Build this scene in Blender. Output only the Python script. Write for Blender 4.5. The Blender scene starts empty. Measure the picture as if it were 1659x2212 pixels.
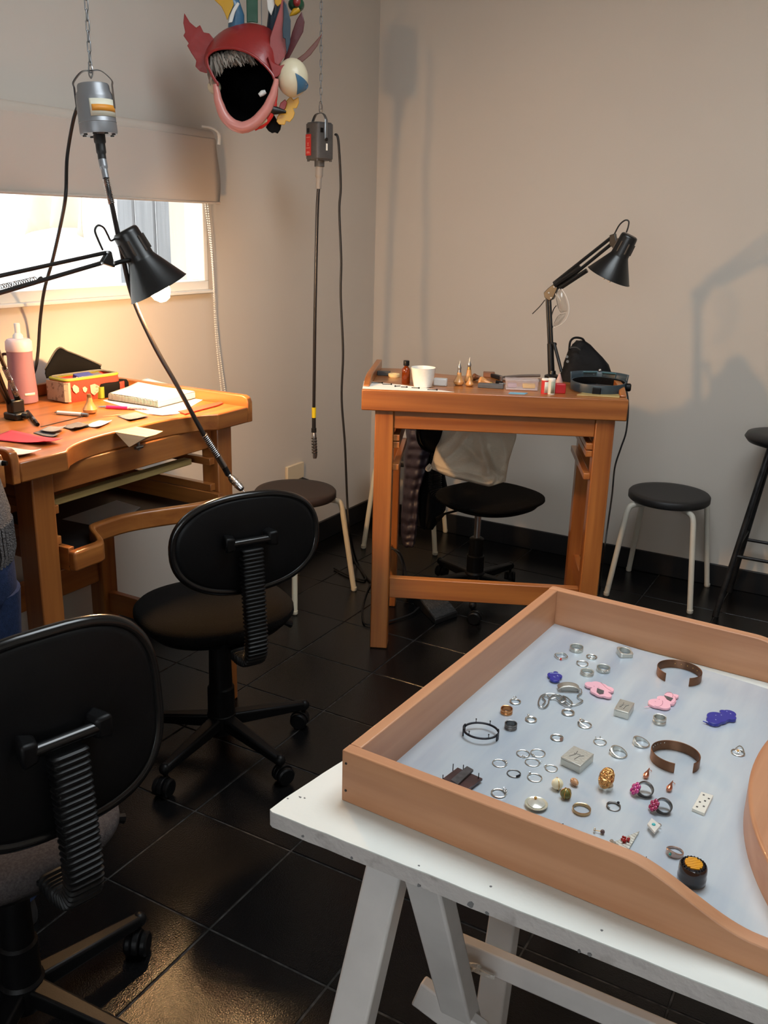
import bpy, bmesh, math, random
from mathutils import Vector, Matrix
random.seed(7)
SC = bpy.context.scene
COL = SC.collection
PI = math.pi

# ------------------------------------------------------------------ camera
FPX, W_PX, H_PX = 1980.0, 1659, 2212
PITCH, ROLL, YAW = math.radians(17.40880749), math.radians(1.54249259), math.radians(29.28355398)
EYE = Vector((0, 0, 1.5))
_F = Vector((-math.sin(YAW) * math.cos(PITCH), math.cos(YAW) * math.cos(PITCH), -math.sin(PITCH)))
_r0 = Vector((math.cos(YAW), math.sin(YAW), 0)); _u0 = _r0.cross(_F)
_R = _r0 * math.cos(ROLL) + _u0 * math.sin(ROLL)
_U = _u0 * math.cos(ROLL) - _r0 * math.sin(ROLL)
cam = bpy.data.cameras.new('camera')
cam.sensor_fit = 'AUTO'; cam.sensor_width = 36.0
cam.lens = FPX / H_PX * 36.0
cam.clip_start = 0.02
camo = bpy.data.objects.new('camera', cam); COL.objects.link(camo)
camo.matrix_world = Matrix(((_R.x, _U.x, -_F.x, EYE.x), (_R.y, _U.y, -_F.y, EYE.y), (_R.z, _U.z, -_F.z, EYE.z), (0, 0, 0, 1)))
SC.camera = camo

def ray(u, v):
    return _F * FPX + _R * (u - W_PX / 2) - _U * (v - H_PX / 2)
def Z(u, v, z):                       # point of the photograph on the level z
    d = ray(u, v); return EYE + d * ((z - EYE.z) / d.z)
def Y(u, v, y):                       # ... on the upright plane y
    d = ray(u, v); return EYE + d * (y / d.y)
def X(u, v, x):                       # ... on the upright plane x
    d = ray(u, v); return EYE + d * (x / d.x)

# ------------------------------------------------------------------ light and exposure
SC.view_settings.view_transform = 'Standard'
SC.view_settings.look = 'None'
SC.view_settings.gamma = 1.0
SC.view_settings.use_curve_mapping = False
SC.view_settings.exposure = 0.0
wd = bpy.data.worlds.new('world'); SC.world = wd; wd.use_nodes = True
bg = wd.node_tree.nodes['Background']
bg.inputs['Color'].default_value = (0.93, 0.96, 1.0, 1)
bg.inputs['Strength'].default_value = 4.0
SC.cycles.max_bounces = 7; SC.cycles.diffuse_bounces = 4; SC.cycles.glossy_bounces = 4
SC.cycles.transparent_max_bounces = 12
SC.cycles.use_denoising = True
SC.cycles.sample_clamp_indirect = 6.0
BULB_STRENGTH = 1480.0
def area(name, loc, rot, sx, sy, watts, color):
    l = bpy.data.lights.new(name, 'AREA'); l.shape = 'RECTANGLE'; l.size = sx; l.size_y = sy
    l.energy = watts; l.color = color
    o = bpy.data.objects.new(name, l); o.location = loc; o.rotation_euler = rot; COL.objects.link(o)
    return o
# daylight through the skylight in the ceiling and through the wide window behind the camera
SKYLIGHT = (-0.30, 1.75, 2.93)
area('skylight_daylight', SKYLIGHT, (0, 0, 0), 1.3, 1.1, 30, (0.84, 0.95, 1.0))
area('rear_window_daylight', (0.3, -1.93, 1.75), (PI / 2, 0, 0), 2.0, 1.1, 11, (0.90, 0.96, 1.0))

# ------------------------------------------------------------------ helpers
def C(r, g, b):
    f = lambda c: c / 12.92 if c <= 0.04045 else ((c + 0.055) / 1.055) ** 2.4
    return (f(r / 255), f(g / 255), f(b / 255), 1)

def mat(name, col, rough=0.6, metal=0.0, spec=0.5, noise=0.0, nscale=20.0, bump=0.0, bscale=60.0,
        stretch=None, col2=None, ior=None, trans=0.0, emit=None, estr=0.0, alpha=1.0, coat=0.0, detail=4.0, contrast=(0.35, 0.65)):
    m = bpy.data.materials.new(name); m.use_nodes = True
    nt = m.node_tree; b = nt.nodes['Principled BSDF']
    b.inputs['Base Color'].default_value = col
    b.inputs['Roughness'].default_value = rough
    b.inputs['Metallic'].default_value = metal
    b.inputs['Specular IOR Level'].default_value = spec
    b.inputs['Coat Weight'].default_value = coat
    b.inputs['Transmission Weight'].default_value = trans
    b.inputs['Alpha'].default_value = alpha
    if ior: b.inputs['IOR'].default_value = ior
    if emit:
        b.inputs['Emission Color'].default_value = emit; b.inputs['Emission Strength'].default_value = estr
    tc = mp = None
    if noise or bump or col2:
        tc = nt.nodes.new('ShaderNodeTexCoord'); mp = nt.nodes.new('ShaderNodeMapping')
        nt.links.new(tc.outputs['Object'], mp.inputs['Vector'])
        if stretch: mp.inputs['Scale'].default_value = stretch
    if noise or col2:
        n = nt.nodes.new('ShaderNodeTexNoise'); n.inputs['Scale'].default_value = nscale; n.inputs['Detail'].default_value = detail
        nt.links.new(mp.outputs['Vector'], n.inputs['Vector'])
        rp = nt.nodes.new('ShaderNodeValToRGB')
        rp.color_ramp.elements[0].position = contrast[0]; rp.color_ramp.elements[1].position = contrast[1]
        c2 = col2 or tuple(c * (1 - noise) for c in col[:3]) + (1,)
        rp.color_ramp.elements[0].color = c2; rp.color_ramp.elements[1].color = col
        nt.links.new(n.outputs['Fac'], rp.inputs['Fac'])
        nt.links.new(rp.outputs['Color'], b.inputs['Base Color'])
    if bump:
        n2 = nt.nodes.new('ShaderNodeTexNoise'); n2.inputs['Scale'].default_value = bscale; n2.inputs['Detail'].default_value = 3
        nt.links.new(mp.outputs['Vector'], n2.inputs['Vector'])
        bp = nt.nodes.new('ShaderNodeBump'); bp.inputs['Strength'].default_value = bump; bp.inputs['Distance'].default_value = 0.01
        nt.links.new(n2.outputs['Fac'], bp.inputs['Height']); nt.links.new(bp.outputs['Normal'], b.inputs['Normal'])
    return m

def wood(name, light, dark, axis, rough=0.42, coat=0.15):
    s = [34, 34, 34]; s['xyz'.index(axis)] = 1.6
    m = mat(name, light, rough, col2=dark, nscale=1.0, stretch=s, coat=coat, detail=6, contrast=(0.30, 0.72), bump=0.05, bscale=1.0)
    nt = m.node_tree                      # broad soft streaks and a few knots over the fine grain
    b = nt.nodes['Principled BSDF']; src = b.inputs['Base Color'].links[0].from_socket
    tc = nt.nodes.new('ShaderNodeTexCoord'); mp = nt.nodes.new('ShaderNodeMapping')
    s2 = [9, 9, 9]; s2['xyz'.index(axis)] = 1.1
    mp.inputs['Scale'].default_value = s2; mp.inputs['Location'].default_value = (3.1, 1.7, 0.4)
    nt.links.new(tc.outputs['Object'], mp.inputs['Vector'])
    n = nt.nodes.new('ShaderNodeTexNoise'); n.inputs['Scale'].default_value = 1.0; n.inputs['Detail'].default_value = 2
    nt.links.new(mp.outputs['Vector'], n.inputs['Vector'])
    rp = nt.nodes.new('ShaderNodeValToRGB')
    rp.color_ramp.elements[0].position = 0.27; rp.color_ramp.elements[0].color = (0.55, 0.5, 0.46, 1)
    rp.color_ramp.elements[1].position = 0.5; rp.color_ramp.elements[1].color = (1, 1, 1, 1)
    nt.links.new(n.outputs['Fac'], rp.inputs['Fac'])
    mx = nt.nodes.new('ShaderNodeMix'); mx.data_type = 'RGBA'; mx.blend_type = 'MULTIPLY'; mx.inputs[0].default_value = 0.55
    nt.links.new(src, mx.inputs[6]); nt.links.new(rp.outputs['Color'], mx.inputs[7])
    nt.links.new(mx.outputs[2], b.inputs['Base Color'])
    return m

class MB:
    def __init__(s): s.v = []; s.f = []
    def add(s, vs, fs, M=None):
        k = len(s.v)
        s.v += [tuple((M @ Vector(p)) if M else p) for p in vs]
        s.f += [tuple(i + k for i in f) for f in fs]
        return s
    def box(s, c, d, M=None):
        x, y, z = c; a, b, h = d[0] / 2, d[1] / 2, d[2] / 2
        vs = [(x + i * a, y + j * b, z + k * h) for i in (-1, 1) for j in (-1, 1) for k in (-1, 1)]
        return s.add(vs, [(0, 1, 3, 2), (4, 6, 7, 5), (0, 4, 5, 1), (2, 3, 7, 6), (0, 2, 6, 4), (1, 5, 7, 3)], M)
    def bar(s, p, q, w, h, up=(0, 0, 1), w2=None, h2=None):      # rectangular bar from p to q
        p, q = Vector(p), Vector(q); d = (q - p).normalized(); up = Vector(up)
        sd = d.cross(up)
        if sd.length < 1e-4: sd = d.cross(Vector((0, 1, 0)))
        sd.normalize(); u = sd.cross(d); w2 = w2 or w; h2 = h2 or h
        vs = []
        for (c, a, b) in ((p, w, h), (q, w2, h2)):
            vs += [tuple(c + sd * (i * a / 2) + u * (j * b / 2)) for i, j in ((-1, -1), (1, -1), (1, 1), (-1, 1))]
        return s.add(vs, [(3, 2, 1, 0), (4, 5, 6, 7), (0, 1, 5, 4), (1, 2, 6, 5), (2, 3, 7, 6), (3, 0, 4, 7)])
    def tube(s, pts, r, n=8, M=None, closed=False, flat=1.0, up=None):
        pts = [Vector(p) for p in pts]; N = len(pts)
        rs = r if isinstance(r, (list, tuple)) else [r] * N
        vs = []; prev = None
        for i, p in enumerate(pts):
            a = pts[(i - 1) % N] if (i or closed) else p; b = pts[(i + 1) % N] if (i < N - 1 or closed) else p
            t = (b - a).normalized() if (b - a).length > 1e-9 else Vector((0, 0, 1))
            if prev is None:
                ref = Vector(up) if up else (Vector((0, 0, 1)) if abs(t.z) < 0.9 else Vector((1, 0, 0)))
            else: ref = prev
            x = (ref - t * ref.dot(t))
            if x.length < 1e-6: x = t.orthogonal()
            x.normalize(); y = t.cross(x); prev = x
            vs += [tuple(p + (x * math.cos(2 * PI * k / n) * flat + y * math.sin(2 * PI * k / n)) * rs[i]) for k in range(n)]
        fs = []
        for i in range(N if closed else N - 1):
            j = (i + 1) % N
            fs += [(i * n + k, i * n + (k + 1) % n, j * n + (k + 1) % n, j * n + k) for k in range(n)]
        if not closed: fs += [tuple(range(n - 1, -1, -1)), tuple((N - 1) * n + k for k in range(n))]
        return s.add(vs, fs, M)
    def lathe(s, prof, n=24, M=None):
        vs = []; fs = []; idx = []
        for (r, z) in prof:
            if r < 1e-6: idx.append([len(vs)]); vs.append((0, 0, z))
            else:
                idx.append(list(range(len(vs), len(vs) + n)))
                vs += [(r * math.cos(2 * PI * k / n), r * math.sin(2 * PI * k / n), z) for k in range(n)]
        for a, b in zip(idx, idx[1:]):
            for k in range(n):
                k2 = (k + 1) % n
                if len(a) == 1 and len(b) == 1: continue
                if len(a) == 1: fs.append((a[0], b[k2], b[k]))
                elif len(b) == 1: fs.append((a[k], a[k2], b[0]))
                else: fs.append((a[k], a[k2], b[k2], b[k]))
        if len(idx[0]) > 1: fs.append(tuple(reversed(idx[0])))
        if len(idx[-1]) > 1: fs.append(tuple(idx[-1]))
        return s.add(vs, fs, M)
    def sphere(s, c, r, n=16, m=10, M=None):
        rx, ry, rz = r if isinstance(r, (tuple, list)) else (r, r, r)
        T = Matrix.Translation(c) @ Matrix.Diagonal((rx, ry, rz, 1))
        if M: T = M @ T
        return s.lathe([(math.sin(PI * i / m), -math.cos(PI * i / m)) for i in range(m + 1)], n, T)
    def prism(s, out, z0, z1, M=None):                            # outline (x, y), counter-clockwise
        n = len(out)
        vs = [(x, y, z0) for x, y in out] + [(x, y, z1) for x, y in out]
        return s.add(vs, [tuple(range(n - 1, -1, -1)), tuple(range(n, 2 * n))] +
                     [(i, (i + 1) % n, n + (i + 1) % n, n + i) for i in range(n)], M)
    def strip(s, inner, outer, z0, z1, M=None):                   # wall between two polylines
        n = len(inner)
        vs = [(x, y, z) for z in (z0, z1) for L in (inner, outer) for x, y in L]
        fs = []
        for i in range(n - 1):
            a, b = i, i + 1
            fs += [(a, b, n + b, n + a), (2 * n + a, 3 * n + a, 3 * n + b, 2 * n + b), (a, 2 * n + a, 2 * n + b, b), (n + a, n + b, 3 * n + b, 3 * n + a)]
        fs += [(0, n, 3 * n, 2 * n), (n - 1, 3 * n - 1, 4 * n - 1, 2 * n - 1)]
        return s.add(vs, fs, M)
    def loft(s, rings, cap=True, M=None):                          # list of closed rings of equal length
        n = len(rings[0]); vs = [tuple(p) for r in rings for p in r]; fs = []
        for i in range(len(rings) - 1):
            fs += [(i * n + k, i * n + (k + 1) % n, (i + 1) * n + (k + 1) % n, (i + 1) * n + k) for k in range(n)]
        if cap: fs += [tuple(range(n - 1, -1, -1)), tuple((len(rings) - 1) * n + k for k in range(n))]
        return s.add(vs, fs, M)
    def grid(s, fn, nu, nv, M=None, thick=0.0):
        vs = [tuple(fn(i / nu, j / nv)) for j in range(nv + 1) for i in range(nu + 1)]
        fs = [(j * (nu + 1) + i, j * (nu + 1) + i + 1, (j + 1) * (nu + 1) + i + 1, (j + 1) * (nu + 1) + i) for j in range(nv) for i in range(nu)]
        return s.add(vs, fs, M)
    def mesh(s, name):
        me = bpy.data.meshes.new(name); me.from_pydata(s.v, [], s.f); me.update()
        bm = bmesh.new(); bm.from_mesh(me); bmesh.ops.recalc_face_normals(bm, faces=bm.faces); bm.to_mesh(me); bm.free()
        return me
    def build(s, name, m, parent=None, bevel=0.0, smooth=True, ang=38, seg=2, solid=0.0, sub=0):
        me = s.mesh(name); me.materials.append(m)
        if smooth:
            me.shade_smooth(); me.set_sharp_from_angle(angle=math.radians(ang))
        o = bpy.data.objects.new(name, me); COL.objects.link(o)
        if parent: o.parent = parent
        if solid:
            k = o.modifiers.new('solid', 'SOLIDIFY'); k.thickness = solid; k.offset = 0
        if sub:
            k = o.modifiers.new('sub', 'SUBSURF'); k.levels = sub; k.render_levels = sub
        if bevel:
            k = o.modifiers.new('bevel', 'BEVEL'); k.width = bevel; k.segments = seg; k.limit_method = 'ANGLE'; k.angle_limit = math.radians(40)
            k.harden_normals = False
        return o

def tag(o, label=None, cat=None, group=None, kind=None):
    if label: o['label'] = label
    if cat: o['category'] = cat
    if group: o['group'] = group
    if kind: o['kind'] = kind
    return o
def thing(name, label, cat, loc=(0, 0, 0), rz=0.0, group=None, M=None):
    o = bpy.data.objects.new(name, None); COL.objects.link(o); o.empty_display_size = 0.05
    if M: o.matrix_world = M
    else: o.location = loc; o.rotation_euler = (0, 0, rz)
    return tag(o, label, cat, group)
def dup(root, loc, rz, label, group=None):
    r = root.copy(); COL.objects.link(r); r.location = loc; r.rotation_euler = (0, 0, rz); r['label'] = label
    if group: r['group'] = group
    for ch in list(root.children):
        c = ch.copy(); COL.objects.link(c); c.parent = r
        for g in list(ch.children):
            d = g.copy(); COL.objects.link(d); d.parent = c
    return r
def struct(o): o['kind'] = 'structure'; return o
def frame(p, zdir, xdir=(1, 0, 0)):                                # matrix at p with z along zdir
    z = Vector(zdir).normalized(); x = Vector(xdir); x = x - z * x.dot(z)
    if x.length < 1e-5: x = z.orthogonal()
    x.normalize(); y = z.cross(x)
    return Matrix(((x.x, y.x, z.x, p[0]), (x.y, y.y, z.y, p[1]), (x.z, y.z, z.z, p[2]), (0, 0, 0, 1)))
def smooth_path(pts, n=6):                                         # Catmull-Rom through the points
    P = [Vector(p) for p in pts]; out = []
    for i in range(len(P) - 1):
        p0, p1, p2, p3 = P[max(i - 1, 0)], P[i], P[i + 1], P[min(i + 2, len(P) - 1)]
        for k in range(n):
            t = k / n
            out.append(0.5 * ((2 * p1) + (p2 - p0) * t + (2 * p0 - 5 * p1 + 4 * p2 - p3) * t * t + (3 * p1 - p0 - 3 * p2 + p3) * t ** 3))
    out.append(P[-1]); return out
def sup(a, b, e, n=40):                                            # superellipse outline
    o = []
    for k in range(n):
        t = 2 * PI * k / n; c, s_ = math.cos(t), math.sin(t)
        o.append((a * math.copysign(abs(c) ** (2 / e), c), b * math.copysign(abs(s_) ** (2 / e), s_)))
    return o
def rel(pts, o): return [Vector(p) - Vector(o) for p in pts]

# ------------------------------------------------------------------ materials
WALL = mat('wall_paint', C(206, 198, 188), 0.85, spec=0.2, noise=0.05, nscale=1.2, bump=0.02, bscale=180)
WHITE_PAINT = mat('white_window_paint', C(236, 234, 228), 0.45)
BLACK_TRIM = mat('black_trim_paint', C(26, 26, 28), 0.45, noise=0.3, nscale=14)
SLATE = mat('black_slate', C(11, 11, 12), 0.17, spec=0.24, col2=C(16, 15, 15), nscale=9, bump=0.10, bscale=300, detail=8, contrast=(0.3, 0.75))
GROUT = mat('dark_grout', C(64, 62, 60), 0.9, spec=0.1, noise=0.75, nscale=40)
CEIL = mat('ceiling_paint', C(214, 206, 196), 0.9, spec=0.2)
BENCH_LIGHT, BENCH_DARK = C(182, 115, 57), C(138, 78, 36)
BW = {a: wood('bench_wood_' + a, BENCH_LIGHT, BENCH_DARK, a, 0.33, 0.3) for a in 'xyz'}
TW = {a: wood('tray_wood_' + a, C(196, 144, 106), C(172, 118, 82), a, 0.45, 0.1) for a in 'xyz'}
CREAM_WOOD = wood('pale_wood', C(186, 166, 110), C(164, 140, 86), 'x', 0.5)
ZINC = mat('zinc_sheet', C(216, 226, 232), 0.29, 0.42, col2=C(190, 202, 216), nscale=1.0, stretch=(16, 2.5, 1), bump=0.04, bscale=9, detail=5)
DARK_SHEET = mat('dark_metal_sheet', C(62, 60, 60), 0.45, 0.8, noise=0.4, nscale=12)
CHALK = mat('white_board_paint', C(222, 224, 218), 0.62, noise=0.06, nscale=6, bump=0.05, bscale=120)
CHIP = mat('chipped_edge_paint', C(186, 180, 176), 0.8, col2=C(132, 122, 116), nscale=26, bump=0.4, bscale=60, contrast=(0.22, 0.45))
STAIN = mat('dark_paint_chip', C(112, 112, 112), 0.8)
TRESTLE = mat('white_trestle_paint', C(208, 203, 199), 0.6, noise=0.14, nscale=9, bump=0.06, bscale=50)
BLK = mat('black_plastic', C(12, 12, 13), 0.42, spec=0.18, noise=0.1, nscale=40, bump=0.03, bscale=300)
BLK_GLOSS = mat('black_gloss_edge', C(14, 14, 15), 0.2)
BLK_RIB = mat('black_ribbed_plastic', C(12, 12, 13), 0.46, spec=0.28)
BLK_FAB = mat('black_chair_fabric', C(13, 12, 12), 0.95, spec=0.15, noise=0.4, nscale=220, bump=0.3, bscale=400)
GREY_FAB = mat('grey_chair_fabric', C(74, 69, 69), 0.95, spec=0.15, noise=0.4, nscale=220, bump=0.3, bscale=400)
STEEL = mat('brushed_steel', C(186, 186, 186), 0.28, 1.0)
DULL = mat('dull_zinc_steel', C(150, 152, 154), 0.42, 1.0)
MOTOR_GREY = mat('grey_motor_casting', C(142, 144, 148), 0.42, 0.55)
MOTOR_DARK = mat('dark_motor_casting', C(92, 90, 90), 0.45, 0.35, noise=0.15, nscale=50)
RUBBER = mat('black_rubber', C(20, 19, 20), 0.5)
CORD = mat('black_cord', C(18, 17, 18), 0.55)
SHAFT = mat('dark_shaft_sheath', C(34, 30, 30), 0.32)
LAMP_BLK = mat('black_lamp_enamel', C(16, 17, 18), 0.34)
LAMP_IN = mat('white_lamp_inside', C(225, 222, 214), 0.5)
CREAM_LEG = mat('cream_leg_enamel', C(226, 216, 190), 0.4)
SEAT_BLK = mat('matte_black_seat', C(30, 29, 30), 0.5)
SEAT_BRN = mat('dark_brown_seat', C(46, 36, 33), 0.55)
IRON = mat('worn_black_iron', C(52, 52, 54), 0.42, 0.5, col2=C(30, 30, 31), nscale=30)
BLIND = mat('blind_fabric', C(200, 188, 176), 0.9, spec=0.1, bump=0.05, bscale=500)
BEAD = mat('white_beads', C(240, 236, 226), 0.4)
PAPER = mat('white_paper', C(240, 238, 230), 0.8, spec=0.2)
SILVER = mat('silver', C(214, 212, 204), 0.27, 1.0)
SILVER_M = mat('satin_silver', C(206, 204, 194), 0.42, 1.0, bump=0.1, bscale=300)
OXID = mat('oxidised_silver', C(122, 120, 118), 0.36, 0.9)
CHAIN_SILVER = mat('grey_chain_silver', C(168, 165, 158), 0.34, 0.9)
BLACK_METAL = mat('blackened_metal', C(34, 34, 40), 0.45, 0.6)
COPPER = mat('brown_copper', C(128, 92, 70), 0.44, 1.0, noise=0.2, nscale=60)
ROSE = mat('rose_copper', C(196, 130, 104), 0.3, 1.0)
GOLD = mat('gold', C(224, 176, 104), 0.3, 1.0)
FOIL = mat('crumpled_gold_foil', C(210, 160, 102), 0.26, 1.0, bump=1.0, bscale=130)
GLASS = mat('clear_crystal', C(250, 250, 250), 0.02, trans=1.0, ior=1.5)
BLUE_ACR = mat('deep_blue_acrylic', C(22, 30, 142), 0.16, coat=0.6)
PINK_ACR = mat('pale_pink_acrylic', C(236, 178, 190), 0.35)
ENGRAVE = mat('engraved_line', C(186, 128, 140), 0.6)
BLUE_ENGR = mat('pale_engraved_spot', C(176, 186, 226), 0.5)

# ------------------------------------------------------------------ room
XL, YB, XR, YF, ZC = -2.37, 4.065, 2.3, -1.95, 2.95
fl = struct(MB().box(((XL + XR) / 2, (YB + YF) / 2, -0.0222), (XR - XL + 0.3, YB - YF + 0.3, 0.04)).build('floor', GROUT))
TS = 0.311
tile_me = MB().box((0, 0, -0.006), (TS - 0.0035, TS - 0.0035, 0.012)).mesh('tile')
bm = bmesh.new(); bm.from_mesh(tile_me)
bmesh.ops.bevel(bm, geom=[e for e in bm.edges if all(v.co.z > -0.003 for v in e.verts)], offset=0.002, segments=1, affect='EDGES')
bm.to_mesh(tile_me); bm.free(); tile_me.materials.append(SLATE)
nx0, nx1 = math.floor((XL + 1.44) / TS), math.ceil((XR - 0.1 + 1.44) / TS)
for i in range(-3, 12):
    for j in range(-6, 10):
        x, y = -1.44 + (i + 0.5) * TS, 1.272 + (j + 0.5) * TS
        if x > XR - 0.1 or y > YB + 0.1: continue
        t = bpy.data.objects.new('tile', tile_me); COL.objects.link(t); t.parent = fl
        t.location = (x, y, -random.random() * 0.0008)
        t.rotation_euler = (random.uniform(-1, 1) * 0.002, random.uniform(-1, 1) * 0.002, random.choice((0, PI / 2, PI, -PI / 2)))
# window opening in the left wall
WY0, WY1, WZ0, WZ1 = 0.95, 2.80, 1.245, 1.775
T = 0.18
m = MB()
m.box((XL - T / 2, (YF + WY0) / 2, ZC / 2), (T, WY0 - YF, ZC)); m.box((XL - T / 2, (WY1 + YB + T) / 2, ZC / 2), (T, YB + T - WY1, ZC))
m.box((XL - T / 2, (WY0 + WY1) / 2, WZ0 / 2), (T, WY1 - WY0, WZ0)); m.box((XL - T / 2, (WY0 + WY1) / 2, (WZ1 + ZC) / 2), (T, WY1 - WY0, ZC - WZ1))
struct(m.build('wall_left', WALL, smooth=False))
struct(MB().box(((XL + XR) / 2, YB + T / 2, ZC / 2), (XR - XL, T, ZC)).build('wall_back', WALL, smooth=False))
struct(MB().box((XR + T / 2, (YB + YF) / 2, ZC / 2), (T, YB - YF + 2 * T, ZC)).build('wall_right', WALL, smooth=False))
m = MB()                                     # wall behind the camera, with a wide window
for (x0, x1, z0, z1) in ((XL - T, -0.8, 0, ZC), (1.4, XR, 0, ZC), (-0.8, 1.4, 0, 1.1), (-0.8, 1.4, 2.4, ZC)):
    m.box(((x0 + x1) / 2, YF - T / 2, (z0 + z1) / 2), (x1 - x0, T, z1 - z0))
struct(m.build('wall_front', WALL, smooth=False))
m = MB(); sx, sy = SKYLIGHT[0], SKYLIGHT[1]
for (x0, x1, y0, y1) in ((XL - T, sx - .7, YF - T, YB + T), (sx + .7, XR + T, YF - T, YB + T), (sx - .7, sx + .7, YF - T, sy - .6), (sx - .7, sx + .7, sy + .6, YB + T)):
    m.box(((x0 + x1) / 2, (y0 + y1) / 2, ZC + 0.1), (x1 - x0, y1 - y0, 0.2))
struct(m.build('ceiling', CEIL, smooth=False))
struct(MB().box((XL + 0.006, (YB + YF) / 2, 0.05), (0.012, YB - YF, 0.1)).build('baseboard_left', BLACK_TRIM, bevel=0.003))
struct(MB().box(((XL + XR) / 2, YB - 0.006, 0.05), (XR - XL - 0.03, 0.012, 0.1)).build('baseboard_back', BLACK_TRIM, bevel=0.003))

PANE = bpy.data.materials.new('window_pane_glass'); PANE.use_nodes = True
nt = PANE.node_tree; nt.nodes.remove(nt.nodes['Principled BSDF'])
tr = nt.nodes.new('ShaderNodeBsdfTransparent'); gl = nt.nodes.new('ShaderNodeBsdfGlossy'); gl.inputs['Roughness'].default_value = 0.02
tr.inputs['Color'].default_value = (0.96, 0.98, 0.98, 1)
mx = nt.nodes.new('ShaderNodeMixShader'); mx.inputs[0].default_value = 0.05
nt.links.new(tr.outputs[0], mx.inputs[1]); nt.links.new(gl.outputs[0], mx.inputs[2]); nt.links.new(mx.outputs[0], nt.nodes['Material Output'].inputs['Surface'])
w1 = struct(bpy.data.objects.new('window_1', None)); COL.objects.link(w1); w1.location = (XL, (WY0 + WY1) / 2, WZ0)
wl, wh = WY1 - WY0, WZ1 - WZ0
m = MB(); fw = 0.034
m.box((-0.04, 0, fw / 2), (0.09, wl, fw)); m.box((-0.04, 0, wh - fw / 2), (0.09, wl, fw))
m.box((-0.04, wl / 2 - 0.011, wh / 2), (0.09, 0.022, wh - 2 * fw)); m.box((-0.04, -wl / 2 + 0.011, wh / 2), (0.09, 0.022, wh - 2 * fw))
m.build('frame', WHITE_PAINT, w1, bevel=0.003)
MB().box((-0.065, 0, wh / 2), (0.006, wl - 0.03, wh - 0.05)).build('pane', PANE, w1, smooth=False)
MB().box((0.012, 0.0, -0.005), (0.03, wl + 0.01, 0.012)).build('sill', WHITE_PAINT, w1, bevel=0.003)
MB().box((-0.05, 0.0, wh / 2), (0.03, 0.022, wh - 2 * fw)).build('sliding_rail', WHITE_PAINT, w1, bevel=0.002)
struct(MB().box((0.3, YF - 0.12, 1.75), (2.2, 0.006, 1.3)).build('window_2', PANE, smooth=False))

# outside the window
PATIO = mat('pale_concrete', C(238, 238, 236), 0.9)
struct(MB().box((-4.6, 2.2, -0.02), (4.0, 9.0, 0.04)).build('ground', PATIO))
ow = struct(MB().box((-5.4, 3.2, 1.6), (0.2, 9.0, 3.2)).build('wall_outside', mat('white_render', C(244, 244, 242), 0.9, bump=0.05, bscale=30)))
BOARD = mat('grey_weathered_board', C(146, 147, 151), 0.8, noise=0.2, nscale=2.0, stretch=(20, 20, 1.0))
pb = thing('board_screen', 'grey screen of upright boards seen through the window', 'screen', tuple(Y(322, 520, 4.3)))
pb.location.z = 0.0
cs = [Y(u, 520, 4.3 + k * 0.02) for k, u in enumerate((257, 295, 339, 378, 390))]
for a, b_ in zip(cs, cs[1:]):
    c = (a + b_) / 2; w = (b_ - a).length - 0.008
    MB().box((c.x - pb.location.x, c.y - pb.location.y, 1.25), (w, 0.03, 2.5)).build('board', BOARD, pb, bevel=0.004)
MB().box((0, 0.04, 1.2), (0.4, 0.03, 0.08)).box((0, 0.04, 0.4), (0.4, 0.03, 0.08)).build('rail', BOARD, pb)
TARP = mat('beige_canvas', C(216, 206, 186), 0.9, bump=0.3, bscale=12)
a0, a1 = Y(60, 430, 3.4), Y(188, 430, 3.4)
lx = a1.x - a0.x
def tarp(u, v):
    x = a0.x + lx * u; zt = 2.1; zb = 1.34 + 0.10 * math.sin(u * 3.0) + 0.10 * abs(u - .55)
    return (x, 3.4 + 0.05 * math.sin(u * 14 + v * 4) * v, zt + (zb - zt) * v)
tp_ = thing('canvas_tarp', 'beige canvas sheet hanging outside the window left of the boards', 'tarp', (a0.x, 3.4, 0))
MB().grid(lambda u, v: Vector(tarp(u, v)) - Vector((a0.x, 3.4, 0)), 24, 14).build('canvas_sheet', TARP, tp_, solid=0.004)
for x_ in (-0.02, lx + 0.02): MB().tube([(x_, 0, 0), (x_, 0, 2.12)], 0.012, 8).build('pole', PATIO, tp_)
MB().tube([(-0.02, 0, 2.1), (lx + 0.02, 0, 2.1)], 0.010, 8).build('rail', PATIO, tp_)
p0, p1 = Y(205, 440, 3.9), Y(214, 598, 3.9)
tag(MB().box((p0.x, 3.9, 1.2), (0.035, 0.035, 2.4)).build('downpipe', mat('pale_pipe', C(206, 204, 198), 0.6), bevel=0.006),
    'slim pale upright post outside the window, left of the boards', 'post')

# ------------------------------------------------------------------ roller blind
zb = 1.556; bx = -2.30
rb = thing('roller_blind', 'beige roller blind half lowered over the window', 'blind', (bx, 1.86, zb))
b0, b1 = 0.98 - 1.86, 2.795 - 1.86
def blind(u, v):
    y = b0 + (b1 - b0) * u; z = 0.235 * v
    e = 0.010 * math.exp(-((u - 1) / 0.012) ** 2) * math.sin(v * PI * 1.6)
    x = 0.010 * (1 - v) * math.sin(u * 9) * 0.3 + (0.0 if v < 0.93 else -0.02 * ((v - 0.93) / 0.07) ** 2)
    return (x, y + e, z)
MB().grid(blind, 60, 16).build('fabric', BLIND, rb, solid=0.002)
MB().tube([(0, b0, 0.004), (0, b1, 0.004)], 0.009, 10, flat=0.5).build('hem_bar', BLIND, rb)
MB().tube([(-0.032, b0, 0.225), (-0.032, b1 - 0.01, 0.225)], 0.028, 18).build('roller_tube', BLIND, rb)
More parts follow.
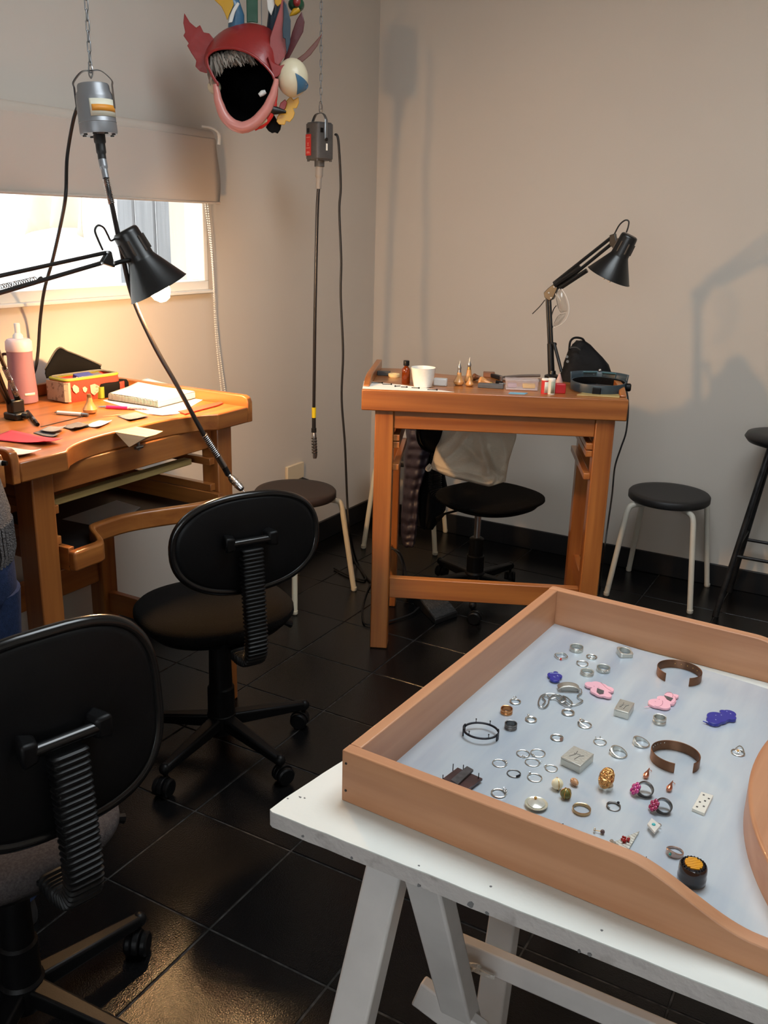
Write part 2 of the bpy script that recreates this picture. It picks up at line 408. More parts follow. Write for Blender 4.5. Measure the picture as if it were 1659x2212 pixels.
MB().tube(smooth_path([(-0.03, b1 - 0.05, 0.262), (-0.01, b1 - 0.015, 0.258), (0.004, b1 + 0.004, 0.240), (0.002, b1 + 0.006, 0.205)], 5), [0.004] * 10 + [0.006] * 6, 8).build('end_hook', WHITE_PAINT, rb)
m = MB()                                                    # bead pull: two runs and the loop at the bottom
def run(p, q, sw):
    n = int((Vector(q) - Vector(p)).length / 0.0085)
    for k in range(n + 1):
        t = k / n; c = Vector(p).lerp(Vector(q), t); c.y += sw * math.sin(t * PI * 2.3)
        m.sphere(tuple(c), 0.0033, 6, 4)
run((-0.025, b1 - 0.035, 0.0), (-0.02, 2.80 - 1.86, -0.72), 0.006)
run((-0.045, b1 - 0.025, 0.0), (-0.045, 2.855 - 1.86, -0.74), 0.006)
tag(m.build('bead_chain', BEAD, rb), kind='stuff')

# ------------------------------------------------------------------ work benches
H_B = 0.968
def bench(name, label, loc, rz, W, D, slab, cut, group, tray=True):
    t = thing(name, label, 'workbench', loc, rz, group)
    c0, c1, dp = W * 0.165, W * 0.835, (0.066 if cut == 'near' else 0.115)               # cut-out in one long edge
    arc = []
    for k in range(0, 25):
        s_ = k / 24; x = c0 + (c1 - c0) * s_
        f = 1 - abs(2 * s_ - 1) ** 3.2
        arc.append((x, dp * min(1, 0.10 + f * 0.93) if 0 < k < 24 else 0.0))
    if cut == 'near': out = [(0, 0)] + arc + [(W - 0.0, 0), (W, D), (0, D)]
    else: out = [(0, 0), (W, 0), (W, D)] + [(x, D - y) for x, y in reversed(arc)] + [(0, D)]
    MB().prism(out, H_B - slab, H_B).build('bench_top', BW['x'], t, bevel=0.004)
    rail_h = 0.032
    for x in ((-0.011, W + 0.011) if cut == 'near' else (0.011, W - 0.011)):
        m = MB(); y0, zr0 = (0.0, H_B - slab) if cut == 'near' else (0.05, H_B)
        pr = [(y0, zr0), (D, zr0), (D, H_B + rail_h), (y0 + 0.02, H_B + rail_h), (y0 + 0.006, H_B + rail_h - 0.006), (y0, H_B + rail_h - 0.02)]
        if cut == 'far': pr[3:] = [(y0 + 0.10, H_B + rail_h), (y0 + 0.05, H_B + rail_h * 0.8), (y0, H_B + 0.006)]
        m.add([(x + sx_ * 0.011, y, z) for sx_ in (-1, 1) for y, z in pr],
              [tuple(range(5, -1, -1)), tuple(range(6, 12))] + [(i, (i + 1) % 6, 6 + (i + 1) % 6, 6 + i) for i in range(6)])
        m.build('side_rail', BW['y'], t, bevel=0.003)
    if cut == 'near':
        MB().box((W / 2, D - 0.010, H_B + 0.018), (W, 0.02, 0.036)).build('back_rail', BW['x'], t, bevel=0.003)
    zl = H_B - slab
    lw, in0 = 0.064, (0.045 if cut == 'far' else 0.055)
    xs = (in0 + lw / 2, W - in0 - lw / 2 + (0.012 if cut == 'far' else 0.018)); ys = (0.035 + lw / 2, D - 0.045)
    if cut == 'far': ys = (0.024 + lw / 2, D - 0.05)
    for x in xs:
        for y in ys: MB().box((x, y, zl / 2), (lw, lw, zl)).build('leg', BW['z'], t, bevel=0.004)
        MB().box((x, (ys[0] + ys[1]) / 2, 0.235), (0.024, ys[1] - ys[0] - lw, 0.075)).build('side_stretcher', BW['y'], t, bevel=0.003)
        MB().box((x, (ys[0] + ys[1]) / 2, zl - 0.035), (0.024, ys[1] - ys[0] - lw, 0.07)).build('side_apron', BW['y'], t, bevel=0.003)
        s_ = 1 if x < W / 2 else -1
        for z in (zl - 0.105, zl - 0.185) if cut == 'near' else (zl - 0.10, zl - 0.125, zl - 0.205):
            MB().box((x + s_ * (lw / 2 + 0.011), (ys[0] + ys[1]) / 2 - 0.0, z), (0.022, ys[1] - ys[0] + lw - 0.03, 0.022)).build('tray_runner', BW['y'], t, bevel=0.002)
    xa, xb = xs[0] + lw / 2, xs[1] - lw / 2
    ah = 0.065
    MB().box(((xa + xb) / 2, ys[0] + (0.004 if cut == 'near' else -0.012), zl - ah / 2), (xb - xa, 0.026, ah)).build('front_apron', BW['x'], t, bevel=0.003)
    MB().box(((xa + xb) / 2, ys[1], zl - ah / 2), (xb - xa, 0.026, ah)).build('back_apron', BW['x'], t, bevel=0.003)
    yst = ys[0] + 0.005 if cut == 'far' else ys[1]
    MB().box(((xa + xb) / 2, yst, 0.235 if cut == 'far' else 0.36), (xb - xa, 0.03, 0.078 if cut == 'far' else 0.09)).build('long_stretcher', BW['x'], t, bevel=0.003)
    if tray:
        # pull-out catch tray with a scooped front
        zt = 0.715; x0, x1 = xa + 0.01, xb - 0.01; w = x1 - x0; y0, y1 = -0.005, D - 0.14
        arc = []
        for k in range(0, 41):
            s_ = k / 40; x = x0 + w * s_
            a = max(0.0, min(1.0, (s_ - 0.15) / 0.17)); b_ = max(0.0, min(1.0, (0.97 - s_) / 0.55))
            f = (3 * a * a - 2 * a ** 3) * (3 * b_ * b_ - 2 * b_ ** 3)
            arc.append((x, y0 + 0.118 * f))
        MB().strip(arc, [(x, y + 0.026) for x, y in arc], zt - 0.052, zt + 0.0).build('tray_front', BW['x'], t, bevel=0.007, seg=3)
        for x in (x0, x1): MB().box((x + (0.009 if x == x0 else -0.009), (y0 + y1) / 2 + 0.01, zt - 0.022), (0.018, y1 - y0 - 0.02, 0.06)).build('tray_side', BW['y'], t, bevel=0.002)
        MB().box(((x0 + x1) / 2, y1, zt - 0.02), (w, 0.018, 0.065)).build('tray_back', BW['x'], t, bevel=0.002)
        outl = [(x, y + 0.02) for x, y in arc] + [(x1 - 0.01, y1), (x0 + 0.01, y1)]
        MB().prism(outl, zt - 0.042, zt - 0.038).build('tray_sheet', DARK_SHEET, t)
        MB().box(((x0 + x1) / 2 - 0.02, 0.100, zl - 0.100), (w - 0.06, 0.03, 0.018)).build('shelf_bar', CREAM_WOOD, t, bevel=0.003)
    return t
WL = 0.828
left_bench = bench('jeweller_bench', 'orange wooden jeweller bench under the window, lit by the glowing lamp', (-1.69, 1.335, 0), PI / 2, WL, 0.63, 0.048, 'near', 'jewellers benches')
bench('jeweller_bench', 'wooden bench at the left picture edge beside the person, mostly cut off', (-1.69, 1.335 - WL - 0.062, 0), PI / 2, WL, 0.63, 0.048, 'near', 'jewellers benches')
AR = math.radians(24.5)
OR = Vector((-1.58, 2.64, 0))
ex, en = Vector((math.cos(AR), math.sin(AR), 0)), Vector((-math.sin(AR), math.cos(AR), 0))
right_bench = bench('jeweller_bench', 'wooden jeweller bench seen from behind, carrying the white cup', tuple(OR), AR, 0.888, 0.50, 0.072, 'far', 'jewellers benches', tray=False)

# bench pin jutting from the left bench
p = [Z(250, 933, H_B), Z(352, 930, H_B), Z(318, 948, H_B)]
bp_ = thing('bench_pin', 'pale wooden wedge jutting from the bench cutout', 'bench pin', (-1.74, 1.72, H_B - 0.03))
o = bp_.location
out_old = [(-1.815, 1.672), (-1.672, 1.742), (-1.640, 1.790), (-1.66, 1.812), (-1.80, 1.768)]
top = [Z(u, v, H_B + 0.002) for u, v in ((248, 933), (295, 921.5), (352, 931.5), (336, 939), (317, 944))]
low = [Z(279, 966, H_B - 0.030), Z(262, 940, H_B - 0.030), Z(318, 946, H_B - 0.006), Z(300, 930, H_B - 0.028)]
bmh = bmesh.new()
for q_ in rel(top + low, o): bmh.verts.new(q_)
bmesh.ops.convex_hull(bmh, input=bmh.verts); bmesh.ops.delete(bmh, geom=[v for v in bmh.verts if not v.link_faces], context='VERTS')
meh = bpy.data.meshes.new('wedge'); bmh.to_mesh(meh); bmh.free(); meh.materials.append(wood('pin_wood', C(220, 190, 152), C(200, 162, 122), 'x', 0.6))
wo = bpy.data.objects.new('wedge', meh); COL.objects.link(wo); wo.parent = bp_
m = MB(); m.tube(rel([(-1.74, 1.755, H_B - 0.028), (-1.74, 1.755, H_B - 0.06)], o), 0.004, 8); m.tube(rel([(-1.74, 1.742, H_B - 0.052), (-1.74, 1.768, H_B - 0.052)], o), 0.005, 8)
m.build('wing_nut', DULL, bp_)

# ------------------------------------------------------------------ office chairs
def office_chair(label, hub, rz, star, seat_ab, seat_z, back=None, fab=BLK_FAB, fab_seat=None, chrome=False, seat_off=0.03, col_r=0.031, thin=False, sx=0.0):
    t = thing('office_chair', label, 'chair', (hub[0], hub[1], 0), rz, 'black swivel work chairs')
    m = MB(); m.lathe([(0, 0.055), (0.036, 0.055), (0.042, 0.07), (0.042, 0.115), (0.034, 0.125), (0, 0.125)], 20)
    m.build('base_hub', BLK, t)
    for k in range(5):
        a = math.radians(star + 72 * k) - rz; d = Vector((math.cos(a), math.sin(a), 0))
        p = d * 0.03 + Vector((0, 0, 0.094)); q = d * 0.265 + Vector((0, 0, 0.076))
        m = MB().bar(p, q, 0.042, 0.040, w2=0.026, h2=0.026); m.sphere(tuple(q), (0.016, 0.016, 0.017), 10, 6)
        m.build('base_arm', BLK, t, bevel=0.007, seg=3)
        c = d * 0.262; sw = a + 0.9 + k * 1.3; e = Vector((math.cos(sw), math.sin(sw), 0)); f = Vector((-e.y, e.x, 0)); c2 = c + f * 0.012
        m = MB().tube([tuple(c + Vector((0, 0, 0.05))), tuple(c + Vector((0, 0, 0.075)))], 0.007, 8)
        ar = [(math.cos(x) * 0.029, math.sin(x) * 0.029 + 0.027) for x in [PI * i / 10 for i in range(11)]]
        Mx = Matrix(((f.x, 0, e.x, c2.x), (f.y, 0, e.y, c2.y), (0, 1, 0, 0), (0, 0, 0, 1)))
        m.prism(ar + [(-0.029, 0.02), (0.029, 0.02)][::1], -0.007, 0.007, Mx)
        cs = m.build('caster', BLK, t, bevel=0.002)
        for s_ in (-1, 1):
            cc = c2 + e * (0.016 * s_)
            MB().lathe([(0, -0.008), (0.022, -0.008), (0.026, -0.004), (0.026, 0.004), (0.022, 0.008), (0, 0.008)], 20, frame((cc.x, cc.y, 0.026), e)).build('wheel', BLK, cs)
    zs = seat_z
    if chrome:
        MB().lathe([(0, 0.12), (0.036, 0.12), (0.036, 0.19), (0.031, 0.195), (0.031, 0.265), (0.024, 0.27), (0, 0.27)], 20).build('column_sleeve', BLK, t)
        MB().lathe([(0, 0.26), (0.0135, 0.26), (0.0135, zs - 0.06), (0, zs - 0.06)], 16).build('gas_column', STEEL, t)
    else:
        MB().lathe([(0, 0.11), (col_r + 0.006, 0.11), (col_r + 0.005, 0.20), (col_r, 0.205), (col_r - 0.004, zs - 0.08), (0, zs - 0.08)], 20).build('gas_column', BLK, t)
    a, b = seat_ab
    th = 0.032 if thin else 0.055
    ring = lambda k, z, e=2.4: [(x, y + seat_off, z) for x, y in sup(a * k, b * k, e, 48)]
    MB().loft([ring(0.70, zs - th), ring(0.93, zs - th + 0.004), ring(1.0, zs - th * 0.55), ring(0.995, zs - th * 0.30), ring(0.95, zs - 0.006), ring(0.80, zs), ring(0.4, zs - 0.004)]).build('seat_cushion', fab_seat or fab, t, ang=70)
    MB().loft([ring(0.55, zs - th - 0.022), ring(0.86, zs - th - 0.012), ring(0.92, zs - th + 0.002)]).build('seat_shell', BLK, t)
    MB().box((0, 0, zs - th - 0.030), (0.13, 0.17, 0.03)).build('tilt_mechanism', BLK, t, bevel=0.006)
    MB().tube([(0.05, 0.0, zs - th - 0.032), (0.19, -0.01, zs - th - 0.038), (0.225, -0.012, zs - th - 0.055)], [0.005, 0.005, 0.011], 8).build('lever', BLK, t)
    if back:
        A, B_, e, yb, zc, tilt, barz, spz = back
        Mb = Matrix.Translation((0, yb, zc)) @ Matrix.Rotation(tilt, 4, 'X')
        # local of the backrest: x across, z up, +y towards the sitter; curved a little
        def rg(k, y): return [Mb @ Vector((x * k, y + 0.5 * (x * k) ** 2 * 0.9, z * k)) for x, z in sup(A, B_, e, 64)]
        MB().loft([rg(0.02, -0.016), rg(0.5, -0.016), rg(0.9, -0.014), rg(0.965, -0.011), rg(0.985, -0.002), rg(0.985, 0.008)]).build('backrest_shell', BLK, t, ang=60)
        MB().tube(rg(0.99, -0.004), 0.011, 8, closed=True).build('edge_trim', BLK_GLOSS, t, ang=80)
        MB().loft([rg(0.97, 0.004), rg(0.985, 0.02), rg(0.94, 0.036), rg(0.7, 0.044), rg(0.05, 0.046)]).build('backrest_cushion', fab, t, ang=80)
        zb_ = barz; y0 = yb - 0.034
        Pb = lambda x, y, z: tuple(Mb @ Vector((x + sx, y, z - zc)))
        MB().tube([Pb(-0.054, -0.040, zb_), Pb(0.054, -0.040, zb_)], 0.0105, 12).build('bracket_bar', BLK_GLOSS, t)
        for s_ in (-1, 1):
            m = MB().bar(Pb(s_ * 0.042, -0.036, zb_ + 0.001), Pb(s_ * 0.068, -0.030, zb_ + 0.001), 0.030, 0.034, w2=0.046, h2=0.042)
            m.build('bracket_cap', BLK, t, bevel=0.006)
        # ribbed spine: from the bracket down and round under the seat
        pth = smooth_path([Pb(0, -0.040, zb_ - 0.018), Pb(0, -0.040, zb_ - 0.09), (sx, yb - 0.055, spz + 0.13), (sx, yb - 0.060, spz + 0.05), (sx, yb - 0.042, spz + 0.005), (sx, yb - 0.0, spz - 0.012), (sx, yb + 0.045, spz - 0.012)], 10)
        rings = []; L = 0; last = None; dist = [0]
        for i in range(1, len(pth)): dist.append(dist[-1] + (pth[i] - pth[i - 1]).length)
        nr = int(dist[-1] / 0.0105)
        for k in range(nr * 4 + 1):
            s_ = dist[-1] * k / (nr * 4); i = max(j for j in range(len(dist)) if dist[j] <= s_ + 1e-9); i = min(i, len(pth) - 2)
            f = (s_ - dist[i]) / (dist[i + 1] - dist[i]); c = pth[i].lerp(pth[i + 1], f); tg = (pth[i + 1] - pth[i]).normalized()
            nrm = Vector((1, 0, 0)).cross(tg)
            ph = k % 4; g = (0.0, 0.0035, 0.0035, 0.0)[ph]
            hw, hd = 0.027 + g, 0.013 + g
            rings.append([c + Vector((1, 0, 0)) * x + nrm * y for x, y in sup(hw, hd, 5, 20)])
        MB().loft(rings).build('ribbed_spine', BLK_RIB, t, ang=25)
        MB().bar((sx, yb + 0.03, spz - 0.012), (0, -0.02, zs - th - 0.032), 0.05, 0.012).build('spine_arm', BLK, t, bevel=0.003)
    return t
rzA = math.radians(63)
office_chair('black swivel chair with an oval backrest, pulled up to the lit bench', (-1.577, 1.866), rzA, 58, (0.222, 0.205), 0.462,
             back=(0.203, 0.125, 2.35, -0.215, 0.713, math.radians(-4), 0.727, 0.40), sx=-0.014, col_r=0.034)
rzB = math.radians(75)
office_chair('black swivel chair with a tall rounded backrest at the lower left', (-1.262, 0.890), rzB, 8, (0.195, 0.185), 0.475, seat_off=0.005,
             back=(0.186, 0.160, 2.9, -0.240, 0.752, math.radians(-6), 0.752, 0.475), fab_seat=GREY_FAB)
chC = office_chair('low round black swivel stool chair behind the bench, tote bag on its seat', (-1.425, 3.335), math.radians(-109), 5, (0.212, 0.205), 0.475, fab=BLK_FAB, chrome=True, seat_off=0.06, thin=True,
             back=(0.18, 0.13, 2.35, -0.20, 0.73, math.radians(-4), 0.75, 0.40))

# ------------------------------------------------------------------ stools
def stool(label, c, ang, h, seat_m, leg_m, r=0.168, foot=0.247):
    t = thing('round_stool', label, 'stool', (c[0], c[1], 0), 0, 'stackable round stools')
    MB().lathe([(0, h - 0.034), (r - 0.006, h - 0.034), (r, h - 0.028), (r, h - 0.007), (r - 0.005, h - 0.001), (r - 0.03, h), (0, h - 0.002)], 56).build('seat', seat_m, t, ang=50)
    for k in range(4):
        a = math.radians(ang + 90 * k); d = Vector((math.cos(a), math.sin(a), 0))
        p = [d * (r * 0.45) + Vector((0, 0, h - 0.045)), d * (r * 0.86) + Vector((0, 0, h - 0.045)), d * (r + 0.012) + Vector((0, 0, h - 0.052)), d * (r + 0.026) + Vector((0, 0, h - 0.085)), d * foot + Vector((0, 0, 0.012))]
        pts = [p[0]] + smooth_path(p[1:4], 4) + [p[4]]
        l = MB().tube(pts, 0.0115, 12).build('leg', leg_m, t)
        q = d * (foot + 0.001)
        MB().lathe([(0, 0), (0.010, 0), (0.0128, 0.004), (0.0128, 0.016), (0, 0.016)], 12, Matrix.Translation((q.x, q.y, 0.0))).build('foot_cap', leg_m, l)
    return t
stool('round stool with dark brown seat and cream legs, against the left wall', (-2.095, 2.985), 34, 0.45, SEAT_BRN, CREAM_LEG)
stool('cream-legged stool in the room corner, mostly hidden behind the bench', (-2.02, 3.83), -27, 0.45, SEAT_BLK, CREAM_LEG)
stool('black-topped stool with off-white legs standing free by the right wall', (-0.776, 3.85), 45, 0.45, SEAT_BLK, mat('off_white_leg_enamel', C(206, 202, 190), 0.4))

bs = thing('bar_stool', 'tall black metal bar stool at the right picture edge', 'stool', (-0.345, 3.862, 0))
MB().lathe([(0, 0.705), (0.11, 0.705), (0.155, 0.718), (0.168, 0.735), (0.160, 0.750), (0.12, 0.758), (0, 0.760)], 48).build('seat', mat('black_vinyl', C(30, 30, 31), 0.42, bump=0.05, bscale=300), bs, ang=70)
for k in range(4):
    a = math.radians(45 + 90 * k); d = Vector((math.cos(a), math.sin(a), 0))
    p, q = d * 0.085 + Vector((0, 0, 0.71)), d * 0.222 + Vector((0, 0, 0.014))
    l = MB().tube([p, q], 0.0115, 12).build('leg', IRON, bs)
    MB().tube([q + d * -0.001 + Vector((0, 0, 0.012)), q + d * 0.002 + Vector((0, 0, -0.014))], 0.0135, 12).build('rubber_foot', RUBBER, l)
at_ = lambda k, z: (Vector((math.cos(math.radians(45 + 90 * k)), math.sin(math.radians(45 + 90 * k)), 0)) * (0.085 + (0.71 - z) / 0.696 * 0.137) + Vector((0, 0, z)))
for k in range(4):
    z = (0.26, 0.30)[k % 2]
    MB().tube([at_(k, z), at_((k + 1) % 4, z)], 0.007, 10).build('rung', IRON, bs)
MB().tube([tuple(at_(k, 0.64)) for k in range(4)], 0.006, 8, closed=True).build('collar', IRON, bs)

# ------------------------------------------------------------------ trestle table
TZ = 0.75
tb = thing('table_board', 'thick white-painted board with chipped edges, under the jewellery tray', 'table top', (-0.639, 0.843, TZ))
bw, bd, bt = 1.75, 0.775, 0.024
random.seed(3)
def edge_line(x0, y0, x1, y1, n):
    L = []
    for k in range(n):
        t_ = k / n; L.append((x0 + (x1 - x0) * t_ + random.uniform(-1, 1) * 0.0006, y0 + (y1 - y0) * t_ + random.uniform(-1, 1) * 0.0006))
    return L
out = edge_line(0.008, 0, bw, 0, 60) + edge_line(bw, 0, bw, bd, 20) + edge_line(bw, bd, 0.125, bd, 40) + edge_line(0.12, bd, 0.0, 0.010, 30) + [(0.002, 0.003)]
MB().prism(out, -bt, -0.0015).build('edge_core', CHIP, tb, ang=30)
MB().prism([(max(0.0012, x) if x < 0.5 else x, y) for x, y in out], -0.0018, 0.0).build('painted_top', CHALK, tb, ang=30)
for (u, v, r) in ((648, 1722, .0028), (622, 1725, .0018), (658, 1724, .0018), (1060, 1915, .0022), (905, 1870, .0018), (1300, 2010, .002)):
    c = Z(u, v, TZ) - tb.location; n = 9; rr = [r * random.uniform(0.6, 1.15) for _ in range(n)]
    MB().prism([(c.x + rr[k] * math.cos(2 * PI * k / n), c.y + 0.7 * rr[k] * math.sin(2 * PI * k / n)) for k in range(n)], -0.001, 0.0004).build('paint_chip', STAIN if r < .005 else CHIP, tb, smooth=False)

for (u, v, r) in ((1016, 1975, .005), (1052, 1981, .0025), (1270, 2094, .003), (1247, 2092, .002), (655, 1806, .0022), (760, 1853, .002), (905, 1918, .0025)):
    c = Y(u, v, tb.location.y) - tb.location; n = 9; rr = [r * random.uniform(0.6, 1.15) for _ in range(n)]
    c.z = max(-bt + r, min(-r, c.z))
    MB().prism([(rr[k] * math.cos(2 * PI * k / n), rr[k] * math.sin(2 * PI * k / n)) for k in range(n)], -0.001, 0.0012, frame((c.x, 0, c.z), (0, -1, 0))).build('edge_chip', STAIN, tb, smooth=False)
th_ = thing('trestle', 'white-painted wooden sawhorse under the left end of the board', 'trestle', (-0.5, 0.98, 0))
o = th_.location
top = TZ - bt
def leg(p, q, w, h, upv):
    return MB().bar(Vector(p) - o, Vector(q) - o, w, h, up=upv).build('leg', TRESTLE, th_, bevel=0.004)
def down(P0, P1):                       # carry a leg from the two seen points to floor and board
    d = (P1 - P0) / (P1.z - P0.z); return P0 + d * (top - 0.002 - P0.z), P0 + d * (0.0 - P0.z)
A0 = X(831, 1908, -0.502); A1 = X(760, 2212, -0.502)
B0 = X(952, 2012, -0.425); B1 = X(1001, 2212, -0.425)
pa, qa = down(A0, A1); pb2, qb = down(B0, B1)
leg(pa, qa, 0.055, 0.034, (0, 1, 0.3)); leg(pb2, qb, 0.052, 0.034, (0, 1, -0.3))
xr = 0.55
leg((xr, pa.y, pa.z), (xr, qa.y, qa.z), 0.055, 0.034, (0, 1, 0.3)); leg((xr + 0.06, pb2.y, pb2.z), (xr + 0.06, qb.y, qb.z), 0.052, 0.034, (0, 1, -0.3))
MB().box((0.58, pa.y + 0.025 - o.y, top - 0.036), (1.20, 0.036, 0.068)).build('top_beam', TRESTLE, th_, bevel=0.004)
# long rails on the far legs
s0 = Y(1002, 2062, 1.12); zr = s0.z
MB().box(((s0.x + 0.75) / 2 - o.x - 0.02, 1.12 - o.y + 0.012, zr), (0.75 - s0.x + 0.10, 0.02, 0.042)).build('long_rail', TRESTLE, th_, bevel=0.003)
MB().bar(Y(904, 2138, 1.03) - o, Y(1040, 2240, 1.03) - o, 0.02, 0.052).build('diagonal_brace', TRESTLE, th_, bevel=0.003)
kn = Y(1030, 2086, 1.105)
m = MB(); c = kn - o
m.tube(smooth_path([c + Vector(p) for p in ((-0.022, 0.0, 0.006), (-0.008, -0.008, -0.004), (0.006, -0.004, 0.004), (-0.004, -0.010, 0.008), (-0.012, -0.006, -0.002), (0.012, -0.004, -0.006), (0.03, 0.002, -0.010))], 5), 0.0036, 8)
m.build('knotted_cord', mat('white_cotton_cord', C(206, 202, 196), 0.9, bump=0.5, bscale=400), th_)
t2 = thing('trestle', 'second white sawhorse further back under the board, one leg in view', 'trestle', (-0.1, 1.45, 0))
o2 = t2.location
P0, P1 = Y(1081, 2052, 1.36), Y(1058, 2212, 1.30)
p_, q_ = down(P0, P1)
for dx in (0, 0.8):
    MB().bar(p_ - o2 + Vector((dx, 0, 0)), q_ - o2 + Vector((dx, 0, 0)), 0.055, 0.034, up=(0, 1, 0.3)).build('leg', TRESTLE, t2, bevel=0.004)
    MB().bar((p_.x - o2.x + dx + 0.055, p_.y - o2.y + 0.03, p_.z), (p_.x - o2.x + dx + 0.055, p_.y - o2.y + 0.28, 0), 0.052, 0.034, up=(0, 1, -0.3)).build('leg', TRESTLE, t2, bevel=0.004)
MB().box((p_.x - o2.x + 0.52, p_.y - o2.y + 0.035, top - 0.036), (1.0, 0.036, 0.068)).build('top_beam', TRESTLE, t2, bevel=0.004)

# ------------------------------------------------------------------ big tray on the table
TA = math.radians(-2.8)
tray = thing('jewellery_tray', 'large wooden catch tray lined with bright sheet metal, full of jewellery', 'tray', (-0.567, 0.914, TZ), TA)
def near_h(x):
    if x < 0.385: return 0.078
    if x > 0.535: return 0.034
    t_ = (x - 0.385) / 0.15; return 0.078 - 0.044 * (3 * t_ * t_ - 2 * t_ ** 3)
TD, TL = 0.724, 0.60
for y0, nm in ((0.0, 'side_board'), (TD - 0.019, 'side_board')):
    xs_ = [0.0, 0.2] + [0.36 + 0.008 * k for k in range(25)] + [TL]
    m = MB(); n = len(xs_)
    vs = [(x, y, z) for y in (y0, y0 + 0.019) for x in xs_ for z in (0.0, near_h(x))]
    fs = []
    for i in range(n - 1):
        a, b = 2 * i, 2 * n + 2 * i
        fs += [(a, a + 2, a + 3, a + 1), (b, b + 1, b + 3, b + 2), (a + 1, a + 3, b + 3, b + 1), (a, b, b + 2, a + 2)]
    fs += [(0, 1, 2 * n + 1, 2 * n), (2 * n - 2, 4 * n - 2, 4 * n - 1, 2 * n - 1)]
    m.add(vs, fs); m.build(nm, TW['x'], tray, bevel=0.0016)
MB().box((0.009, TD / 2, 0.0388), (0.018, TD - 0.0385, 0.0776)).build('back_board', TW['y'], tray, bevel=0.0016)
# scooped front piece
R_ = 0.457; xc = 0.462 + R_; yc = 0.345
pin = [(xc - R_ * math.cos(a), yc + R_ * math.sin(a)) for a in [math.radians(-42 + 2.1 * k) for k in range(41)]]
pin = [p for p in pin if 0.02 < p[1] < TD - 0.02]
pou = [(x + 0.034, y) for x, y in pin]
MB().prism([(0.012, 0.018)] + [(x + 0.012, min(max(y, 0.018), TD - 0.018)) for x, y in pin] + [(0.012, TD - 0.018)], 0.0025, 0.0075).build('metal_sheet', ZINC, tray, smooth=False)
MB().strip(pin, pou, 0.0, 0.056).build('scooped_front', TW['y'], tray, bevel=0.005, seg=3)
for z in (0.018, 0.060):
    MB().lathe([(0, 0), (0.0018, 0), (0.0018, 0.0006), (0, 0.0006)], 10, frame((0.007, -0.0002, z), (0, -1, 0))).build('nail_head', DARK_SHEET, tray)

# ------------------------------------------------------------------ chains and hanging flex-shaft motors
def link_mesh(L=0.030, w=0.0085, r=0.0017):
    pts = [(w * math.cos(a) * 0.5, 0, w * math.sin(a) * 0.5 + (L / 2 - w / 2 - r) * (1 if math.sin(a) >= 0 else -1)) for a in [2 * PI * (k + .5) / 10 for k in range(10)]]
    me = MB().tube(pts, r, 6, closed=True).mesh('link'); me.shade_smooth(); return me
LINK = link_mesh(); LINK.materials.append(DULL)
def chain(label, x, y, z0):
    t = thing('hanging_chain', label, 'chain', (x, y, z0), 0, 'steel chains from the ceiling')
    n = int((ZC - z0) / 0.0235)
    for k in range(n):
        l = bpy.data.objects.new('link', LINK); COL.objects.link(l); l.parent = t
        l.location = (0, 0, 0.012 + k * 0.0235); l.rotation_euler = (0, 0, 0.4 + (PI / 2 if k % 2 else 0))
    return t
# left motor: round can
ML = Y(196, 158, 1.84); top_z = ML.z
chain('steel chain holding the silver flex-shaft motor above the lit bench', ML.x, ML.y, top_z + 0.002)
ml = thing('flex_shaft_motor', 'round silver flex-shaft motor with cream label hanging above the lit bench', 'motor', tuple(ML), 0, 'flex-shaft motors on chains')
P1, P2 = Y(201, 186, 1.84), Y(214, 291, 1.84)
ax = (P2 - P1).normalized(); Lm = (P2 - P1).length
sidev = _R - ax * _R.dot(ax); sidev.normalize()
Mm = frame(P1 - ML, ax, sidev); rm = 0.047
MB().lathe([(0, -0.004), (rm * .80, -0.004), (rm * .84, 0.0), (rm * .86, 0.012), (rm * .97, 0.022), (rm, 0.030), (rm, Lm * .74), (rm * 1.015, Lm * .75), (rm * 1.015, Lm * .765), (rm, Lm * .77), (rm * 1.01, Lm * .95), (rm * .98, Lm), (0, Lm)], 36, Mm).build('motor_can', MOTOR_GREY, ml)
for k in range(8):
    a = 2 * PI * k / 8; MB().lathe([(0, 0), (0.005, 0), (0.005, 0.004), (0, 0.004)], 8, Mm @ Matrix.Translation((rm * .8 * math.cos(a), rm * .8 * math.sin(a), Lm - 0.001))).build('end_screw', DARK_SHEET, ml)
def wrap(r, a0, a1, z0, z1, M, n=16):
    return MB().grid(lambda u, v: M @ Vector((r * math.cos(a0 + (a1 - a0) * u), r * math.sin(a0 + (a1 - a0) * u), z0 + (z1 - z0) * v)), n, 1)
# angle that looks at the camera
vv = Mm.to_3x3().inverted() @ (EYE - P1); av = math.atan2(vv.y, vv.x)
sg = 1 if (Mm.to_3x3() @ Vector((math.cos(av + 0.5), math.sin(av + 0.5), 0))).dot(_R) > 0 else -1
wrap(rm + 0.0006, av - sg * 0.30, av + sg * 1.35, 0.036, 0.077, Mm).build('cream_label', mat('cream_label', C(226, 222, 202), 0.5), ml, solid=0.0008)
l2 = wrap(rm + 0.0014, av - sg * 0.20, av + sg * 1.30, 0.050, 0.065, Mm).build('orange_band', mat('orange_label_print', C(222, 146, 50), 0.5), ml, solid=0.0008)
tag(l2, 'orange band printed across the cream label')
yk = [P1 + sidev * s_ * rm * 1.03 + ax * z - ML for s_, z in ((-1, 0.055), (-1, 0.0))]
ykr = [P1 + sidev * s_ * rm * 1.03 + ax * z - ML for s_, z in ((1, 0.0), (1, 0.055))]
hp = [yk[0], yk[1], yk[1] - ax * 0.012, (yk[1] + ykr[0]) / 2 - ax * 0.034 - sidev * 0.025, (yk[1] + ykr[0]) / 2 - ax * 0.036, (yk[1] + ykr[0]) / 2 - ax * 0.034 + sidev * 0.025, ykr[0] - ax * 0.012, ykr[0], ykr[1]]
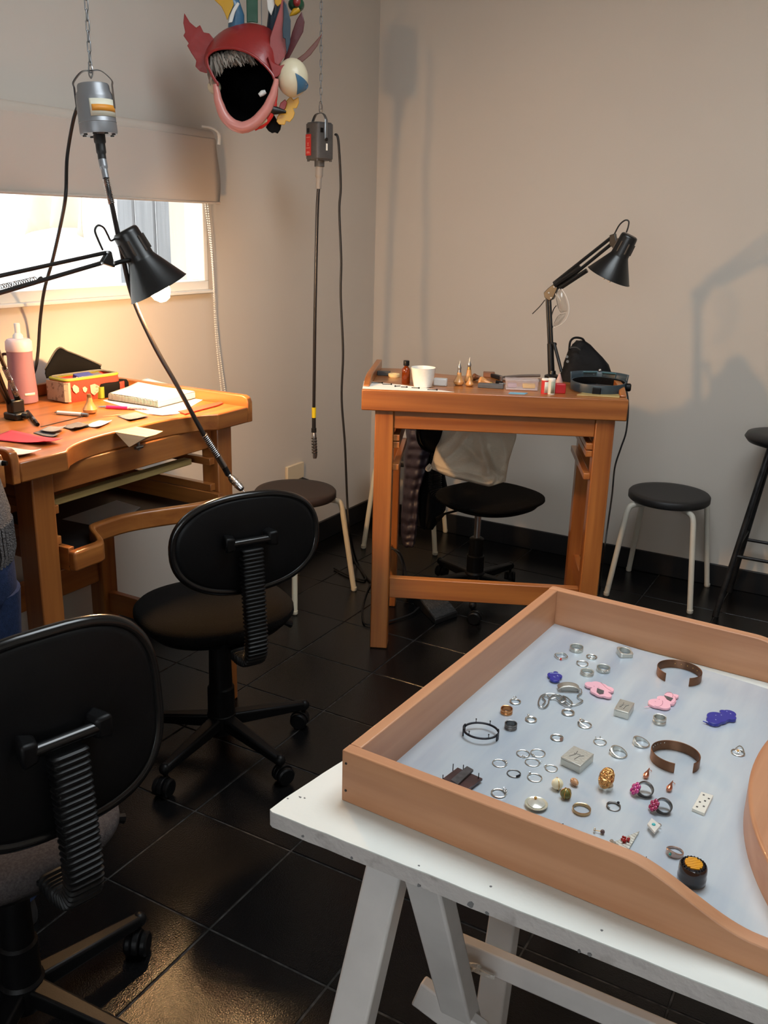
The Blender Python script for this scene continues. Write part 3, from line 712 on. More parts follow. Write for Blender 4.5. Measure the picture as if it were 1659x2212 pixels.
fw_ = ax.cross(sidev)
MB().tube([hp[0]] + smooth_path(hp[1:8], 5) + [hp[8]], 0.0075, 8, flat=0.18, up=tuple(sidev)).build('yoke', DULL, ml)
MB().tube(smooth_path([(0, 0, -0.012), (-.006, 0, -0.004), (-0.006, 0, 0.012), (0, 0, 0.020), (0.006, 0, 0.012), (0.006, 0, -0.004), (0, 0, -0.012)], 4), 0.002, 8).build('hook', STEEL, ml)
def shaft(parent, o, pts, r, name, m, n=10, k=8):
    return MB().tube(smooth_path([Vector(p) - o for p in pts], k), r, n).build(name, m, parent, ang=60)
e0 = P2
tip = Z(531, 1066, 0.742)
J = [Y(214, 291, 1.84), Y(221, 345, 1.835), Y(229, 385, 1.83), Y(241, 440, 1.83), Y(262, 540, 1.86), Y(286, 640, 1.885), Y(330, 740, 1.90), Y(385, 838, 1.925), Y(440, 938, 1.965), Y(470, 985, 2.0), Y(484, 1008, 2.02), Y(493, 1025, 2.035)]
J = [Vector(p) for p in J]
shaft(ml, ML, [J[0], J[0].lerp(J[1], .5), J[1]], [0.015] * 6 + [0.0125] * 6 + [0.0105] * 5, 'shaft_boot', RUBBER, 14)
shaft(ml, ML, [J[1], J[1].lerp(J[2], .5), J[2]], [0.0105] * 8 + [0.0085] * 9, 'grey_connector', MOTOR_GREY, 14)
def coil(parent, a, b, r, turns, wire, m, name='spring'):
    d = (b - a); ax_ = d.normalized(); x = ax_.orthogonal().normalized(); y = ax_.cross(x); N = turns * 10
    MB().tube([a + d * (i / N) + (x * math.cos(2 * PI * i / 10) + y * math.sin(2 * PI * i / 10)) * r - ML_o for i in range(N + 1)], wire, 5).build(name, m, parent)
ML_o = ML
coil(ml, J[2], J[3], 0.0078, 16, 0.0014, STEEL)
shaft(ml, ML, J[2:10], 0.0066, 'flexible_shaft', SHAFT)
coil(ml, J[8], J[9], 0.0085, 14, 0.0015, STEEL, 'spring')
shaft(ml, ML, [J[9], J[10]], 0.0095, 'silver_sleeve', STEEL, 14)
shaft(ml, ML, [J[10], J[11]], 0.0088, 'rubber_collar', RUBBER, 14)
hd = (tip - J[11]).normalized()
Mh = frame(J[11] - ML, hd); hl = (tip - J[11]).length
hpo = MB().lathe([(0, 0), (0.007, 0), (0.007, hl * .12), (0.0105, hl * .16), (0.0115, hl * .22), (0.0105, hl * .7), (0.0085, hl * .78), (0.0035, hl * .82), (0.0012, hl * .84), (0.0012, hl), (0, hl)], 18, Mh).build('handpiece', STEEL, ml)
m = MB()
for k in range(6):
    for j in range(5):
        a = 2 * PI * k / 6 + j * .5; z = hl * (0.3 + 0.08 * j)
        m.sphere((0.0112 * math.cos(a), 0.0112 * math.sin(a), z), 0.0017, 6, 4, Mh)
m.build('grip_holes', DARK_SHEET, hpo)
CL = [Y(170, 225, 1.86), Y(158, 262, 1.87), Y(145, 340, 1.88), Y(142, 420, 1.89), Y(132, 480, 1.90), Y(114, 560, 1.91), Y(96, 625, 1.915), Y(87, 690, 1.915), Y(79, 785, 1.905)]
CL = [Vector(p) for p in CL]; CL += [Vector((-2.335, 1.88, 0.9)), Vector((-2.34, 1.9, 0.4)), Vector((-2.34, 1.95, 0.012))]
CL[8] = X(79, 785, -2.33)
for i in range(3, 8): CL[i] = X(*[(142, 420), (132, 480), (114, 560), (96, 625), (87, 690)][i - 3], -1.93 - 0.075 * (i - 2))
shaft(ml, ML, CL, 0.0048, 'power_cable', CORD, 8)

# right motor: squarish casting
MR = Y(693, 236, 3.08)
chain('steel chain holding the dark grey motor near the room corner', MR.x, MR.y, MR.z + 0.002)
mr = thing('flex_shaft_motor', 'squarish dark grey motor with red label hanging near the room corner', 'motor', tuple(MR), 0, 'flex-shaft motors on chains')
ML_o = MR
T1, T2 = Y(694, 265, 3.08), Y(690, 347, 3.08)
az = math.radians(68)
Mr = Matrix.Translation(T2 - MR) @ Matrix.Rotation(az, 4, 'Z'); hh = T1.z - T2.z; hw = 0.041
MB().prism(sup(hw, hw, 5, 32), 0.004, hh - 0.004, Mr).build('motor_casing', MOTOR_DARK, mr, bevel=0.003)
for z0, z1, k in ((0.0, 0.016, 0.92), (hh - 0.014, hh, 0.95)):
    MB().prism(sup(hw * k, hw * k, 4, 32), z0, z1, Mr).build('end_cap', MOTOR_DARK, mr, bevel=0.003)
for i in (-1, 1):
    for j in (-1, 1): MB().tube([Mr @ Vector((i * .03, j * .03, -0.004)), Mr @ Vector((i * .03, j * .03, 0.006))], 0.005, 8).build('casing_screw', MOTOR_DARK, mr)
# faces turned to the viewer
fc = []
for k in range(4):
    a = az + k * PI / 2; d = Vector((math.cos(a), math.sin(a), 0)); fc.append((d.dot((EYE - T2).normalized()), d.dot(_R), d))
fc.sort(key=lambda f: -f[0]); vis = sorted(fc[:2], key=lambda f: f[1])
dl, dr = vis[0][2], vis[1][2]
def plate(d, along, z0, z1, off, w, name, m, th=0.0016):
    s_ = Vector((-d.y, d.x, 0)); c = (T2 - MR) + d * (hw + 0.0012) + s_ * off
    return MB().bar(c + Vector((0, 0, z0)), c + Vector((0, 0, z1)), w, th, up=tuple(d)).build(name, m, mr)
sl = 1 if Vector((-dl.y, dl.x, 0)).dot(_R) > 0 else -1
pl_ = plate(dl, 0, hh * 0.12, hh * 0.68, -sl * 0.012, 0.034, 'red_label', mat('red_label', C(190, 44, 36), 0.5)); tag(pl_, 'red label with faint white print')
m = MB(); s_ = Vector((-dl.y, dl.x, 0)); c0 = (T2 - MR) + dl * (hw + 0.0026) - s_ * sl * 0.012
for (z, w) in ((0.60, .022), (0.42, .006), (0.45, .008), (0.39, .008), (0.32, .024), (0.22, .016), (0.19, .020)):
    c = c0 + Vector((0, 0, hh * z)); m.bar(c - s_ * w / 2, c + s_ * w / 2, 0.0022, 0.0006, up=tuple(dl))
m.build('label_print', mat('faded_label_print', C(222, 150, 136), 0.6), mr, smooth=False)
plate(dr, 0, hh * 0.26, hh * 0.44, 0.004, 0.007, 'rating_sticker', PAPER)
for d in (dl, dr): plate(d, 0, hh * 0.72, hh * 0.84, -0.014 if d is dl else -0.018, 0.012, 'vent_slot', BLK)
ys = Vector((-dr.y, dr.x, 0)); q1 = (T2 - MR) + dr * (hw + 0.003); q0 = (T2 - MR) - dr * (hw + 0.003)
hz = [q0 + Vector((0, 0, hh * .55)), q0 + Vector((0, 0, hh + 0.012)), q0 * .65 + q1 * .35 + Vector((0, 0, hh * 0.0 + 0.0)), ]
ya = [q0 + Vector((0, 0, hh * .55)), q0 + Vector((0, 0, hh + 0.008)), q0.lerp(q1, .25) + Vector((0, 0, hh + 0.030)), q0.lerp(q1, .75) + Vector((0, 0, hh + 0.030)), q1 + Vector((0, 0, hh + 0.008)), q1 + Vector((0, 0, hh * .55))]
MB().tube([ya[0]] + smooth_path(ya[1:5], 6) + [ya[5]], 0.0065, 8, flat=0.22, up=tuple(dr)).build('yoke', DULL, mr)
MB().lathe([(0, 0), (0.006, 0), (0.006, 0.003), (0, 0.003)], 10, frame(q1 + Vector((0, 0, hh * .55)) + dr * .001, dr)).build('yoke_screw', DARK_SHEET, mr)
MB().tube(smooth_path([(0, 0, -0.014), (-.006, 0, -0.006), (-0.006, 0, 0.012), (0, 0, 0.020), (0.006, 0, 0.012), (0.006, 0, -0.006), (0, 0, -0.014)], 4), 0.002, 8).build('hook', STEEL, mr)
K = [Y(690, 347, 3.08), Y(690, 360, 3.08), Y(688, 408, 3.08), Y(685, 470, 3.08), Y(681, 650, 3.08), Y(679, 800, 3.08), Y(678, 880, 3.08), Y(678, 902, 3.08), Y(678, 925, 3.08), Y(678, 934, 3.08), Y(680, 990, 3.08)]
K = [Vector(k) for k in K]
shaft(mr, MR, [K[0], K[1]], 0.019, 'neck', MOTOR_DARK, 14)
shaft(mr, MR, [K[1], K[1].lerp(K[2], .5), K[2]], [0.0145] * 8 + [0.0105] * 9, 'grey_boot', mat('grey_rubber', C(146, 140, 134), 0.6), 14)
shaft(mr, MR, K[2:8], 0.0066, 'flexible_shaft', SHAFT)
tag(shaft(mr, MR, [K[6], K[7]], 0.0088, 'yellow_band', mat('yellow_tape', C(226, 200, 30), 0.5), 14), 'yellow tape band')
shaft(mr, MR, [K[7], K[8]], 0.0082, 'rubber_collar', RUBBER, 14)
shaft(mr, MR, [K[8], K[9]], 0.0108, 'black_nut', RUBBER, 14)
hd = (K[10] - K[9]); hl = hd.length; Mh = frame(K[9] - MR, hd)
hpo = MB().lathe([(0, 0), (0.008, 0), (0.0105, hl * .08), (0.0115, hl * .2), (0.011, hl * .9), (0.008, hl), (0, hl)], 18, Mh).build('handpiece', STEEL, mr)
m = MB()
for j in range(6): m.lathe([(0.0114, hl * (.2 + .11 * j)), (0.0122, hl * (.22 + .11 * j)), (0.0114, hl * (.24 + .11 * j))], 16, Mh)
m.build('grip_rings', DARK_SHEET, hpo)
KC = [Y(724, 290, 3.08), Y(731, 305, 3.08), Y(736, 400, 3.1), Y(733, 455, 3.1), Y(737, 560, 3.1), Y(736, 640, 3.1), Y(741, 760, 3.1), Y(738, 860, 3.1), Y(745, 960, 3.1), Y(750, 1080, 3.1), Y(756, 1150, 3.1), Z(770, 1210, 0.02), Z(800, 1255, 0.006), Z(835, 1265, 0.006)]
shaft(mr, MR, KC, 0.0046, 'power_cable', CORD, 8)

# wall socket by the brown stool with its plug lead
so = thing('wall_socket', 'cream wall socket behind the brown-seated stool', 'socket', (XL, 3.36, 0.40))
MB().box((0.008, 0, 0), (0.016, 0.13, 0.075)).build('cover_plate', mat('cream_plastic', C(214, 200, 172), 0.45), so, bevel=0.003)
q = X(652, 1037, XL + 0.02)
pc = thing('plug_lead', 'black plug and lead curving down from the wall socket', 'cable', tuple(q))
MB().tube(rel([q, q + Vector((0.03, 0.01, -0.004))], q), [0.014, 0.010], 12).build('plug', RUBBER, pc)
PL = [q + Vector((0.03, 0.01, -0.004)), X(690, 1045, XL + 0.10), X(720, 1070, XL + 0.16), X(746, 1102, XL + 0.22), X(752, 1150, XL + 0.26), Z(762, 1205, 0.01), Z(790, 1250, 0.006), Z(760, 1246, 0.006), Z(722, 1228, 0.006)]
MB().tube(smooth_path(rel(PL, q), 8), 0.0045, 8).build('lead', CORD, pc)

# ------------------------------------------------------------------ desk lamps
def spring_part(parent, a, b, r=0.006, turns=22, m=STEEL):
    d = b - a; ax_ = d.normalized(); x = ax_.orthogonal().normalized(); y = ax_.cross(x); N = turns * 8
    MB().tube([a + d * (i / N) + (x * math.cos(2 * PI * i / 8) + y * math.sin(2 * PI * i / 8)) * r for i in range(N + 1)], 0.0011, 4).build('spring', m, parent)
def shade_of(parent, T_, axis, L, r_top, r_mouth, slot_dir):
    M = frame(T_, axis, slot_dir); rt = r_top; k = 0.47
    prof = [(0.0, 0.0), (rt * .82, 0.0), (rt * .95, L * .02), (rt, L * .06), (rt * 1.06, L * k), (rt * 1.12, L * (k + .03)), (r_mouth * .97, L * .985), (r_mouth, L), (r_mouth * .985, L), (rt * 1.06, L * (k + .045)), (rt * .98, L * k), (rt * .9, L * .09), (0, L * .09)]
    s_ = MB().lathe(prof, 44, M).build('lamp_shade', LAMP_BLK, parent, ang=40)
    m = MB()
    MB().lathe([(r_mouth * .935, L * .97), (rt * 1.0, L * (k + .055)), (rt * .93, L * (k - .0)), (rt * .84, L * .1)], 44, M).build('shade_lining', LAMP_IN, parent, ang=60)
    for j in range(7):
        a = 2 * PI * j / 7
        for w in (0,):
            p = M @ Vector((rt * 1.03 * math.cos(a), rt * 1.03 * math.sin(a), L * .16)); q_ = M @ Vector((rt * 1.06 * math.cos(a), rt * 1.06 * math.sin(a), L * .40))
            m.tube([p, q_], 0.0035, 6)
    m.build('vent_slots', mat('vent_glow_tint', C(58, 50, 42), 0.6), parent)  # solid rods for the slits; warm grey paints in the lamplight showing through
    return M
# left lamp (on)
base = Z(36, 905, H_B); base.z = H_B
ll = thing('desk_lamp', 'black spring-arm desk lamp, its bulb glowing over the left bench', 'lamp', tuple(base), 0, 'black desk lamps')
O = base
MB().box((0, 0, 0.010), (0.052, 0.046, 0.020)).box((0.0, 0.0, 0.036), (0.026, 0.042, 0.036)).build('clamp_base', LAMP_BLK, ll, bevel=0.005)
MB().tube([(0.02, 0.0, 0.012), (0.040, 0.004, 0.012)], 0.007, 10).build('clamp_screw', LAMP_BLK, ll)
elbow = Vector((-1.800, 1.345, 1.335)); hj = X(240, 560, -1.845)
def pair(a, b, gap, r, up=(0, 0, 1)):
    d = (b - a).normalized(); u = (Vector(up) - d * d.dot(Vector(up))).normalized()
    for s_ in (-1, 1): MB().tube([a + u * gap * s_ - O, b + u * gap * s_ - O], r, 8).build('arm_rod', LAMP_BLK, ll)
sv = Vector((-0.6, 0.5, 0.62)).normalized()
la, lb = base + Vector((0, -0.005, 0.05)), elbow + Vector((-.02, 0, -.03))
pair(la, lb, 0.016, 0.0052, (0.3, 1, 0.2))
spring_part(ll, la.lerp(lb, .08) - O + Vector((.012, 0.01, 0)), la.lerp(lb, .40) - O + Vector((.012, 0.01, 0)))
r1a, r1b = X(228, 546, -1.845), None
r2a = X(220, 568, -1.845)
e1, e2 = elbow + Vector((0, 0.01, 0.022)), elbow + Vector((0.0, -0.005, -0.022))
fit = lambda p, u, v, x: X(u, v, x)
q1, q2 = X(-60, 609, -1.815), X(-60, 650, -1.815)
MB().tube(rel([r1a, q1], O), 0.0050, 8).build('arm_rod', LAMP_BLK, ll)
MB().tube(rel([r2a, q2], O), 0.0056, 8).build('arm_rod', LAMP_BLK, ll)
MB().bar(q1 - O + Vector((0, 0, .012)), q2 - O + Vector((0, 0, -.012)), 0.022, 0.028).build('elbow_plate', LAMP_BLK, ll, bevel=0.004)
mid = (q1 + q2) / 2
for dy in (-0.012, 0.012): MB().tube([la + Vector((0, dy, 0)) - O, mid + Vector((0, dy, -0.01)) - O], 0.0052, 8).build('arm_rod', LAMP_BLK, ll)
spring_part(ll, X(78, 602, -1.842) - O, q2.lerp(q1, .4) - O, 0.005, 26)
MB().tube(rel([X(86, 601, -1.842), X(90, 606, -1.842)], O), 0.007, 8).build('arm_knuckle', LAMP_BLK, ll)
# head bracket: a three-cornered plate with three rivets
pts = [X(232, 541, -1.845), X(216, 568, -1.845), X(246, 578, -1.845), X(238, 543, -1.845)]
nrm = ((pts[1] - pts[0]).cross(pts[2] - pts[0])).normalized()
m = MB(); ring0 = [p - O + nrm * 0.007 for p in pts]; ring1 = [p - O - nrm * 0.007 for p in pts]
m.loft([ring0, ring1]); hb = m.build('head_bracket', LAMP_BLK, ll, bevel=0.003)
for (u, v) in ((233, 545), (221, 569), (246, 568)):
    p = X(u, v, -1.845); d = (EYE - p).normalized()
    MB().lathe([(0, 0), (0.0042, 0), (0.0034, 0.002), (0, 0.0024)], 10, frame(p - O + d * 0.009, d)).build('rivet', STEEL, hb)
Tt = X(268, 497, -1.862); axis = Vector((0.33, 0.35, -0.88)).normalized(); LS = 0.172
Ms = shade_of(ll, Tt - O, axis, LS, 0.036, 0.086, (1, 0, 0))
pk = X(268, 560, -1.845)
MB().tube(rel([X(246, 570, -1.845), X(258, 566, -1.846), Tt + axis * LS * .47], O), 0.006, 10).build('swivel_stem', LAMP_BLK, ll)
MB().tube(smooth_path(rel([X(222, 540, -1.85), X(212, 518, -1.85), X(205, 498, -1.85), X(212, 487, -1.85), X(224, 492, -1.853), X(233, 508, -1.856), X(240, 520, -1.86), Tt + axis * 0.02 - _R * 0.03], O), 5), 0.0026, 8).build('lamp_cable', CORD, ll)
bc = Tt + axis * (LS + 0.008)
m = MB().lathe([(0, 0.03), (0.014, 0.026), (0.025, 0.012), (0.029, -0.006), (0.024, -0.026), (0.014, -0.045), (0.012, -0.07), (0, -0.07)], 20, frame(bc - O, axis))
BULB = bpy.data.materials.new('glowing_bulb'); BULB.use_nodes = True
bn = BULB.node_tree.nodes['Principled BSDF']; bn.inputs['Base Color'].default_value = (1, .9, .75, 1)
bn.inputs['Emission Color'].default_value = (1.0, 0.57, 0.25, 1); bn.inputs['Emission Strength'].default_value = BULB_STRENGTH
m.build('glowing_bulb', BULB, ll)

# right lamp (off)
YR = 3.30
base = Z(1192, 818, H_B); base.z = H_B; YR = base.y
lr = thing('desk_lamp', 'black spring-arm desk lamp, unlit, on the bench with the white cup', 'lamp', tuple(base), 0, 'black desk lamps')
O = base
MB().lathe([(0, 0), (0.028, 0), (0.028, 0.012), (0.014, 0.018), (0.012, 0.03), (0, 0.03)], 20).build('clamp_base', LAMP_BLK, lr)
y_ = YR
for (a, b) in (((1190, 812), (1182, 642)), ((1195, 812), (1187, 642))):
    MB().tube(rel([Y(*a, y_), Y(*b, y_)], O), 0.0066, 10).build('arm_rod', LAMP_BLK, lr)
MB().tube(rel([Y(1189, 742, y_), Y(1191, 812, y_)], O), 0.0125, 10).build('spring_sleeve', LAMP_BLK, lr)
MB().tube(rel([Y(1197, 742, y_ - .01), Y(1213, 803, y_ - .01)], O), 0.0062, 8).build('brace', LAMP_BLK, lr)
MB().tube(rel([Y(1189, 742, y_), Y(1200, 744, y_ - .01)], O), 0.007, 8).build('brace_pin', LAMP_BLK, lr)
def quad(name, px, yy, th, parent, m, O_):
    ring = [Y(u, v, yy) - O_ for u, v in px]
    return MB().loft([[p + Vector((0, -th / 2, 0)) for p in ring], [p + Vector((0, th / 2, 0)) for p in ring]]).build(name, m, parent, bevel=0.002)
quad('elbow_plate', [(1176, 632), (1186, 622), (1199, 612), (1206, 622), (1196, 646), (1188, 650), (1178, 642)], y_, 0.02, lr, LAMP_BLK, O)
for (u, v) in ((1185, 633), (1197, 620), (1190, 644)):
    p = Y(u, v, y_ - .011); MB().lathe([(0, 0), (0.004, 0), (0, 0.0024)], 8, frame(p - O, (0, -1, 0))).build('rivet', STEEL, lr)
MB().tube(rel([Y(1196, 612, y_), Y(1322, 512, y_)], O), 0.0062, 8).build('arm_rod', LAMP_BLK, lr)
MB().tube(rel([Y(1204, 622, y_), Y(1322, 526, y_)], O), 0.0062, 8).build('arm_rod', LAMP_BLK, lr)
MB().tube(rel([Y(1198, 616, y_ - .008), Y(1254, 578, y_ - .008)], O), 0.0095, 8).build('spring_sleeve', LAMP_BLK, lr)
MB().tube(rel([Y(1210, 622, y_ - .008), Y(1268, 584, y_ - .008)], O), 0.0080, 8).build('spring_sleeve', LAMP_BLK, lr)
quad('head_bracket', [(1318, 508), (1330, 504), (1334, 528), (1342, 536), (1334, 541), (1318, 530)], y_, 0.018, lr, LAMP_BLK, O)
Tr = Y(1361, 508, y_ - 0.01); Mo = Y(1315, 597, y_ - 0.01)
axr = (Mo - Tr).normalized() + Vector((0, 0.0, 0)); axr.normalize(); LR = (Mo - Tr).length
Msr = shade_of(lr, Tr - O, axr, LR, 0.030, 0.080, (1, 0, 0))
MB().tube(rel([Y(1338, 536, y_), Tr + axr * LR * .36], O), 0.006, 8).build('swivel_stem', LAMP_BLK, lr)
MB().tube(smooth_path(rel([Y(1327, 506, y_), Y(1338, 486, y_), Y(1350, 476, y_), Y(1358, 478, y_), Y(1357, 490, y_), Y(1353, 502, y_)], O), 6), 0.0026, 8).build('lamp_cable', CORD, lr)
CFL = mat('cfl_tube', C(214, 210, 204), 0.25)
for k in range(3):
    a = 2 * PI * k / 3 + .4; px_ = Msr @ Vector((0.013 * math.cos(a), 0.013 * math.sin(a), LR * .5)); dd = axr
    MB().tube([px_, px_ + dd * (LR * .5 + 0.010), px_ + dd * (LR * .5 + 0.016)], [0.0062, 0.0062, 0.003], 10).build('fluorescent_tube', CFL, lr)
MB().tube(smooth_path(rel([Y(1177, 648, y_), Y(1166, 662, y_), Y(1150, 678, y_)], O), 5), 0.0018, 6).build('loose_wire', CORD, lr)

# safety glasses hooked on the elbow
g = Y(1207, 632, y_ - .03)
gl_ = thing('safety_glasses', 'clear safety glasses hooked on the elbow of the unlit lamp', 'glasses', tuple(g))
CLEAR = bpy.data.materials.new('clear_plastic'); CLEAR.use_nodes = True
nt = CLEAR.node_tree; nt.nodes.remove(nt.nodes['Principled BSDF'])
tr = nt.nodes.new('ShaderNodeBsdfTransparent'); tr.inputs['Color'].default_value = (0.93, 0.93, 0.92, 1)
gg = nt.nodes.new('ShaderNodeBsdfGlossy'); gg.inputs['Roughness'].default_value = 0.08
fr = nt.nodes.new('ShaderNodeLayerWeight'); fr.inputs['Blend'].default_value = 0.25
mx = nt.nodes.new('ShaderNodeMixShader')
nt.links.new(fr.outputs['Facing'], mx.inputs[0]); nt.links.new(tr.outputs[0], mx.inputs[1]); nt.links.new(gg.outputs[0], mx.inputs[2]); nt.links.new(mx.outputs[0], nt.nodes['Material Output'].inputs['Surface'])
def lensq(px0, px1, bul):
    def f(u, v):
        a = Vector(px0[0]).lerp(Vector(px0[1]), v); b = Vector(px1[0]).lerp(Vector(px1[1]), v)
        w = 1 - (2 * v - 1) ** 4 * .35
        c = a.lerp(b, 0.5 + (u - .5) * w)
        return Y(c.x, c.y, y_ - .03 - bul * math.sin(PI * u) * math.sin(PI * v)) - g
    return f
MB().grid(lensq(((1199, 634), (1208, 676)), ((1214, 624), (1229, 672)), .012), 8, 8).build('lens', CLEAR, gl_, solid=0.002)
MB().grid(lensq(((1206, 680), (1194, 704)), ((1225, 676), (1205, 706)), .012), 8, 8).build('lens', CLEAR, gl_, solid=0.002)
FR = mat('clear_frame_plastic', C(206, 204, 200), 0.2, spec=0.6)
MB().tube(smooth_path([Y(u, v, y_ - .032) - g for u, v in ((1213, 624), (1222, 638), (1228, 655), (1229, 674), (1223, 690), (1210, 702), (1195, 708))], 5), 0.0016, 6).build('brow_frame', FR, gl_)
MB().tube(smooth_path([Y(u, v, y_ + .02) - g for u, v in ((1202, 660), (1196, 668), (1191, 685), (1192, 700), (1195, 708))], 5), 0.0018, 6).build('temple', RUBBER, gl_)
MB().tube(smooth_path([Y(u, v, y_ - .02) - g for u, v in ((1200, 634), (1206, 660), (1215, 677), (1222, 676))], 5), 0.0015, 6).build('nose_bridge', FR, gl_)

# ------------------------------------------------------------------ carnival mask hanging from the ceiling
Fh = Vector((_F.x, _F.y, 0)).normalized()
OM = Y(525, 180, 2.5)
mk = thing('carnival_mask', 'red papier-mache carnival mask with bulging eye and black hollow, hung from the ceiling', 'mask', tuple(OM))
def MP(u, v, d=0.0):
    r_ = ray(u, v); t_ = ((OM - EYE).dot(Fh) + d) / r_.dot(Fh); return EYE + r_ * t_ - OM
def pm(name, c, rough=0.38, **k): return mat(name, c, rough, coat=0.15, bump=0.12, bscale=40, **k)
RED = pm('mask_red', C(142, 38, 36)); PINK = pm('mask_pink', C(204, 132, 122)); MBLK = mat('mask_black_inside', C(10, 10, 11), 0.85, spec=0.1)
DKRED = pm('mask_dark_red', C(84, 24, 28)); YEL = pm('mask_yellow', C(196, 148, 30)); BLU = pm('mask_blue', C(62, 104, 134)); GRN = pm('mask_green', C(28, 74, 52))
CRM = pm('mask_cream', C(218, 206, 176)); DKBL = pm('mask_dark_blue', C(34, 56, 70)); BRN = pm('mask_brown', C(112, 66, 56)); WHT = pm('mask_white', C(214, 212, 206))
cx_, cy_ = 525.0, 182.0
def polar(pts):
    L = sorted((math.atan2(v - cy_, u - cx_), math.hypot(u - cx_, v - cy_)) for u, v in pts)
    def f(a):
        a = (a + PI) % (2 * PI) - PI
        for (a0, r0), (a1, r1) in zip(L, L[1:] + [(L[0][0] + 2 * PI, L[0][1])]):
            aa = a if a >= L[0][0] else a + 2 * PI
            if a0 <= aa <= a1: return r0 + (r1 - r0) * (aa - a0) / max(1e-6, a1 - a0)
        return L[0][1]
    return f
opn = polar([(447, 120), (463, 108), (490, 104), (520, 108), (545, 119), (565, 135), (580, 150), (592, 167), (588, 192), (580, 216), (565, 242), (545, 262), (525, 270), (505, 264), (490, 250), (479, 226), (473, 200), (470, 180), (458, 160), (448, 140)])
outr = polar([(440, 126), (446, 104), (458, 86), (476, 69), (505, 54), (535, 49), (565, 53), (585, 62), (600, 82), (606, 112), (604, 150), (602, 168), (600, 192), (592, 222), (577, 252), (557, 276), (530, 289), (505, 284), (485, 265), (473, 237), (466, 205), (464, 180), (453, 160), (441, 140)])
NA = 56
def mring(f, k, d, dv=0.0): return [MP(cx_ + f(2 * PI * i / NA) * k * math.cos(2 * PI * i / NA), cy_ + dv + f(2 * PI * i / NA) * k * math.sin(2 * PI * i / NA), d) for i in range(NA)]
mid_ = lambda a: 0.45 * opn(a) + 0.55 * outr(a)
MB().loft([mring(opn, 1.0, 0.0), mring(mid_, 1.0, 0.02), mring(outr, 0.985, 0.065), mring(outr, 1.0, 0.12), mring(outr, 0.88, 0.19), mring(outr, 0.6, 0.245), mring(outr, 0.2, 0.27)], cap=False).add([], []).build('helmet', RED, mk, ang=80)
m = MB().add(mring(mid_, .03, .2395), [tuple(range(NA))]).loft([mring(opn, 0.995, 0.002), mring(opn, 1.02, 0.03), mring(mid_, 0.96, 0.10), mring(mid_, 0.84, 0.17), mring(mid_, 0.55, 0.22), mring(mid_, 0.02, 0.24)], cap=False)
m.build('dark_hollow', MBLK, mk, ang=80)
def rimpath(a0, a1, k=1.0, d=-0.002, n=30):
    return [MP(cx_ + opn(a) * k * math.cos(a), cy_ + opn(a) * k * math.sin(a), d) for a in [a0 + (a1 - a0) * i / n for i in range(n + 1)]]
MB().tube(rimpath(-PI * 1.02, -0.17, 1.0), 0.0045, 8).build('red_rim', RED, mk)
rr = [0.008 + 0.010 * math.sin(PI * min(1, max(0, i / 34))) for i in range(35)]
MB().tube(rimpath(-0.16, PI * 1.0, 1.07, 0.002, 34), rr, 12).build('pink_lip', PINK, mk)
m = MB(); random.seed(11)
for k in range(260):
    s_ = random.random(); u = 452 + 92 * s_ + random.uniform(-3, 3); v0 = 108 + 26 * (1 - s_) ** 3 * 0.6 + random.uniform(-2, 20)
    ln = random.uniform(10, 20) + 26 * max(0, 1 - s_ * 2.6); dd = random.uniform(0.012, 0.05)
    p = MP(u, v0, dd); q = MP(u + random.uniform(-6, 9) + 5, v0 + ln, dd + random.uniform(-.012, .005)); mdl = (p + q) / 2 + Vector((random.uniform(-1, 1) * .004, random.uniform(-1, 1) * .004, 0))
    m.tube([p, mdl, q], [0.0045, 0.0035, 0.0010], 4)
tag(m.build('wool_fringe', mat('grey_wool', C(150, 140, 130), 0.95, spec=0.1, noise=0.35, nscale=40), mk), 'grey woolly fringe inside the brow', kind='stuff')
def plate_px(name, px, d, th, m, curve=0.0, label=None, bev=0.002):
    if sum((px[i][0] * px[(i + 1) % len(px)][1] - px[(i + 1) % len(px)][0] * px[i][1]) for i in range(len(px))) < 0: px = px[::-1]
    us = [p[0] for p in px]; uc = (min(us) + max(us)) / 2; uw = max(1, (max(us) - min(us)) / 2)
    f = lambda u, dd: d + dd + curve * ((u - uc) / uw) ** 2
    o_ = MB().loft([[MP(u, v, f(u, 0)) for u, v in px], [MP(u, v, f(u, th)) for u, v in px]]).build(name, m, mk, bevel=bev)
    if label: o_['label'] = label
    return o_
plate_px('ear_wing', [(398, 28), (410, 48), (424, 60), (432, 54), (440, 70), (452, 72), (462, 84), (470, 105), (462, 130), (462, 158), (444, 158), (432, 154), (422, 144), (424, 131), (414, 116), (404, 98), (408, 94), (396, 77), (400, 70), (396, 50)], 0.09, 0.012, RED, label='jagged red wing')
plate_px('ear_wing', [(610, -6), (619, 9), (627, 45), (625, 90), (616, 121), (601, 142), (588, 133), (581, 115), (583, 81), (595, 45), (605, 15)], 0.015, 0.012, pm('mask_rose', C(150, 66, 64)), 0.015, 'rose pink ear')
plate_px('ear_stripe', [(612, 0), (619, 9), (628, 45), (627, 92), (619, 118), (616, 84), (611, 82), (610, 62), (612, 40)], 0.010, 0.006, DKBL, 0.0, 'blue-grey stripe along the ear')
plate_px('red_horn', [(652, 25), (658, 48), (655, 69), (640, 97), (624, 127), (612, 132), (622, 104), (631, 69), (641, 42)], 0.07, 0.022, DKRED, label='dark red leaf-shaped horn')
plate_px('thin_horn', [(697, 71), (686, 99), (671, 119), (650, 137), (636, 131), (657, 116), (678, 93)], 0.09, 0.014, BRN, label='thin curved brown horn')
plate_px('red_cheek', [(578, 122), (590, 136), (606, 142), (618, 138), (612, 152), (600, 166), (592, 168), (586, 150)], 0.0, 0.03, RED)
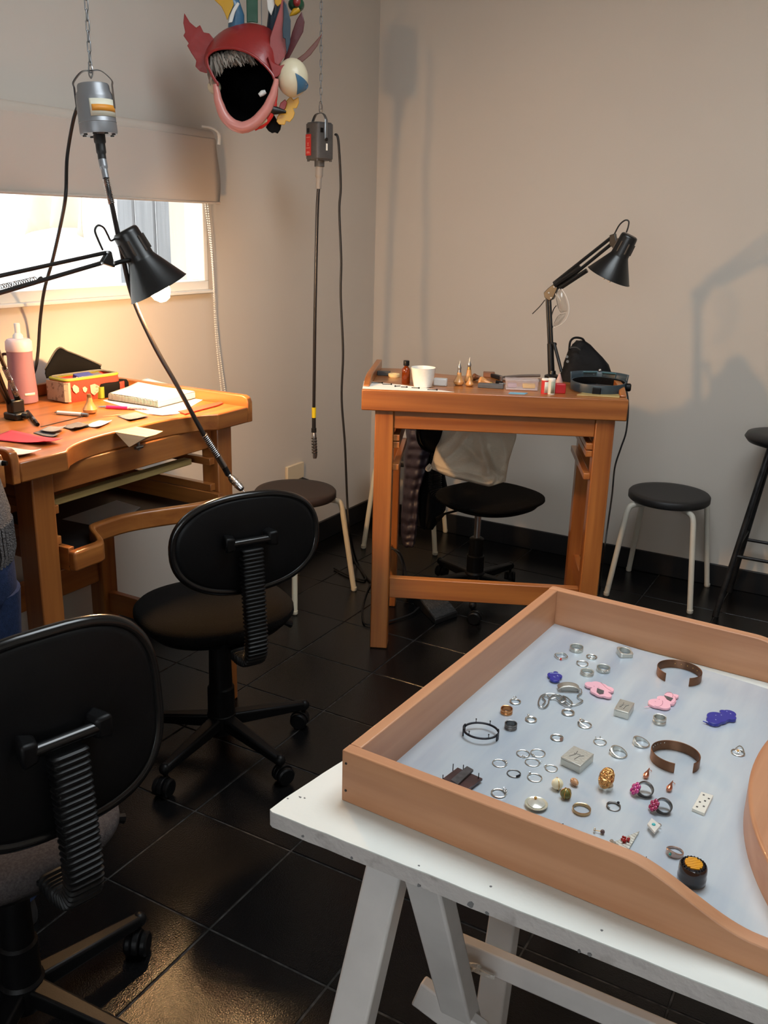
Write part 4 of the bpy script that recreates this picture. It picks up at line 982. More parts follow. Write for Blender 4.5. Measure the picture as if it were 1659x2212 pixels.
RE = 34 * (OM - EYE).dot(_F) / FPX; ec = MP(632, 168, 0.035)
eye = MB().sphere(tuple(ec), (RE, RE, RE * 1.16), 28, 18).build('bulging_eye', CRM, mk, ang=80)
eye['label'] = 'bulging cream eye'
def iris(u, v):
    yy = 163 + 43 * v; xl = 641 + 4 * math.sin(v * PI * .9); xx = xl + 21 * math.sin(PI * v) ** .9 * u
    w = MP(xx, yy, 0.035) - ec; rx, rz_ = RE, RE * 1.16
    pl = w.dot(_r0); k = 1 - (pl / rx) ** 2 - (w.z / rz_) ** 2
    return ec + w * 1.004 - Fh * (RE * math.sqrt(max(k, 0.0)) + 0.0012)
MB().grid(iris, 8, 12).build('blue_iris', BLU, eye, solid=0.001)
MB().sphere(tuple(MP(463, 188, 0.10)), 0.022, 16, 10).build('small_eye', CRM, mk)
plate_px('yellow_flower', [(628, 208), (634, 216), (645, 209), (646, 222), (641, 234), (633, 234), (637, 244), (634, 254), (626, 264), (618, 261), (615, 270), (603, 269), (597, 262), (599, 252), (608, 240), (614, 222)], 0.05, 0.016, YEL, label='yellow petals')
plate_px('flower_heart', [(616, 214), (620, 222), (617, 234), (608, 242), (602, 234), (606, 222)], 0.04, 0.02, RED, label='red heart of the flower')
plate_px('black_chin', [(592, 248), (600, 262), (608, 270), (606, 280), (600, 289), (594, 286), (588, 288), (580, 283), (574, 275), (582, 262)], 0.06, 0.03, MBLK)
MB().tube([MP(576, 232, 0.03), MP(592, 238, 0.03), MP(618, 242, 0.035)], [0.017, 0.014, 0.004], 12).build('black_spike', mat('mask_black', C(20, 18, 18), 0.45), mk)
MB().tube(smooth_path([MP(597, 192, 0.03), MP(594, 220, 0.03), MP(586, 246, 0.03), (MP(572, 266, 0.03)), MP(550, 279, 0.025)], 5), [0.006] * 6 + [0.009] * 12 + [0.006] * 3, 10).build('red_tongue', pm('mask_bright_red', C(206, 40, 32)), mk)
MB().tube(smooth_path([MP(541, 274, 0.02), MP(560, 266, 0.02), MP(576, 257, 0.025)], 5), [0.004] + [0.009] * 9 + [0.005], 10).build('tooth_row', CRM, mk)
MB().tube([MP(560, 206, 0.004), MP(567, 201, 0.004), MP(574, 198, 0.004)], [0.006, 0.009, 0.006], 10).build('white_tooth', WHT, mk)
MB().tube([MP(592, 62, .12), MP(597, 30, .10), MP(596, -30, .09), MP(590, -70, .09)], [0.024, 0.026, 0.022, 0.006], 14).build('top_horn', DKBL, mk)['label'] = 'dark blue horn on the crown'
MB().tube([MP(510, 60, .10), MP(511, 34, .09), MP(504, 8, .085), MP(486, -16, .08), MP(464, -44, .08)], [0.026, 0.025, 0.022, 0.015, 0.004], 14).build('top_horn', BLU, mk)['label'] = 'blue horn on the crown'
plate_px('yellow_patch', [(463, 0), (478, 14), (486, 30), (491, 44), (496, 30), (505, 10), (500, -16), (470, -30), (452, -20)], 0.05, 0.01, YEL)
plate_px('white_patch', [(493, 50), (496, 34), (503, 18), (513, 4), (518, 8), (508, 26), (502, 48)], 0.045, 0.01, WHT)
plate_px('green_crest', [(531, -60), (557, -60), (557, 50), (545, 48), (533, 49)], 0.08, 0.03, GRN)
plate_px('white_patch', [(574, -20), (590, -20), (594, 10), (586, 34), (578, 20)], 0.06, 0.012, WHT)
plate_px('yellow_patch', [(588, -30), (610, -30), (609, 6), (600, 15), (594, 8)], 0.05, 0.012, YEL)
MB().sphere(tuple(MP(640, 10, .10)), (0.026, 0.026, 0.022), 16, 10).build('bird_head', GRN, mk)['label'] = 'small green bird head'
MB().sphere(tuple(MP(641, 4, .075)), (0.012, 0.012, 0.014), 12, 8).build('bird_cheek', RED, mk)
MB().tube([MP(644, 20, .09), MP(636, 26, .085), MP(626, 34, .085)], [0.011, 0.010, 0.002], 10).build('bird_beak', YEL, mk)
MB().tube([(0, 0.10, 0.18), (0, 0.10, ZC - OM.z)], 0.0015, 6).build('hanging_wire', DULL, mk)

# ------------------------------------------------------------------ things on the right bench
def B(u, v, dz=0.0): return Z(u, v, H_B + dz)
def mpp(p): return (Vector(p) - EYE).dot(_F) / FPX
def px_prism(root_loc, px, z0, z1):
    pts = [Z(u, v, z0) for u, v in px]
    a = sum(p.x * q.y - q.x * p.y for p, q in zip(pts, pts[1:] + pts[:1]))
    if a < 0: pts = pts[::-1]
    return MB().prism([(p.x - root_loc[0], p.y - root_loc[1]) for p in pts], z0 - root_loc[2], z1 - root_loc[2])
def flat(name, label, cat, px, z, th, m, bevel=0.0, group=None, zsurf=H_B):
    pts = [Z(u, v, zsurf) for u, v in px]; c = sum(pts, Vector()) / len(pts)
    o_ = px_prism((c.x, c.y, zsurf), px, zsurf, zsurf + th).build(name, m, bevel=bevel)
    for k_ in o_.data.vertices: k_.co.z += 0
    o_.location = (c.x, c.y, z)
    return tag(o_, label, cat, group)
def boxw(name, label, cat, p, d, rz, m, bevel=0.002, group=None):
    o_ = MB().box((0, 0, d[2] / 2), d).build(name, m, bevel=bevel); o_.location = p; o_.rotation_euler = (0, 0, rz); return tag(o_, label, cat, group)
def lathe_thing(name, label, cat, p, prof, m, n=28, group=None):
    o_ = MB().lathe(prof, n).build(name, m); o_.location = p; return tag(o_, label, cat, group)

flat('paper_sheet', 'white paper sheet at the near left corner of the right bench', 'paper', [(783, 840), (786, 823.5), (870, 832), (981, 847.5), (880, 844)], H_B + 0.0005, 0.0006, PAPER)
for (u, v, du, wh) in ((816, 827, 16, 'leftmost of the burs, at the rail end of the paper'), (838, 830, 12, 'second bur from the left on the white paper'), (858, 834, -7, 'bur slanting the other way in the middle of the white paper'), (874, 836, 8, 'fourth bur from the left on the white paper'), (899, 838, 10, 'fifth bur from the left, in front of the white cup'), (936, 842, 13, 'rightmost bur, at the pointed end of the white paper')):
    p, q = B(u - du, v - .3, .003), B(u + du * .6, v + .2, .003)
    p.z = q.z = H_B + 0.0032
    c = (p + q) / 2
    bt_ = thing('tool_bur', 'tiny dark ' + wh if 'bur slanting' in wh else 'tiny dark bur, ' + wh, 'bur', tuple(c), 0, 'burs on the paper')
    MB().tube(rel([p, q], c), 0.0012, 6).build('shank', BLACK_METAL, bt_)
    MB().sphere(tuple(q - c), 0.0032, 8, 6).build('bur_head', BLK, bt_)
boxw('dark_eraser', 'small dark grey block against the left rail of the right bench', 'block', tuple(B(829, 811)), (0.048, 0.022, 0.016), AR, mat('dark_grey_plastic', C(58, 58, 58), 0.5))
lathe_thing('tape_roll', 'small cream tape roll behind the amber bottle', 'tape', tuple(B(851, 814)), [(0.0, 0), (0.020, 0), (0.021, 0.002), (0.021, 0.011), (0.020, 0.012), (0.009, 0.012), (0.009, 0.010), (0, 0.010)], mat('cream_tape', C(236, 208, 152), 0.5))
ab = thing('amber_bottle', 'small amber glass bottle with black cap beside the white cup', 'bottle', tuple(B(876.5, 828)))
MB().lathe([(0, 0), (0.0135, 0), (0.015, 0.002), (0.015, 0.046), (0.013, 0.053), (0.0075, 0.058), (0.0075, 0.066), (0, 0.066)], 28).build('glass_body', mat('amber_glass', C(150, 66, 18), 0.06, trans=0.55, ior=1.45), ab)
MB().lathe([(0, 0.063), (0.0105, 0.063), (0.0105, 0.079), (0.0098, 0.080), (0, 0.080)], 24).build('cap', BLK, ab)
lathe_thing('white_cup', 'plain white handleless cup on the right bench', 'cup', tuple(B(913, 836)), [(0, 0), (0.027, 0), (0.031, 0.003), (0.037, 0.03), (0.0425, 0.066), (0.043, 0.068), (0.041, 0.068), (0.0355, 0.03), (0.029, 0.007), (0, 0.006)], mat('white_ceramic', C(238, 238, 232), 0.25, spec=0.6, coat=0.4, noise=0.04, nscale=160), n=48)
boxw('white_block', 'translucent white rectangular block right of the white cup', 'block', tuple(B(951, 833)), (0.048, 0.028, 0.026), AR - 0.1, mat('frosted_plastic', C(234, 232, 226), 0.4, trans=0.25), 0.004)
HANDLE = wood('handle_wood', C(214, 158, 96), C(188, 124, 66), 'z', 0.3, 0.4)
def graver(label, p, k, tip=True, lean=(0, 0, 1), wood_m=HANDLE, base=0.0140, nm='graver'):
    t = thing(nm, label, 'graver', None or (0, 0, 0), 0, 'pear-handled gravers', M=frame(p, lean))
    MB().lathe([(0, 0), (base * .8 * k, 0), (base * 1.25 * k, 0.005 * k), (base * 1.35 * k, 0.013 * k), (base * 1.0 * k, 0.022 * k), (0.0090 * k, 0.034 * k), (0.0075 * k, 0.046 * k), (0, 0.046 * k)], 24).build('handle', wood_m, t)
    MB().lathe([(0, 0.045 * k), (0.0068 * k, 0.045 * k), (0.0060 * k, 0.056 * k), (0, 0.056 * k)], 18).build('ferrule', mat('brass_ferrule', C(206, 170, 106), 0.3, 1.0) if tip != 2 else STEEL, t)
    if tip:
        pr_ = [(0, 0.055 * k), (0.0058 * k, 0.056 * k), (0.0070 * k, 0.062 * k), (0.0048 * k, 0.070 * k), (0.0018 * k, 0.076 * k), (0.0009, 0.090 * k), (0, 0.090 * k)]
        MB().lathe(pr_, 16).build('chuck', STEEL, t)
    return t
graver('wooden-handled graver with bright steel tip, left of the standing pair', tuple(B(991, 832)), 0.98, 2)
graver('taller slim graver standing just right of the bright-tipped one', tuple(B(1012, 826)), 1.0, 1, base=0.0120)
graver('short pear-shaped wooden handle standing in front of the two gravers', tuple(B(1014, 834)), 0.62, 0, base=0.0175)
graver('pear-shaped wooden handle lying on its side left of the clear box', tuple(B(1034, 832) + Vector((0, 0, 0.013))), 0.90, 0, lean=(0.97, 0.1, -0.06), base=0.016)
graver('dark brown wooden handle lying behind the pear-shaped handle', tuple(B(1020, 821) + Vector((0, 0, 0.012))), 0.7, 0, lean=(0.95, 0.3, -0.04), wood_m=wood('dark_handle', C(122, 74, 40), C(86, 50, 28), 'z', 0.4))
boxw('wood_block', 'small brown wooden block behind the lying pear handle', 'block', tuple(B(1056, 814)), (0.042, 0.03, 0.018), AR, wood('brown_block', C(150, 98, 64), C(112, 70, 44), 'x', 0.6))
pl = thing('pliers', 'steel pliers with long grey handles lying behind the clear plastic box', 'pliers', tuple(B(1110, 820)))
o = pl.location; pp = lambda u, v, z=0.008: B(u, v, 0) - o + Vector((0, 0, z))
MB().bar(pp(1062, 815), pp(1086, 822), 0.014, 0.014, w2=0.022, h2=0.014).build('jaws', BLACK_METAL, pl, bevel=0.003)
MB().lathe([(0, 0), (0.008, 0), (0.008, 0.016), (0, 0.017)], 16, Matrix.Translation(pp(1084, 822, 0))).build('pivot', STEEL, pl)
for a, b in (((1086, 820), (1166, 816)), ((1086, 824), (1166, 826))):
    MB().tube(smooth_path([pp(*a), pp((a[0] + b[0]) / 2, (a[1] + b[1]) / 2 + (1.2 if b[1] > a[1] else -1.2)), pp(*b)], 6), 0.0055, 10).build('handle', mat('grey_brown_grip', C(112, 100, 92), 0.5), pl)
cl = thing('ring_clamp', 'small shiny steel ring clamp with black handle right of the lying handle', 'clamp', tuple(B(1078, 831)))
MB().tube([(-.012, 0, .008), (.012, .003, .008)], [.007, .005], 10).build('black_handle', BLK, cl)
MB().tube([(0.010 + .009 * math.cos(a), .003 + .009 * math.sin(a), .0045) for a in [2 * PI * k / 14 for k in range(14)]], .0035, 8, closed=True).build('steel_ring', STEEL, cl)
boxw('sharpening_stone', 'flat dark slate-grey stone in front of the lying handle', 'stone', tuple(B(1060, 838)), (0.088, 0.028, 0.015), AR - 0.12, mat('slate_stone', C(86, 88, 92), 0.6, noise=0.15, nscale=60))
CLOUDY = bpy.data.materials.new('cloudy_clear_plastic'); CLOUDY.use_nodes = True
nt = CLOUDY.node_tree; nb_ = nt.nodes['Principled BSDF']; nb_.inputs['Base Color'].default_value = C(226, 214, 216); nb_.inputs['Roughness'].default_value = 0.15
tr = nt.nodes.new('ShaderNodeBsdfTransparent'); mx = nt.nodes.new('ShaderNodeMixShader'); mx.inputs[0].default_value = 0.30
nt.links.new(tr.outputs[0], mx.inputs[1]); nt.links.new(nb_.outputs[0], mx.inputs[2]); nt.links.new(mx.outputs[0], nt.nodes['Material Output'].inputs['Surface'])
px_ = thing('plastic_box', 'clear plastic box with yellow and blue contents on the right bench', 'box', tuple(B(1126, 841)), AR)
MB().box((0, 0, 0.017), (0.112, 0.055, 0.034)).build('box_shell', CLOUDY, px_, bevel=0.004)
MB().box((0, 0, 0.0345), (0.116, 0.058, 0.004)).build('lid', CLOUDY, px_, bevel=0.0015)
MB().box((0, 0, 0.003), (0.106, 0.049, 0.003)).build('base_tray', mat('cloudy_plastic', C(196, 186, 190), 0.4), px_)
boxw('yellow_packet', 'yellow packet inside the clear plastic box', 'packet', tuple(px_.location + Vector((0.022, 0.012, 0.0062))), (0.042, 0.026, 0.014), AR + .05, mat('yellow_card', C(222, 184, 72), 0.6))
boxw('mauve_packet', 'mauve packet at the left inside the clear plastic box', 'packet', tuple(px_.location + Vector((-0.030, -0.012, 0.0062))), (0.03, 0.026, 0.014), AR, mat('mauve_card', C(176, 158, 184), 0.6))
flat('blue_card', 'light blue card lying in front of the clear plastic box', 'card', [(1098, 851), (1133, 852.5), (1140, 849.5), (1102, 848)], H_B + 0.0004, 0.0012, mat('light_blue_card', C(112, 176, 206), 0.6))
def tin(label, p, m1, m2, r=0.0125, h=0.055):
    t = thing('small_tube_box', label, 'tube', tuple(p))
    MB().lathe([(0, 0), (r, 0), (r, h), (0, h)], 24).build('tube_body', m1, t)
    MB().lathe([(0, h), (r * .96, h), (r * 1.02, h + .002), (r * .96, h + .006), (0, h + .006)], 24).build('cap', PAPER, t)
    v_ = (EYE - Vector(p)); a = math.atan2(v_.y, v_.x)
    wrap(r + .0003, a - .1, a + 1.0, 0.004, h - .004, Matrix()).build('label_stripe', m2, t, solid=.0004)
    return t
CARD_RED = mat('red_card', C(196, 44, 46), 0.45); CARD_WHITE = mat('white_card', C(214, 210, 196), 0.5); CARD_GREEN = mat('sage_card', C(150, 156, 134), 0.5)
tin('red and white tube standing right of the clear plastic box', B(1176, 850), CARD_RED, CARD_WHITE, h=0.045)
tin('white and sage tube standing between the red tube and the red cube', B(1190, 851), CARD_WHITE, CARD_GREEN, h=0.047)
boxw('red_box', 'small bright red box left of the magnifier headband', 'box', tuple(B(1209, 849)), (0.036, 0.03, 0.033), AR, mat('bright_red_plastic', C(190, 30, 36), 0.35), 0.003)
lathe_thing('pink_cone', 'pinkish cone standing behind the red box', 'cone', tuple(B(1207, 834)), [(0, 0), (0.016, 0), (0.016, 0.004), (0.003, 0.044), (0, 0.045)], mat('pink_wax', C(196, 160, 152), 0.5))

# magnifier headband
vc = B(1291, 845); vz = thing('magnifier_visor', 'dark teal magnifier headband at the right end of the right bench', 'visor', tuple(vc), 0)
TEAL = mat('dark_teal_plastic', C(52, 66, 74), 0.42, noise=0.15, nscale=60); 
va = AR - 0.15
ea, eb = 0.093, 0.085
cA, sA = math.cos(va), math.sin(va)
def vp_(a, k=1.0, z=0.0): x, y = ea * k * math.cos(a), eb * k * math.sin(a); return (x * cA - y * sA, x * sA + y * cA, z)
zlo = lambda a: 0.003 + 0.006 * (0.5 + 0.5 * math.sin(a)); bh = 0.030
N_ = 56
rings = [[vp_(2 * PI * k / N_, q, zlo(2 * PI * k / N_) + z) for k in range(N_)] for q, z in ((1.0, 0), (1.03, bh * .5), (1.0, bh), (0.955, bh), (0.975, bh * .5), (0.955, 0), (1.0, 0))]
MB().loft(rings, cap=False).build('headband', TEAL, vz, ang=50)
rings = [[vp_(2 * PI * k / N_, q, zlo(2 * PI * k / N_) + z) for k in range(N_)] for q, z in ((0.95, 0.003), (0.93, bh * .5), (0.95, bh - .002), (0.945, bh * .5), (0.95, 0.003))]
MB().loft(rings, cap=False).build('foam_lining', BLK_FAB, vz)
out = [vp_(PI * (0.14 + 0.72 * k / 20), 1.10, 0) for k in range(21)]
def vplate(u, v):
    a = PI * (0.86 - 0.72 * u); return Vector(vp_(a, 1.12 + .06 * v, 0.016 + 0.040 * v))
MB().grid(vplate, 24, 3).build('visor_plate', TEAL, vz, solid=0.004)
for u0, u1 in ((0.26, 0.46), (0.54, 0.74)):
    cs_ = [vplate(u, v) + Vector((0.5 * (0.447 if False else 0), 0, 0)) + (Vector((EYE.x - vc.x, EYE.y - vc.y, 0)).normalized() * 0.004) for u, v in ((u0, .25), (u1, .25), (u1, .9), (u0, .9))]
    lf = MB().tube(cs_, 0.0028, 6, closed=True).build('lens_frame', mat('teal_frame', C(64, 104, 112), 0.35), vz)
    MB().loft([cs_, [c + Vector((0, 0.001, 0)) for c in cs_]]).build('lens', CLEAR, lf, smooth=False)
MB().sphere(tuple(vplate(0.5, 1.05)), 0.006, 10, 8).build('hinge_knob', STEEL, vz)
MB().lathe([(0, 0), (0.014, 0), (0.014, 0.012), (0.010, 0.016), (0, 0.016)], 16, frame(vp_(-0.1, 1.02, zlo(0) + bh * .5), (cA, sA, 0))).build('adjusting_knob', BLK, vz)
MB().bar(vp_(-1.75, 1.045, 0.012), vp_(-1.45, 1.045, 0.012), 0.006, 0.028).build('front_clip', BLK, vz, bevel=0.003)
flat('pale_pad', 'thin pale wooden pad under the magnifier headband', 'pad', [(1246, 855), (1262, 848), (1340, 853), (1338, 860)], H_B + 0.0003, 0.004, CREAM_WOOD, bevel=0.001)

# black pouch behind the headband
pc_ = B(1262, 826) + Vector((-0.010, 0.035, 0)); bag = thing('black_pouch', 'soft black zipped pouch with loop handle behind the magnifier headband', 'pouch', tuple(pc_))
sC = mpp(pc_)
prof = [(-54, 52, 0), (-56, 56, 6), (-50, 54, 22), (-46, 48, 36), (-43, 34, 52), (-38, 18, 66), (-32, 4, 78), (-24, -6, 85)]
rings = []
for (l, r_, h) in prof:
    c = (l + r_) / 2 * sC; a = (r_ - l) / 2 * sC; b = (0.055 if h < 60 else 0.035) * (1 - h / 200)
    ring = []
    for k, (x, y) in enumerate(sup(a, b, 2.6, 40)):
        w = 0.004 * math.sin(k * 1.1 + h * .2) + 0.003 * math.sin(k * .45 + h * .37)
        v_ = _r0 * (c + x + w * (1 if x > 0 else -1) * .5) + Fh * (y + w); ring.append((v_.x, v_.y, h * sC))
    rings.append(ring)
MB().loft(rings).build('pouch_body', mat('black_nylon', C(11, 11, 13), 0.75, spec=0.25, bump=0.2, bscale=60), bag, ang=80)
hp_ = lambda x, h: (_r0 * (x * sC) + Fh * -0.01) + Vector((0, 0, h * sC))
MB().tube(smooth_path([hp_(-40, 66), hp_(-39, 84), hp_(-30, 92), hp_(-14, 90), hp_(-8, 80), hp_(-6, 68)], 6), 0.0042, 8).build('loop_handle', BLK, bag)
MB().tube(smooth_path([hp_(-42, 72) - Fh * .025, hp_(-30, 74) - Fh * .03, hp_(-20, 68) - Fh * .03], 5), 0.003, 6).build('zipper', mat('dark_zip', C(70, 68, 66), 0.4, 0.6), bag)
for (x, h) in ((-47, 54), (-45, 44)): MB().lathe([(0, 0), (0.005, 0), (0.005, 0.003), (0, 0.003)], 10, frame(hp_(x, h) - Fh * .03, -Fh)).build('snap', STEEL, bag)
cc0 = B(1352, 848)
cb = thing('power_lead', 'thin black lead hanging down past the right end of the right bench', 'cable', tuple(cc0))
e_ = OR + ex * 0.915; yy = lambda u, v, k=0.20: Y(u, v, (e_ + en * k).y)
pts = [B(1340, 840, .006), B(1351, 838, .006), yy(1357, 872), yy(1353, 930), yy(1341, 968), yy(1328, 1010), yy(1322, 1070), yy(1312, 1140), yy(1304, 1200), Z(1296, 1268, 0.006), Z(1306, 1290, 0.006)]
MB().tube(smooth_path(rel(pts, cc0), 7), 0.0032, 8).build('lead', CORD, cb)

# tote bag, jackets, pedal
tc = Y(1020, 1000, 3.20); tc.z = 0.48
tote = thing('tote_bag', 'beige canvas tote bag slumped on the swivel chair seat', 'bag', tuple(tc))
CANV = mat('beige_cotton_canvas', C(208, 196, 176), 0.9, spec=0.15, noise=0.08, nscale=14, bump=0.25, bscale=120)
def tpt(u, v, d): return Y(u, v, 3.20 + d) - tc
fr_ = [[(930, 1012), (970, 1030), (1010, 1040), (1050, 1050), (1062, 1050), (1092, 1040)],
       [(934, 1000), (968, 1016), (1010, 1026), (1050, 1036), (1075, 1030), (1095, 1022)],
       [(938, 984), (966, 992), (1010, 1000), (1052, 1004), (1080, 1000), (1100, 995)],
       [(944, 964), (970, 968), (1012, 972), (1054, 974), (1086, 974), (1108, 968)],
       [(952, 942), (975, 940), (1015, 940), (1056, 940), (1090, 940), (1116, 938)],
       [(960, 900), (980, 894), (1015, 890), (1056, 890), (1088, 894), (1110, 900)]]
folds = [((.05, .22), (.55, .26), -.010, .025), ((.48, .98), (.20, .42), .020, .05), ((.45, .95), (.62, .30), .022, .05), ((.30, .90), (.08, .55), .014, .05), ((.62, .34), (.98, .12), .020, .05),
         ((.70, .85), (.92, .45), .018, .06), ((.60, .62), (.84, .10), -.016, .05), ((.10, .10), (.40, .40), .012, .05), ((.85, .95), (.98, .60), -.014, .05), ((.35, .70), (.52, .45), -.014, .04)]
def fold(s_, t_):
    z_ = 0.0
    for (a, b), (c, d), amp, w in folds:
        L2 = (c - a) ** 2 + (d - b) ** 2; k = max(0, min(1, ((s_ - a) * (c - a) + (t_ - b) * (d - b)) / L2))
        z_ += amp * math.exp(-((s_ - a - k * (c - a)) ** 2 + (t_ - b - k * (d - b)) ** 2) / w ** 2)
    return z_
fine = [smooth_path([Vector((u, v, 0)) for u, v in row], 10) for row in fr_]
NC_ = len(fine[0]); cols = [smooth_path([f[i_] for f in fine], 7) for i_ in range(NC_)]; NRW = len(cols[0])
rings = []
for j in range(NRW):
    t_ = j / (NRW - 1); front = []; back = []
    for i in range(NC_):
        s_ = i / (NC_ - 1); p = cols[i][j]; bl = math.sin(PI * s_) ** .5; bt_2 = min(1, (t_ + .02) * 7) ** .5; sl_ = 0.15 * t_
        front.append(tpt(p.x, p.y, -0.078 * bl * bt_2 * (1 - t_ * .4) - fold(s_, t_) * 1.3 * bl + sl_)); back.append(tpt(p.x, p.y - 4, 0.045 * bl * bt_2 + sl_ + .012))
    rings.append(front + back[::-1])
o_ = MB().loft(rings).build('bag_body', CANV, tote, ang=180)
MB().tube(smooth_path([tpt(932, 1008, -.02), tpt(926, 1016, -.03), tpt(922, 1012, -.035), tpt(930, 1003, -.025)], 5), 0.006, 8).build('corner_tab', CANV, tote)
def hang(name, label, px_rows, yb, dep, m, quilt, cat='jacket'):
    c = Y((px_rows[0][0] + px_rows[0][1]) / 2, px_rows[-1][2], yb)
    t = thing(name, label, cat, tuple(c))
    rings = []
    def row_at(s_):
        k = s_ * (len(px_rows) - 1); i = min(int(k), len(px_rows) - 2); f = k - i
        return [px_rows[i][q] + (px_rows[i + 1][q] - px_rows[i][q]) * f for q in range(3)]
    NR = 60
    for j in range(NR + 1):
        l, r_, v = row_at(j / NR)
        a, b = Y(l, v, yb), Y(r_, v, yb); mid = (a + b) / 2; hw_ = (b - a).length / 2; d = (b - a).normalized()
        pf = 1 + (0.34 * abs(math.sin(j / NR * PI * quilt)) ** .6 - 0.22 if quilt else 0)
        ring = []
        for k, (x, y) in enumerate(sup(hw_ * (.86 + .14 * pf), dep * pf, 2.2, 40)):
            w = 0.012 * math.sin(k * 0.9 + j * .10) * (1 if not quilt else .5)
            q = mid + d * x + Fh * (y + w) - c; ring.append(tuple(q))
        rings.append(ring)
    MB().loft(rings).build('jacket_body' if cat == 'jacket' else 'cloth_body', m, t, ang=180)
    return t
hang('puffer_jacket', 'dark aubergine quilted jacket hanging from the chair back behind the right bench', [(872, 915, 900), (878, 930, 945), (872, 928, 980), (872, 918, 1020), (870, 906, 1060), (867, 904, 1110), (866, 900, 1150), (870, 896, 1176)], 3.42, 0.055, mat('aubergine_nylon', C(62, 54, 66), 0.42, noise=0.2, nscale=20, bump=0.3, bscale=30), 13)
hang('black_coat', 'black coat draped between the quilted jacket and the tote bag', [(912, 962, 900), (912, 960, 960), (906, 958, 1010), (900, 968, 1060), (902, 962, 1100), (908, 940, 1135)], 3.52, 0.06, mat('black_wool', C(22, 22, 25), 0.9, spec=0.15), 0)
pd = thing('foot_pedal', 'dark textured motor foot pedal lying on the floor under the right bench', 'pedal', tuple(Z(930, 1325, 0)))
o = pd.location
a, b, c_, d_ = Z(903, 1302, 0.05), Z(962, 1302, 0.02), Z(990, 1333, 0.02), Z(945, 1350, 0.02)
q0 = [Z(890, 1300, 0), Z(945, 1296, 0), Z(988, 1332, 0), Z(940, 1350, 0)]
hs = [0.055, 0.055, 0.022, 0.022]
lo = [(p.x - o.x, p.y - o.y, 0.0) for p in q0]; hi = [(p.x - o.x, p.y - o.y, h) for p, h in zip(q0, hs)]
MB().loft([lo, hi]).build('pedal_base', RUBBER, pd, bevel=0.003)
hi2 = [((p.x - o.x) * .94, (p.y - o.y) * .94, h) for p, h in zip(q0, hs)]
MB().loft([hi2, [(x, y, z + .004) for x, y, z in hi2]]).build('tread_plate', mat('pedal_tread', C(76, 76, 76), 0.5, 0.3, noise=0.6, nscale=90, bump=0.6, bscale=120), pd)
pcab = thing('pedal_cable', 'black cable tangle behind the left legs of the right bench', 'cable', tuple(Z(846, 1190, 0)))
o = pcab.location
yb_ = (OR + en * .40).y
MB().tube(smooth_path(rel([Z(800, 1262, .006), Z(788, 1290, .006), Z(783, 1330, .006), Z(800, 1350, .006), Z(880, 1330, .006), Z(905, 1312, .012)], o), 7), 0.004, 8).build('floor_lead', CORD, pcab)
MB().tube(smooth_path(rel([Y(838, 1178, yb_), Y(852, 1188, yb_), Y(864, 1204, yb_), Y(870, 1230, yb_), Y(868, 1250, yb_), Y(850, 1290, yb_ - .05)], o), 7), 0.004, 8).build('looped_lead', CORD, pcab)
MB().tube(smooth_path(rel([Y(836, 1182, yb_), Y(848, 1186, yb_), Y(862, 1192, yb_), Y(872, 1216, yb_ + .03), Y(878, 1250, yb_ + .03)], o), 7), 0.004, 8).build('looped_lead', CORD, pcab)

# ------------------------------------------------------------------ things on the left bench
bo = X(52, 872, -2.255); bo.z = H_B
bt1 = thing('pump_bottle', 'tall translucent pink bottle with white spout at the back of the left bench', 'bottle', tuple(bo))
MB().lathe([(0, 0), (0.036, 0), (0.041, 0.004), (0.0415, 0.03), (0.038, 0.080), (0.0355, 0.13), (0.036, 0.155), (0, 0.157)], 32).build('bottle_body', mat('pink_plastic', C(160, 118, 132), 0.28, trans=0.15), bt1)
MB().lathe([(0, 0.153), (0.037, 0.153), (0.038, 0.157), (0.037, 0.180), (0.031, 0.187), (0.018, 0.189), (0, 0.189)], 32).build('cap', mat('pale_pink_cap', C(232, 206, 206), 0.4), bt1)
MB().lathe([(0, 0.187), (0.015, 0.187), (0.014, 0.198), (0.008, 0.205), (0.0085, 0.228), (0.0075, 0.232), (0, 0.232)], 24).build('spout', WHITE_PAINT, bt1)
sd_ = -_r0
MB().tube(smooth_path([tuple(sd_ * 0.036 + Vector((0, 0, .142))), tuple(sd_ * 0.050 + Vector((0, 0, .140))), tuple(sd_ * 0.052 + Vector((0, 0, .12))), tuple(sd_ * 0.048 + Vector((0, 0, .102))), tuple(sd_ * 0.037 + Vector((0, 0, .099)))], 5), 0.0042, 8).build('strap_handle', mat('plum_strap', C(70, 40, 48), 0.5), bt1)
wrap(0.0418, math.atan2(-bo.y, -bo.x) + .1, math.atan2(-bo.y, -bo.x) + .9, 0.026, 0.034, Matrix()).build('small_label', WHT, bt1, solid=0.0004)

# pencil case
k0, k1, k2 = B(146, 872), B(263, 853), B(106, 854)
pcs = thing('pencil_case', 'red and grey patterned pencil case with open black lid on the left bench', 'pencil case', tuple(k0))
u1 = (k1 - k0); Lx = u1.length; u1.normalize(); u2 = Vector((-u1.y, u1.x, 0)); Ly = 0.092; hc = 0.066
def PC(x, y, z): return u1 * x + u2 * y + Vector((0, 0, z))
def rrect(k, z, bul=0.0): return [PC(Lx / 2 + x, Ly / 2 + y, z) for x, y in sup(Lx / 2 * k + bul, Ly / 2 * k + bul, 7, 48)]
CASE_RED = mat('case_red_print', C(176, 52, 36), 0.7, bump=0.1, bscale=200)
CASE_GREY = mat('case_grey_print', C(120, 112, 100), 0.7, col2=C(160, 154, 140), nscale=60, contrast=(0.56, 0.62))
LIME = mat('lime_piping', C(134, 146, 44), 0.6); CASE_BLK = mat('case_black_lining', C(11, 10, 10), 0.9, spec=0.15)
